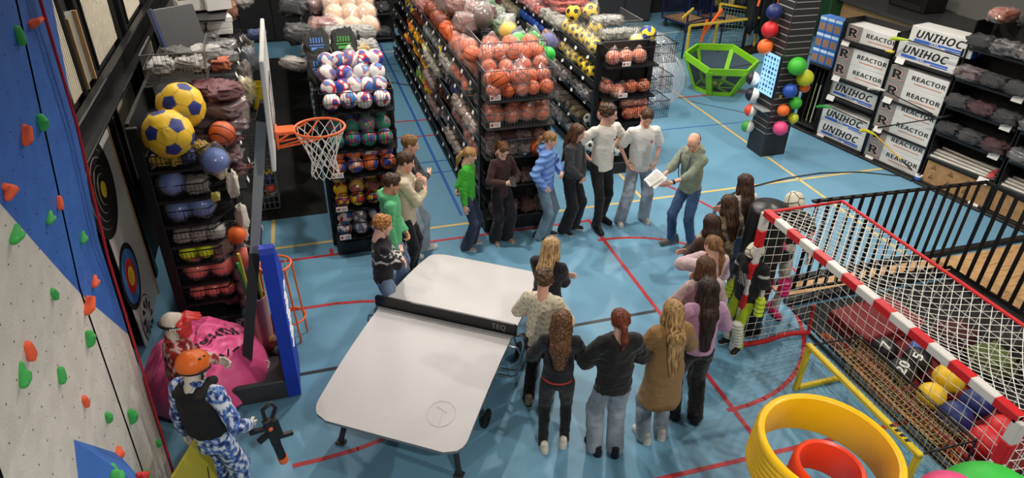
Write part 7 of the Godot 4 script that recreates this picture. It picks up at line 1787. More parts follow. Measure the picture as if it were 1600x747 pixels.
	# neck opening
	g.cap(N + lb * Vector3(0, 0.035, 0.02) * s, HC, 0.058 * s, 0.07 * s, 0.01, Vector3.ZERO, 1.0, true)
	if hem < -0.2: g.cut(Vector3(0, -1, 0), -hy)
	else: g.cut(lb * Vector3(0, -1, 0), -hy)
	var sd: float = c.seed; var amp: float = tp.get("wrinkle", 0.0065)
	if tp.get("puffy", false):
		g.ripple(func(p: Vector3) -> float: return 0.012 * cos(p.y * 75.0 + 3.0 * noise2.get_noise_3d(p.x * 3, p.y * 3, p.z * 3 + sd)) + 0.006 * noise2.get_noise_3d(p.x * 9, p.y * 9, p.z * 9 + sd))
	else:
		g.ripple(func(p: Vector3) -> float: return amp * noise2.get_noise_3d(p.x * 7 + sd, p.y * 15 + p.x * 6, p.z * 7) + amp * 0.55 * noise2.get_noise_3d(p.x * 19, p.y * 24 + sd, p.z * 19))
	var top := MB.new(); var tc: Color = tp.color
	var paint = tp.get("paint")
	g.mesh(top, (func(p: Vector3, n: Vector3) -> Color: return paint.call(p / s, n)) if paint != null else (func(p: Vector3, n: Vector3) -> Color: return tc))
	out.top = top
	# ---- trousers
	var pn: Dictionary = c.pants; var kn: float = pn.get("knee", 0.066); var ank: float = pn.get("ankle", 0.055); var pc: Color = pn.color
	var e := SDF.new(Vector3(-0.4, 0.01, -0.4) * s, Vector3(0.4, 1.08, 0.45) * s, 0.0155)
	e.cap(P + Vector3(-0.055, 0.0, 0) * s, P + Vector3(0.055, 0.0, 0) * s, 0.105 * s, 0.105 * s, 0.03, Vector3(0, 0, 1), 1.1)
	e.cap(P + Vector3(0, 0.08, 0) * s, P, 0.108 * s, 0.124 * s, 0.03, Vector3(0, 0, 1), 1.3)
	for l in legs:
		e.cap(l[0] + Vector3(0, -0.02, 0), l[1], 0.088 * s, kn * s, 0.025); e.cap(l[1], l[2] + Vector3(0, -0.045, 0.008) * s, kn * s, ank * s, 0.02)
	e.cut(Vector3(0, 1, 0), P.y + 0.07 * s); e.cut(Vector3(0, -1, 0), -0.022 * s)
	e.ripple(func(p: Vector3) -> float: return 0.006 * noise2.get_noise_3d(p.x * 9 + sd, p.y * 11 + p.z * 7, p.z * 9) + 0.004 * noise2.get_noise_3d(p.x * 22, p.y * 26 + sd, p.z * 22))
	var tr := MB.new(); var fade: float = pn.get("fade", 0.0)
	var k0: Vector3 = legs[0][1]; var k1: Vector3 = legs[1][1]
	var pp = pn.get("paint")
	e.mesh(tr, (func(p: Vector3, n: Vector3) -> Color: return pp.call(p, n)) if pp != null else func(p: Vector3, n: Vector3) -> Color: return pc.lerp(pc * 1.9, fade * clampf(0.5 + noise2.get_noise_3d(p.x * 5, p.y * 4 + sd, p.z * 5) * 1.2, 0, 1)))
	out.pants = tr
	# ---- shoes
	out.shoes = []
	for i in 2:
		var b := MB.new(); var l: Array = legs[i]
		b.add(SHOE, Transform3D(Basis(Vector3.UP, (0.22 if i == 0 else -0.22)).scaled(Vector3.ONE * s * (0.94 if fem else 1.04)), Vector3(l[2].x, 0, l[2].z + 0.02)))
		for q in b.v.size(): b.c[q] = c.sole if b.v[q].y < 0.024 else c.shoe
		out.shoes.append(b)
	# ---- hair
	if c.hair.style != "none":
		var st: String = c.hair.style; var hc: Color = c.hair.color; var hc2: Color = c.hair.get("tip", hc * 1.35)
		var lng := st in ["long", "pony", "wavy", "mid"]
		var L: float = c.hair.get("len", 0.3)
		var inv := head_x.affine_inverse()
		var hd := SDF.new(Vector3(-0.15, -0.22 - (L + 0.12 if lng else 0.0), -0.28), Vector3(0.15, 0.17, 0.15), 0.0085)
		if st == "bald":
			hd.cap(Vector3(0, 0.034, -0.028), Vector3(0, 0.03, 0.012), 0.083, 0.077, 0.01)
			hd.cut(Vector3(0, 1, 0.35).normalized(), 0.03)
		else:
			hd.cap(Vector3(0, 0.042, -0.03), Vector3(0, 0.045, 0.012), 0.088, 0.081, 0.02)
			if st == "short" or st == "curly": hd.cap(Vector3(0, 0.085, -0.03), Vector3(0, 0.092, 0.045), 0.045, 0.036, 0.03)
		if lng and st != "pony":
			var B1 := inv * (N + lb * Vector3(0, -0.06, -0.115) * s); var B2 := inv * (N + lb * Vector3(0, -0.06 - L, -0.15) * s)
			var wd := 0.1 if st == "wavy" else 0.088
			hd.cap(Vector3(0, 0.01, -0.05), Vector3(0, -0.1, -0.07), 0.088, wd, 0.03, Vector3(0, 0, 1), 1.35)
			hd.cap(Vector3(0, -0.1, -0.07), B1, wd, wd, 0.03, Vector3(0, 0, 1), 1.6); hd.cap(B1, B2, wd, wd * 0.55, 0.03, Vector3(0, 0, 1), 2.0)
			for sg in [-1.0, 1.0]:
				hd.cap(Vector3(sg * 0.06, 0.05, 0.01), Vector3(sg * 0.08, -0.09, 0.01), 0.035, 0.03, 0.03); hd.cap(Vector3(sg * 0.08, -0.09, 0.01), Vector3(sg * 0.085, -0.16 - L * 0.5, c.hair.get("fz", 0.03)), 0.03, 0.018, 0.03)
		if st == "pony":
			hd.cap(Vector3(0, 0.02, -0.1), Vector3(0, 0.0, -0.135), 0.03, 0.026, 0.02); hd.cap(Vector3(0, 0.0, -0.135), Vector3(0, -0.1, -0.16), 0.03, 0.034, 0.02); hd.cap(Vector3(0, -0.1, -0.16), Vector3(0.01, -0.1 - L, -0.15), 0.034, 0.014, 0.02)
		hd.cap(Vector3(0, -0.07, 0.135), Vector3(0, 0.016, 0.14), 0.086, 0.082, 0.012, Vector3(1, 0, 0), 1.1, true)
		if not lng or st == "pony": 
			for sg in [-1.0, 1.0]: hd.cap(Vector3(sg * 0.09, -0.02, 0.01), Vector3(sg * 0.09, -0.08, 0.03), 0.025, 0.04, 0.012, Vector3.ZERO, 1.0, true)
			if st != "pony": hd.cut(Vector3(0, -1, 0.4).normalized(), 0.048)
		if st == "curly":
			var rr := RandomNumberGenerator.new(); rr.seed = int(sd)
			for k in 70:
				var d := Vector3(rr.randf_range(-1, 1), rr.randf_range(-0.3, 1), rr.randf_range(-1, 0.75)).normalized()
				if d.z > 0.35 and d.y < 0.45: continue
				var q := Vector3(0, 0.04, -0.012) + d * Vector3(0.085, 0.092, 0.098)
				hd.cap(q, q + Vector3(0, 0.001, 0), rr.randf_range(0.014, 0.022), 0.016, 0.008)
		var curl := st in ["curly", "wavy"]; var amp2 := 0.008 if st != "bald" else 0.001
		hd.ripple(func(p: Vector3) -> float: return amp2 * (noise2.get_noise_3d(p.x * 38 + sd, p.y * 38, p.z * 38) if curl else noise2.get_noise_3d(p.x * 55 + sd, p.y * 7, p.z * 55)))
		var hm := MB.new()
		hd.mesh(hm, func(p: Vector3, n: Vector3) -> Color:
			var v := noise2.get_noise_3d(p.x * 60 + sd, p.y * (40.0 if curl else 6.0), p.z * 60) * 0.8 + 0.5
			return hc.lerp(hc2, clampf(v, 0, 1)) * (0.8 + 0.3 * clampf(v, 0, 1)))
		var o := MB.new(); o.add(hm, head_x); out.hair = o
	out.J = {"N": N, "HC": HC, "hb": hb, "lb": lb, "P": P, "arms": arms, "legs": legs, "s": s, "hs": hs}
	return out

func build_humans(list: Array) -> Array:
	var res := []; res.resize(list.size())
	for i in list.size(): list[i].seed = float(i) * 7.3 + 1.0
	var mx := Mutex.new()
	var id := WorkerThreadPool.add_group_task(func(i: int):
		var d := human_data(list[i])
		mx.lock(); res[i] = d; mx.unlock(), list.size(), -1, true)
	WorkerThreadPool.wait_for_group_task_completion(id)
	var roots := []
	for i in list.size():
		var c: Dictionary = list[i]; var d: Dictionary = res[i]
		var t := thing(c.get("called", "person"), c.label, c.get("cat", "person"), Vector3(c.x, c.get("y", 0.0), c.z), deg_to_rad(c.yaw))
		var b := obj("body", d.body, M.skin, t)
		obj(c.top.get("called", "sweater"), d.top, c.top.get("mat", M.vfab), t)
		obj(c.pants.get("called", "trousers"), d.pants, c.pants.get("mat", M.vfab), t)
		for sb in d.shoes: obj("shoe", sb, M.shoe, t)
		if d.has("hair"): obj("hair", d.hair, M.hair, t)
		roots.append([t, d.J])
	return roots

func make_people():
	make_templates()
	var fair := lin(0.86, 0.66, 0.57); var pale := lin(0.88, 0.7, 0.62); var tan := lin(0.8, 0.58, 0.47)
	var black := lin(0.075, 0.075, 0.085); var jean := lin(0.38, 0.45, 0.55); var pjean := lin(0.58, 0.62, 0.66); var djean := lin(0.15, 0.19, 0.28); var bjean := lin(0.22, 0.32, 0.46); var white := lin(0.85, 0.84, 0.82)
	var nord := func(p: Vector3, n: Vector3) -> Color:
		var y := p.y - 1.22
		var on := absf(y + 0.02 * sin(p.x * 40.0) + 0.02 * sin(p.z * 40.0)) < 0.012 or (absf(y - 0.11) < 0.035 and sin(p.x * 70.0 + p.y * 60.0) * sin(p.z * 70.0 - p.y * 60.0) > 0.35)
		return lin(0.8, 0.79, 0.77) if on else lin(0.07, 0.075, 0.095)
	var lace := func(p: Vector3, n: Vector3) -> Color:
		return lin(0.86, 0.82, 0.72) * (0.55 if sin(p.y * 95.0 + sin(p.x * 60.0) * 1.6) * sin((p.x + p.z) * 62.0) > 0.45 else 1.0)
	var camo_c := func(p: Vector3, n: Vector3) -> Color:
		var v := noise2.get_noise_3d(p.x * 11, p.y * 11, p.z * 11)
		return lin(0.74, 0.68, 0.58) if v > 0.1 else lin(0.58, 0.5, 0.4) if v > -0.2 else lin(0.42, 0.36, 0.3)
	var mel := func(p: Vector3, n: Vector3) -> Color: return lin(0.27, 0.27, 0.28) * (0.8 + 0.5 * noise2.get_noise_3d(p.x * 70, p.y * 70, p.z * 70))
	var L := [
		{"x": 0.53, "z": -6.38, "h": 1.68, "yaw": 92, "hy": 4, "hp": 12, "arms": ["crossed", "crossed"], "skin": pale, "label": "ginger curly haired boy in black patterned knit sweater, arms crossed", "top": {"color": black, "paint": nord, "loose": 0.02, "hem": -0.04}, "pants": {"color": jean, "fade": 0.5, "called": "jeans", "ankle": 0.07, "knee": 0.075}, "shoe": white, "sole": white, "hair": {"style": "curly", "color": lin(0.5, 0.3, 0.14), "tip": lin(0.78, 0.54, 0.3)}},
		{"x": 0.74, "z": -7.18, "h": 1.76, "yaw": 84, "hp": 14, "arms": ["clasp", "down"], "skin": tan, "label": "dark haired boy in mint green hoodie and jeans, hands low", "top": {"called": "hoodie", "color": lin(0.33, 0.68, 0.47), "loose": 0.026, "hood": true, "hem": -0.08}, "pants": {"color": jean, "fade": 0.5, "called": "jeans", "ankle": 0.07, "knee": 0.075}, "shoe": white, "sole": white, "hair": {"style": "short", "color": lin(0.13, 0.09, 0.06), "tip": lin(0.3, 0.2, 0.13)}},
		{"x": 0.98, "z": -7.64, "h": 1.8, "yaw": 80, "hp": 12, "arms": ["chin", "crossed"], "skin": fair, "label": "man in cream overshirt and black trousers, hand raised to chin", "top": {"called": "overshirt", "color": lin(0.75, 0.7, 0.6), "loose": 0.03, "collar": true, "hem": -0.13, "flare": 0.01}, "pants": {"color": black}, "shoe": lin(0.72, 0.66, 0.56), "sole": lin(0.8, 0.78, 0.72), "feet": [[0.1, 0.04], [-0.12, -0.05]], "hair": {"style": "short", "color": lin(0.14, 0.09, 0.05), "tip": lin(0.3, 0.2, 0.12)}},
		{"x": 1.12, "z": -8.14, "h": 1.8, "yaw": 76, "hp": 10, "arms": ["crossed", "crossed"], "skin": fair, "label": "light brown haired boy in black sweater behind the man in cream overshirt", "top": {"color": black, "loose": 0.02}, "pants": {"color": pjean, "fade": 0.4, "called": "jeans", "ankle": 0.075, "knee": 0.078}, "shoe": white, "sole": white, "feet": [[0.1, 0.14], [-0.1, -0.04]], "hair": {"style": "short", "color": lin(0.3, 0.2, 0.1), "tip": lin(0.55, 0.4, 0.24)}},
		{"x": 1.91, "z": -8.12, "h": 1.56, "yaw": 62, "hy": 12, "hp": 12, "fem": true, "arms": ["behind", "down"], "skin": pale, "label": "girl in bright green sweater and dark flared jeans, blond ponytail", "top": {"color": lin(0.22, 0.66, 0.16), "loose": 0.024, "hem": -0.05}, "pants": {"color": djean, "fade": 0.35, "called": "jeans", "ankle": 0.095, "knee": 0.07}, "shoe": lin(0.6, 0.58, 0.56), "sole": white, "hair": {"style": "pony", "color": lin(0.45, 0.33, 0.18), "tip": lin(0.75, 0.6, 0.38), "len": 0.14}},
		{"x": 2.4, "z": -8.16, "h": 1.58, "yaw": 14, "hp": 32, "fem": true, "arms": ["chest", "chest"], "skin": pale, "label": "girl in dark brown blouse and black trousers looking at her phone", "top": {"called": "blouse", "color": lin(0.25, 0.15, 0.14), "loose": 0.018, "collar": true, "hem": -0.1}, "pants": {"color": black, "ankle": 0.1, "knee": 0.085}, "shoe": lin(0.6, 0.5, 0.42), "sole": lin(0.75, 0.68, 0.6), "hair": {"style": "pony", "color": lin(0.25, 0.16, 0.09), "tip": lin(0.48, 0.33, 0.2), "len": 0.1}},
		{"x": 3.02, "z": -8.1, "h": 1.68, "yaw": 52, "hy": 14, "hp": 8, "fem": true, "arms": ["front", "pocket"], "skin": pale, "label": "girl in sky blue puffer jacket and grey jeans beside the red ball rack", "top": {"called": "puffer_jacket", "color": lin(0.45, 0.6, 0.86), "loose": 0.03, "hood": true, "puffy": true, "collar": true, "hem": -0.1, "mat": M.v}, "pants": {"color": lin(0.42, 0.5, 0.57), "fade": 0.3, "called": "jeans", "ankle": 0.075, "knee": 0.075}, "shoe": black, "sole": white, "hair": {"style": "pony", "color": lin(0.4, 0.27, 0.15), "tip": lin(0.66, 0.5, 0.32), "len": 0.05}},
		{"x": 3.45, "z": -8.18, "h": 1.72, "yaw": 40, "hy": 8, "hp": 14, "fem": true, "arms": ["clasp", "clasp"], "skin": fair, "label": "long haired girl in charcoal sweater and wide black trousers, hands clasped", "top": {"color": lin(0.27, 0.27, 0.28), "paint": mel, "loose": 0.03, "hem": 0.0}, "pants": {"color": black, "ankle": 0.1, "knee": 0.088}, "shoe": black, "sole": white, "hair": {"style": "long", "color": lin(0.14, 0.08, 0.05), "tip": lin(0.42, 0.28, 0.17), "len": 0.26, "fz": 0.09}},
		{"x": 3.92, "z": -8.22, "h": 1.95, "yaw": 12, "hy": 38, "hp": 4, "arms": ["hips", "hips"], "skin": fair, "label": "tallest boy in white t-shirt and black jeans, hands on his back", "top": {"called": "tshirt", "color": lin(0.9, 0.88, 0.84), "sleeve": "short", "loose": 0.014, "wrinkle": 0.005, "flare": 0.016, "hem": -0.08}, "pants": {"color": lin(0.1, 0.1, 0.11), "called": "jeans", "knee": 0.064, "ankle": 0.05}, "shoe": black, "sole": lin(0.07, 0.07, 0.07), "feet": [[0.14, -0.08], [-0.06, 0.1]], "hair": {"style": "curly", "color": lin(0.14, 0.09, 0.05), "tip": lin(0.3, 0.2, 0.12)}},
		{"x": 4.52, "z": -8.2, "h": 1.84, "yaw": -8, "hy": -6, "hp": 22, "arms": ["pocket", "pocket"], "skin": fair, "label": "boy in white t-shirt and pale jeans looking down, next to the speaker", "top": {"called": "tshirt", "color": lin(0.91, 0.9, 0.88), "sleeve": "short", "loose": 0.024, "wrinkle": 0.005, "hem": -0.1}, "pants": {"color": pjean, "fade": 0.45, "called": "jeans", "ankle": 0.085, "knee": 0.085}, "shoe": lin(0.7, 0.7, 0.68), "sole": white, "feet": [[0.17, -0.02], [-0.2, 0.03]], "hair": {"style": "short", "color": lin(0.16, 0.1, 0.06), "tip": lin(0.36, 0.24, 0.15)}},
		{"x": 4.9, "z": -7.38, "h": 1.78, "yaw": -74, "hy": 22, "hp": 26, "lean": 0.1, "arms": ["forward", "forward"], "skin": fair, "label": "balding man in grey green hoodie speaking and holding sheets of paper", "top": {"called": "hoodie", "color": lin(0.5, 0.54, 0.47), "sleeve": "pushed", "loose": 0.026, "hood": true, "hem": -0.06}, "pants": {"color": bjean, "fade": 0.4, "called": "jeans", "knee": 0.07, "ankle": 0.062}, "shoe": lin(0.36, 0.35, 0.34), "sole": lin(0.5, 0.49, 0.47), "feet": [[0.12, -0.1], [-0.1, 0.08]], "hair": {"style": "bald", "color": lin(0.17, 0.12, 0.09)}},
		{"x": 2.12, "z": -5.46, "h": 1.7, "yaw": 138, "hp": 6, "fem": true, "arms": ["crossed", "crossed"], "skin": pale, "label": "woman with long straight blond hair and black coat beside the table end", "top": {"called": "coat", "color": black, "loose": 0.03, "hem": -0.3}, "pants": {"color": black, "ankle": 0.06}, "shoe": black, "sole": black, "hair": {"style": "long", "color": lin(0.5, 0.38, 0.22), "tip": lin(0.8, 0.68, 0.5), "len": 0.24}},
		{"x": 1.87, "z": -4.92, "h": 1.7, "yaw": 146, "hp": 8, "fem": true, "arms": ["front", "front"], "skin": fair, "label": "woman with short curly brown hair in cream lace knit top", "top": {"color": lin(0.86, 0.82, 0.72), "paint": lace, "loose": 0.03, "hem": -0.08}, "pants": {"color": black, "ankle": 0.065}, "shoe": lin(0.6, 0.54, 0.46), "sole": lin(0.25, 0.22, 0.2), "hair": {"style": "curly", "color": lin(0.2, 0.13, 0.08), "tip": lin(0.42, 0.3, 0.19)}},
		{"x": 1.84, "z": -4.34, "h": 1.66, "yaw": 160, "hp": 6, "fem": true, "arms": ["front", "front"], "skin": fair, "label": "woman all in black with wavy brown hair and white sneakers, nearest the table", "top": {"color": black, "loose": 0.024, "hem": 0.02}, "pants": {"color": lin(0.05, 0.05, 0.06), "knee": 0.062, "ankle": 0.05}, "shoe": lin(0.84, 0.82, 0.76), "sole": white, "feet": [[0.1, -0.03], [-0.12, 0.05]], "hair": {"style": "wavy", "color": lin(0.2, 0.12, 0.07), "tip": lin(0.48, 0.33, 0.2), "len": 0.17}},
		{"x": 2.31, "z": -4.14, "h": 1.72, "yaw": 172, "hp": 8, "fem": true, "arms": ["front", "front"], "skin": fair, "label": "woman with auburn ponytail in black batwing top and pale cargo jeans", "top": {"color": lin(0.06, 0.06, 0.065), "loose": 0.045, "hem": -0.08, "wrinkle": 0.009}, "pants": {"color": lin(0.53, 0.57, 0.61), "fade": 0.4, "called": "cargo_jeans", "ankle": 0.085, "knee": 0.088}, "shoe": black, "sole": black, "hair": {"style": "pony", "color": lin(0.26, 0.1, 0.06), "tip": lin(0.5, 0.23, 0.14), "len": 0.1}},
		{"x": 2.84, "z": -4.17, "h": 1.7, "yaw": 176, "hp": 4, "fem": true, "arms": ["front", "front"], "skin": pale, "label": "woman with very long blond hair in knee length camel coat", "top": {"called": "coat", "color": lin(0.56, 0.43, 0.26), "loose": 0.04, "hem": -0.4}, "pants": {"color": pjean, "fade": 0.4, "called": "jeans", "ankle": 0.08, "knee": 0.08}, "shoe": lin(0.82, 0.8, 0.76), "sole": white, "feet": [[0.1, 0.0], [-0.1, 0.02]], "hair": {"style": "long", "color": lin(0.42, 0.3, 0.16), "tip": lin(0.78, 0.63, 0.42), "len": 0.36}},
		{"x": 3.28, "z": -4.34, "h": 1.74, "yaw": 168, "hp": 6, "fem": true, "arms": ["front", "front"], "skin": fair, "label": "woman with long dark hair in lilac pink sweater and black trousers", "top": {"color": lin(0.72, 0.56, 0.68), "loose": 0.034, "hem": -0.02}, "pants": {"color": lin(0.06, 0.06, 0.065), "ankle": 0.085, "knee": 0.08}, "shoe": black, "sole": black, "feet": [[0.11, 0.03], [-0.11, -0.04]], "hair": {"style": "long", "color": lin(0.06, 0.04, 0.035), "tip": lin(0.24, 0.16, 0.13), "len": 0.34}},
		{"x": 3.5, "z": -4.74, "h": 1.68, "yaw": 172, "hp": 10, "fem": true, "arms": ["front", "front"], "skin": fair, "label": "woman with loose brown hair mostly hidden behind the dark haired woman in lilac", "top": {"color": lin(0.72, 0.62, 0.6), "loose": 0.03}, "pants": {"color": black}, "shoe": black, "sole": black, "hair": {"style": "long", "color": lin(0.17, 0.1, 0.06), "tip": lin(0.4, 0.26, 0.16), "len": 0.2}},
		{"x": 3.79, "z": -5.07, "h": 1.68, "yaw": 188, "hp": 8, "fem": true, "arms": ["neck", "front"], "skin": pale, "label": "woman in pale pink fleece touching her neck, light brown ponytail", "top": {"called": "fleece", "color": lin(0.78, 0.68, 0.7), "loose": 0.04}, "pants": {"color": pjean, "fade": 0.4, "called": "jeans", "ankle": 0.08, "knee": 0.08}, "shoe": white, "sole": white, "hair": {"style": "pony", "color": lin(0.32, 0.21, 0.12), "tip": lin(0.58, 0.42, 0.27), "len": 0.2}},
		{"x": 4.01, "z": -5.47, "h": 1.68, "yaw": 186, "hp": 10, "fem": true, "arms": ["crossed", "crossed"], "skin": fair, "label": "woman with dark brown hair in brown jacket, third from end of right row", "top": {"called": "jacket", "color": lin(0.24, 0.15, 0.11), "loose": 0.034}, "pants": {"color": bjean, "fade": 0.4, "called": "jeans"}, "shoe": black, "sole": white, "hair": {"style": "long", "color": lin(0.09, 0.055, 0.04), "tip": lin(0.26, 0.16, 0.1), "len": 0.18}},
		{"x": 4.44, "z": -5.82, "h": 1.68, "yaw": 184, "hp": 12, "fem": true, "arms": ["front", "front"], "skin": fair, "label": "woman in beige mottled jacket left of the black padded post", "top": {"called": "jacket", "color": lin(0.6, 0.55, 0.45), "paint": camo_c, "loose": 0.034}, "pants": {"color": black}, "shoe": black, "sole": white, "hair": {"style": "long", "color": lin(0.12, 0.08, 0.05), "tip": lin(0.34, 0.22, 0.14), "len": 0.16}},
		{"x": 4.92, "z": -6.24, "h": 1.68, "yaw": 178, "hp": 12, "fem": true, "arms": ["crossed", "crossed"], "skin": fair, "label": "woman in white top with dark hair furthest back by padded post", "top": {"color": lin(0.82, 0.8, 0.78), "loose": 0.02}, "pants": {"color": jean, "called": "jeans"}, "shoe": white, "sole": white, "hair": {"style": "long", "color": lin(0.12, 0.07, 0.05), "tip": lin(0.32, 0.2, 0.13), "len": 0.26}},
	]
	var R := build_humans(L)
	# things held and worn
	var J: Dictionary = R[5][1]; var t: Node3D = R[5][0]
	var mid: Vector3 = (J.arms[0][2] + J.arms[1][2]) * 0.5
	var ph := thing("phone", "dark phone held by the girl in the brown blouse", "phone", t.transform * (mid + Vector3(0, 0.05, 0.09)), t.rotation.y)
	var pb := MB.new(); pb.x = Transform3D(Basis(Vector3.RIGHT, -0.8), Vector3.ZERO); pb.box(Vector3.ZERO, Vector3(0.072, 0.15, 0.009), 0.003); obj("case", pb, M.black, ph)
	var ps := MB.new(); ps.x = pb.x; ps.box(Vector3(0, 0, -0.005), Vector3(0.066, 0.14, 0.002)); obj("glass", ps, mat(Color(0.02, 0.02, 0.025), 0.1), ph)
	J = R[10][1]; t = R[10][0]
	mid = (J.arms[0][2] + J.arms[1][2]) * 0.5
	for i in 2:
		var sh := MB.new(); sh.x = Transform3D(Basis(Vector3.UP, -0.3 + i * 0.2) * Basis(Vector3.RIGHT, -1.0), Vector3(-0.03 + 0.03 * i, 0.06 + i * 0.012, 0.21))
		sh.surf(func(u, v): return Vector3((u - 0.5) * 0.2, (v - 0.5) * 0.22, 0.04 * sin(u * 3.0 + i)), 8, 6)
		var pp := thing("paper_sheet", ["front sheet of paper held by the balding speaker", "second sheet of paper behind the front one, held by speaker"][i], "paper", t.transform * mid, t.rotation.y, "sheets of paper in the speaker's hands")
		obj("sheet", sh, M.paper, pp)
		if i == 1:
			var pr := MB.new(); pr.x = sh.x
			for k in 6: pr.box(Vector3(0, -0.08 + k * 0.03, 0.044), Vector3(0.13, 0.008, 0.002))
			obj("printed_lines", pr, M.box_grey, pp)
	var ly := []
	for k in 15:
		var a := PI * k / 14.0
		ly.append(J.N + J.lb * Vector3(cos(a) * 0.09, 0.0 - sin(a) * 0.34 * 1.0, 0.15 + 0.075 * sin(a)))
	obj("lanyard", MB.new().tube(ly, 0.007, 6), mat(Color(0.1, 0.14, 0.32), 0.7), t)
	var wr: Vector3 = J.arms[0][2].lerp(J.arms[0][1], 0.12)
	var wd: Vector3 = (J.arms[0][2] - J.arms[0][1]).normalized()
	obj("wristwatch", MB.new().tube([wr - wd * 0.015, wr + wd * 0.015], 0.033, 12), M.black, t)
	for q in [[8, -0.07, -0.13], [9, -0.085, -0.12]]:   # small chest prints on the two white shirts
		J = R[q[0]][1]; t = R[q[0]][0]
		var o := obj("chest_print", bx(Vector3.ZERO, Vector3(0.035, 0.02 if q[0] == 8 else 0.05, 0.004)), M.ink if q[0] == 8 else mat(Color(0.8, 0.5, 0.5), 0.7), t)
		o.position = J.N + J.lb * Vector3(-q[1] * J.s, q[2] * J.s - 0.04, 0.124 * J.s)
	# red waistband edge and belt bag of the woman in black
	J = R[13][1]; t = R[13][0]
	var wb := []
	for k in 20: wb.append(J.P + Vector3(cos(TAU * k / 20) * 0.145, 0.035, sin(TAU * k / 20) * 0.112) * J.s)
	obj("red_hem", MB.new().tube(wb, 0.012, 6, true), mat(Color(0.62, 0.2, 0.18), 0.8), t)
	# black padded post beside them
	var bg := thing("padded_post", "tall black padded cylinder post between women and goalkeeper mannequins", "post", Vector3(4.72, 0, -5.5))
	obj("pad", MB.new().lathe([Vector2(0.0, 0.03), Vector2(0.2, 0.03), Vector2(0.22, 0.06), Vector2(0.22, 1.62), Vector2(0.19, 1.68), Vector2(0.0, 1.7)], 28), mat(Color(0.06, 0.06, 0.065), 0.4), bg)
	obj("seam_band", MB.new().lathe([Vector2(0.221, 0.8), Vector2(0.223, 0.8), Vector2(0.223, 0.84), Vector2(0.221, 0.84)], 28), M.rubber, bg)
	obj("foot", MB.new().lathe([Vector2(0.0, 0.0), Vector2(0.25, 0.0), Vector2(0.25, 0.03), Vector2(0.0, 0.03)], 28, true), M.black_steel, bg)

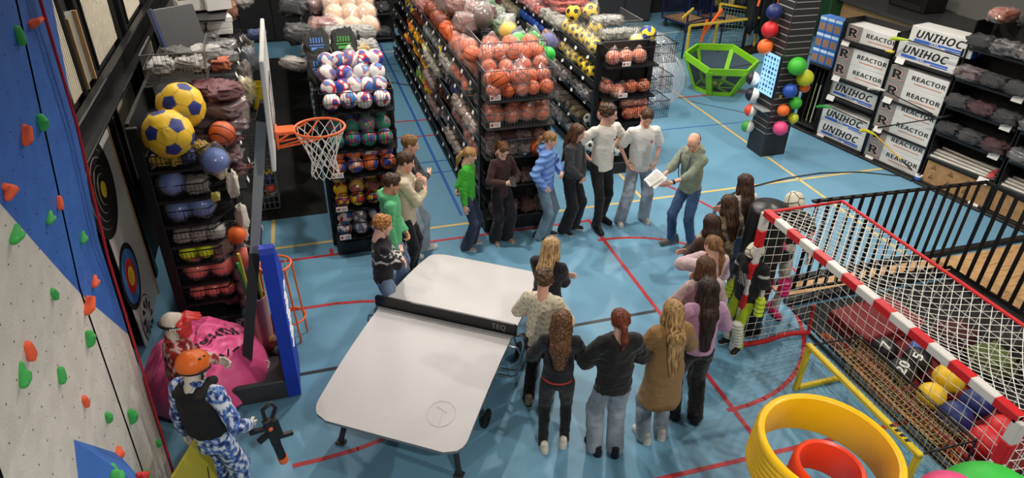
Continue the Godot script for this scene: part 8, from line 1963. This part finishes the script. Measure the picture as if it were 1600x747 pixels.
func make_mannequins():
	var wsk := lin(0.84, 0.8, 0.74)
	var camo := func(a: Array) -> Callable: return func(p: Vector3, n: Vector3) -> Color:
		var v := noise2.get_noise_3d(p.x * 17, p.y * 15, p.z * 17) + 0.4 * noise2.get_noise_3d(p.x * 37, p.y * 33, p.z * 37)
		return a[0] if v > 0.25 else a[1] if v > -0.05 else a[2] if v > -0.3 else a[3]
	var red := camo.call([lin(0.82, 0.75, 0.72), lin(0.72, 0.2, 0.17), lin(0.6, 0.1, 0.09), lin(0.4, 0.06, 0.06)])
	var blu := camo.call([lin(0.84, 0.87, 0.9), lin(0.2, 0.36, 0.68), lin(0.4, 0.55, 0.8), lin(0.08, 0.14, 0.36)])
	var blk := lin(0.06, 0.06, 0.065)
	var jer := func(p: Vector3, n: Vector3) -> Color: return lin(0.8, 0.8, 0.78) if (n.z > 0.3 and absf(p.y - 1.2) < 0.09 and sin(p.x * 120.0 + p.y * 60.0) > 0.2 and absf(p.x) < 0.1) or (absf(p.y - 1.34) < 0.02 and absf(p.x) > 0.16) else lin(0.05, 0.05, 0.055)
	var g2c := func(p: Vector3, n: Vector3) -> Color: return lin(0.06, 0.06, 0.065)
	var L := [
		{"called": "mannequin", "cat": "mannequin", "x": -1.36, "z": -5.06, "h": 1.78, "yaw": 96, "hp": 6, "arms": ["hold", "down"], "skin": wsk, "label": "white headed mannequin in red camouflage overalls and red face mask", "top": {"called": "camouflage_jacket", "color": blk, "paint": red, "loose": 0.026, "collar": true, "hem": -0.1}, "pants": {"called": "camouflage_trousers", "color": lin(0.55, 0.12, 0.1), "paint": red, "ankle": 0.08, "knee": 0.085}, "shoe": blk, "sole": blk, "hair": {"style": "none"}},
		{"called": "mannequin", "cat": "mannequin", "x": -1.14, "z": -4.44, "h": 1.78, "yaw": 150, "hy": -20, "hp": 10, "arms": ["down", "out"], "skin": wsk, "label": "mannequin in blue camouflage, black vest and orange helmet holding black gun", "top": {"called": "camouflage_jacket", "color": blk, "paint": blu, "loose": 0.026, "collar": true, "hem": -0.12}, "pants": {"called": "camouflage_trousers", "color": lin(0.25, 0.36, 0.6), "paint": blu, "ankle": 0.085, "knee": 0.09}, "shoe": blk, "sole": blk, "hair": {"style": "none"}},
		{"called": "mannequin", "cat": "mannequin", "x": 4.42, "z": -5.2, "h": 1.44, "yaw": -72, "hp": 6, "arms": ["down", "down"], "skin": wsk, "label": "small goalkeeper mannequin in black jersey with ball patterned helmet, left of goal post", "top": {"called": "jersey", "color": blk, "paint": jer, "sleeve": "short", "loose": 0.04, "hem": -0.08}, "pants": {"called": "goalkeeper_shorts", "color": lin(0.66, 0.76, 0.14), "ankle": 0.06, "knee": 0.07}, "shoe": blk, "sole": white_lin(), "hair": {"style": "none"}},
		{"called": "mannequin", "cat": "mannequin", "x": 5.16, "z": -5.68, "h": 1.72, "yaw": -20, "hp": 6, "arms": ["out", "front"], "skin": wsk, "label": "mannequin in black with pink guards and ball patterned helmet behind goal net", "top": {"called": "jersey", "color": blk, "paint": g2c, "sleeve": "short", "loose": 0.03, "hem": -0.12}, "pants": {"called": "tights", "color": lin(0.76, 0.73, 0.68), "ankle": 0.05, "knee": 0.06}, "shoe": lin(0.8, 0.12, 0.4), "sole": blk, "hair": {"style": "none"}}]
	var R := build_humans(L)
	# red mask with peak on the first
	var put := func(i: int, called: String, b: MB, m: Material) -> MeshInstance3D:
		var o := obj(called, b, m, R[i][0]); var J: Dictionary = R[i][1]
		o.transform = Transform3D(J.hb.scaled(Vector3.ONE * J.hs), J.HC)
		return o
	var f := SDF.new(Vector3(-0.13, -0.15, -0.1), Vector3(0.13, 0.12, 0.24), 0.0065)
	f.cap(Vector3(0, 0.0, 0.04), Vector3(0, -0.07, 0.06), 0.092, 0.07, 0.02); f.cap(Vector3(-0.06, 0.06, 0.09), Vector3(0.06, 0.06, 0.09), 0.02, 0.02, 0.02); f.cap(Vector3(-0.045, 0.07, 0.1), Vector3(-0.04, 0.06, 0.19), 0.016, 0.01, 0.03); f.cap(Vector3(0.045, 0.07, 0.1), Vector3(0.04, 0.06, 0.19), 0.016, 0.01, 0.03); f.cap(Vector3(0, 0.07, 0.1), Vector3(0, 0.06, 0.195), 0.02, 0.012, 0.03)
	f.cap(Vector3(0, 0.0, -0.03), Vector3(0, -0.08, -0.02), 0.088, 0.08, 0.01, Vector3.ZERO, 1.0, true)
	f.cap(Vector3(-0.035, 0.01, 0.14), Vector3(0.035, 0.01, 0.14), 0.022, 0.022, 0.008, Vector3.ZERO, 1.0, true)
	var mk := MB.new(); f.mesh(mk)
	put.call(0, "face_mask", mk, mat(Color(0.86, 0.2, 0.2), 0.35))
	put.call(0, "lens", MB.new().sphere(Vector3(0, 0.01, 0.085), Vector3(0.06, 0.024, 0.04), 16, 8), mat(Color(0.85, 0.55, 0.55), 0.15))
	var sp := []
	for k in 24: sp.append(Vector3(cos(TAU * k / 24) * 0.086, 0.02, -0.012 + sin(TAU * k / 24) * 0.1))
	var strap_o: MeshInstance3D = put.call(0, "strap", MB.new().tube(sp, 0.013, 6, true), M.black)
	var sm := MB.new()
	for k in 5: sm.box(Vector3(-0.1, 0.02, -0.03 + k * 0.018), Vector3(0.004, 0.014, 0.012))
	obj("strap_mark", sm, M.ink_white, strap_o)
	# orange helmet with vents on the second
	var hl := MB.new(); var hg := SDF.new(Vector3(-0.14, -0.05, -0.16), Vector3(0.14, 0.18, 0.15), 0.0065)
	hg.cap(Vector3(0, 0.035, -0.03), Vector3(0, 0.035, 0.02), 0.107, 0.1, 0.02); hg.cut(Vector3(0, -1, 0), -0.005)
	hg.cap(Vector3(0, 0.02, -0.02), Vector3(0, -0.05, 0.0), 0.085, 0.085, 0.01, Vector3.ZERO, 1.0, true); hg.mesh(hl)
	var ho: MeshInstance3D = put.call(1, "helmet", hl, mat(Color(0.9, 0.42, 0.1), 0.4))
	for k in 10:
		var a := TAU * k / 10.0; var vb := MB.new(); var d := Vector3(cos(a) * 0.7, 0.62, sin(a) * 0.7).normalized()
		vb.sphere(Vector3(0, 0.035, -0.005) + d * 0.104, Vector3(0.014, 0.007, 0.014), 10, 6)
		obj("vent", vb, M.ink, ho)
	var hlg := obj("lettering", lettering("O", 0.035), M.ink_white, ho); hlg.transform = Transform3D(Basis(Vector3.UP, -PI * 0.35) * Basis(Vector3.RIGHT, -0.4), Vector3(-0.075, 0.06, 0.075))
	var cs := MB.new()
	for s in [-1, 1]: cs.tube([Vector3(s * 0.09, 0.0, 0.0), Vector3(s * 0.075, -0.07, 0.02), Vector3(s * 0.02, -0.125, 0.045)], 0.01, 5)
	for k in 20: sp[k] = Vector3(cos(TAU * k / 20) * 0.1, 0.0, -0.008 + sin(TAU * k / 20) * 0.112)
	cs.tube(sp.slice(0, 20), 0.013, 6, true); put.call(1, "chin_strap", cs, M.black)
	# black vest
	var J: Dictionary = R[1][1]; var vs := SDF.new(Vector3(-0.3, 0.95, -0.25), Vector3(0.3, 1.6, 0.28), 0.013); var s: float = J.s
	var N: Vector3 = J.N; var P: Vector3 = J.P
	vs.cap(P + Vector3(0, 0.12, 0), P + Vector3(0, 0.36, 0), 0.176 * s, 0.182 * s, 0.03, Vector3(0, 0, 1), 1.28)
	for sg in [-1.0, 1.0]: vs.cap(N + Vector3(sg * 0.085, -0.02, 0.09), N + Vector3(sg * 0.085, -0.02, -0.11), 0.04, 0.04, 0.03); vs.cap(N + Vector3(sg * 0.085, -0.01, 0.05), N + Vector3(sg * 0.085, -0.01, -0.06), 0.045, 0.045, 0.02)
	vs.cap(N + Vector3(0, 0.03, 0.01), N + Vector3(0, -0.07, 0.01), 0.07, 0.075, 0.02, Vector3.ZERO, 1.0, true)
	for sg in [-1.0, 1.0]: vs.cap(J.arms[0 if sg > 0 else 1][0], J.arms[0 if sg > 0 else 1][0] + Vector3(sg * 0.05, -0.06, 0), 0.075, 0.08, 0.02, Vector3.ZERO, 1.0, true)
	vs.cut(Vector3(0, -1, 0), -(P.y + 0.06)); vs.ripple(func(p: Vector3) -> float: return 0.006 * noise2.get_noise_3d(p.x * 14, p.y * 14, p.z * 14))
	var vm := MB.new(); vs.mesh(vm); var vo := obj("tactical_vest", vm, col_mat(Color(0.07, 0.07, 0.075), 0.8), R[1][0])
	for k in 3: obj("pouch", bx(P + Vector3(-0.09 + k * 0.09, 0.2, 0.155), Vector3(0.08, 0.12, 0.05), 0.012), col_mat(Color(0.08, 0.08, 0.085), 0.8), vo)
	# gun held low by its grip
	var hand: Vector3 = R[1][0].transform * (J.arms[1][2] + (J.arms[1][2] - J.arms[1][1]).normalized() * 0.08)
	var gn := thing("toy_gun", "black game gun with orange muzzle hanging from the blue mannequin's hand", "toy gun", hand + Vector3(0.13, -0.04, 0.06), 0.0)
	gn.basis = Basis(Vector3(0, 0, 1), 0.12) * Basis(Vector3(0, 1, 0), 0.35)
	obj("receiver", MB.new().box(Vector3(0, -0.02, 0), Vector3(0.075, 0.3, 0.055), 0.01).box(Vector3(0.055, 0.0, 0), Vector3(0.05, 0.2, 0.04), 0.008), M.black, gn)
	obj("stock", MB.new().tube([Vector3(-0.01, 0.12, 0), Vector3(0.0, 0.24, 0), Vector3(0.08, 0.27, 0), Vector3(0.1, 0.2, 0), Vector3(0.05, 0.12, 0)], 0.018, 7), M.black, gn)
	obj("barrel", MB.new().tube([Vector3(0, -0.16, 0), Vector3(0, -0.34, 0)], 0.036, 12), M.black, gn)
	obj("muzzle", MB.new().lathe([Vector2(0.02, -0.39), Vector2(0.04, -0.39), Vector2(0.043, -0.33), Vector2(0.036, -0.33)], 16), M.orange_paint, gn)
	obj("grip", MB.new().bar(Vector3(-0.03, 0.05, 0), Vector3(-0.15, 0.04, -0.05), 0.035).bar(Vector3(0.03, -0.1, 0), Vector3(0.15, -0.14, 0), 0.035).bar(Vector3(-0.03, -0.02, 0), Vector3(-0.12, -0.05, 0), 0.04), M.black, gn)
	obj("orange_dial", MB.new().sphere(Vector3(0.0, 0.04, 0.03), Vector3(0.02, 0.02, 0.01), 10, 6), M.orange_paint, gn)
	# yellow sign board between the mannequins' legs and the wall
	var sg2 := thing("yellow_board", "yellow board with a black drawing behind the mannequins' legs", "board", Vector3(-1.28, 0, -4.25), 1.2)
	obj("panel", bx(Vector3(0, 0.5, 0), Vector3(0.5, 1.0, 0.02), 0.004), mat(Color(0.72, 0.66, 0.18), 0.6), sg2)
	var dr := MB.new()
	for k in 6: dr.bar(Vector3(-0.15 + 0.05 * k, 0.4 + 0.07 * sin(k * 2.0), 0.012), Vector3(-0.1 + 0.05 * k, 0.6 - 0.06 * cos(k * 1.7), 0.012), 0.012, 0.003)
	obj("drawing", dr, M.ink, sg2)
	# ball patterned helmets on the two goalkeepers
	for i in [2, 3]:
		var bb := MB.new(); var q := SDF.new(Vector3(-0.15, -0.16, -0.16), Vector3(0.15, 0.16, 0.17), 0.0065)
		q.cap(Vector3(0, 0.02, -0.02), Vector3(0, 0.0, 0.02), 0.112, 0.11, 0.02); q.cap(Vector3(0, -0.06, 0.05), Vector3(0, -0.08, 0.07), 0.06, 0.05, 0.03)
		q.cap(Vector3(0, -0.12, -0.03), Vector3(0, -0.2, -0.03), 0.06, 0.07, 0.02, Vector3.ZERO, 1.0, true)
		q.cap(Vector3(-0.04, 0.0, 0.14), Vector3(0.04, 0.0, 0.14), 0.03, 0.03, 0.01, Vector3.ZERO, 1.0, true)
		q.mesh(bb, func(p: Vector3, n: Vector3) -> Color:
			var best := -1.0; var sec := -1.0; var d := (p - Vector3(0, 0.02, 0)).normalized()
			for k in 12:
				var y := 1.0 - (k + 0.5) / 6.0; var a := k * 2.39996
				var v := d.dot(Vector3(cos(a) * sqrt(1 - y * y), y, sin(a) * sqrt(1 - y * y)))
				if v > best: sec = best; best = v
				elif v > sec: sec = v
			return lin(0.82, 0.8, 0.72) if best - sec > 0.05 and p.y > -0.02 else lin(0.05, 0.05, 0.05))
		put.call(i, "goalkeeper_helmet", bb, M.v)
	var pads := func(i: int, a: Vector3, b: Vector3, r: float, called: String, m: Material):
		var w := SDF.new(Vector3(minf(a.x, b.x), minf(a.y, b.y), minf(a.z, b.z)) - Vector3.ONE * (r + 0.03), Vector3(maxf(a.x, b.x), maxf(a.y, b.y), maxf(a.z, b.z)) + Vector3.ONE * (r + 0.03), 0.01)
		w.cap(a, b, r, r * 0.9, 0.01); w.ripple(func(p: Vector3) -> float: return 0.006 * sin(p.y * 120.0))
		var wm := MB.new(); w.mesh(wm); obj(called, wm, m, R[i][0])
	var lime := mat(Color(0.76, 0.85, 0.2), 0.6); var pink := mat(Color(0.88, 0.14, 0.46), 0.5); var wht := mat(Color(0.85, 0.84, 0.78), 0.6)
	for k in 2:
		var A: Array = R[2][1].arms[k]; var Lg: Array = R[2][1].legs[k]
		pads.call(2, A[2].lerp(A[1], 0.25), A[2] + (A[2] - A[1]) * 0.5, 0.055, "glove", lime)
		pads.call(2, Lg[1] + Vector3(0, 0.02, 0.03), Lg[2].lerp(Lg[1], 0.1) + Vector3(0, 0, 0.03), 0.062, "leg_pad", wht)
		A = R[3][1].arms[k]; Lg = R[3][1].legs[k]
		pads.call(3, A[2].lerp(A[1], 0.5), A[2], 0.05, "wrist_guard", pink)
		pads.call(3, A[1], A[1].lerp(A[0], 0.15), 0.058, "elbow_pad", pink)
		pads.call(3, Lg[1] + Vector3(0, 0.06, 0.02), Lg[1] + Vector3(0, -0.06, 0.03), 0.075, "knee_pad", pink)
		pads.call(3, Lg[2] + Vector3(0, 0.06, 0), Lg[2] + Vector3(0, -0.03, 0.02), 0.06, "ankle_guard", pink)
	# pink giant ball cover slumped behind the first mannequin, its skirt running out over the stand's base
	var kb := thing("ball_cover", "slumped hot pink ball cover with black lettering behind the mannequins", "ball cover", Vector3(-1.45, 0, -6.25))
	var hgt := func(x: float, z: float) -> float:
		var r := Vector2(x / 0.64, z / 0.68).length()
		var a := atan2(z, x)
		var v := 0.62 * pow(maxf(0.0, 1.0 - r * r), 0.5) * (1.0 + 0.05 * sin(a * 5.0 + r * 3.0) * r)
		return v + (0.06 * noise2.get_noise_2d(x * 4.0, z * 4.0) + 0.022 * noise2.get_noise_2d(x * 13.0 + z * 8.0, z * 6.0)) * (1.0 - r * r)
	var km := MB.new()
	km.surf(func(u, v):
		var r := minf(v, 1.0); r = 1.0 - (1.0 - r) * (1.0 - r)
		var a: float = u * TAU; var x := cos(a) * 0.638 * r; var z := sin(a) * 0.678 * r
		return Vector3(x, maxf(0.004, hgt.call(x, z)), z), 80, 32)
	obj("cover", km, mat(Color(0.98, 0.38, 0.62), 0.42, 0.0, {"rim_enabled": true, "rim": 0.3}), kb)
	var lay := func(p: Vector2) -> Vector3:      # from the line of writing to the cloth
		var q: Vector2 = p.rotated(2.43) + Vector2(0.1, 0.12)
		return Vector3(q.x, hgt.call(q.x, q.y) + 0.006, q.y)
	var tm: TextMesh = lettering("KINBALL", 0.125); var ar := tm.get_mesh_arrays() if tm.has_method("get_mesh_arrays") else tm.surface_get_arrays(0)
	var b := MB.new(); var vv: PackedVector3Array = ar[Mesh.ARRAY_VERTEX]; var nn: PackedVector3Array = ar[Mesh.ARRAY_NORMAL]; var ii = ar[Mesh.ARRAY_INDEX]
	var idx: PackedInt32Array = ii if ii != null and ii.size() else PackedInt32Array(range(vv.size()))
	var cur := []
	for k in range(0, idx.size(), 3):
		if nn[idx[k]].z > 0.5: cur.append([vv[idx[k]], vv[idx[k + 1]], vv[idx[k + 2]]])
	for pass_i in 9:      # cut long triangles so that the letters follow the cloth
		var nx := []; var more := false
		for tr in cur:
			var m := 0; var ml := 0.0
			for k in 3:
				var d: float = tr[k].distance_to(tr[(k + 1) % 3])
				if d > ml: ml = d; m = k
			if ml > 0.025:
				more = true; var h: Vector3 = (tr[m] + tr[(m + 1) % 3]) * 0.5
				nx.append([tr[m], h, tr[(m + 2) % 3]]); nx.append([h, tr[(m + 1) % 3], tr[(m + 2) % 3]])
			else: nx.append(tr)
		cur = nx
		if not more: break
	for tr in cur:
		var o := []
		for p in tr: o.append(lay.call(Vector2(p.x, -p.y)))
		b.face(o, Vector3.UP)
	obj("lettering", b, M.ink, kb)
	var sc := MB.new()
	for q in [[-0.22, -0.2, -0.12, -0.24], [-0.1, -0.2, -0.05, -0.25], [-0.03, -0.25, 0.0, -0.2], [0.0, -0.2, 0.05, -0.25], [0.08, -0.26, 0.1, -0.2], [0.12, -0.2, 0.17, -0.25], [0.17, -0.25, 0.2, -0.2]]:
		var pts := []
		for k in 5: pts.append(lay.call(Vector2(lerpf(q[0], q[2], k / 4.0), lerpf(q[1], q[3], k / 4.0))))
		sc.tube(pts, 0.009, 5)
	obj("script_mark", sc, M.ink, kb)

func white_lin() -> Color: return lin(0.85, 0.84, 0.82)
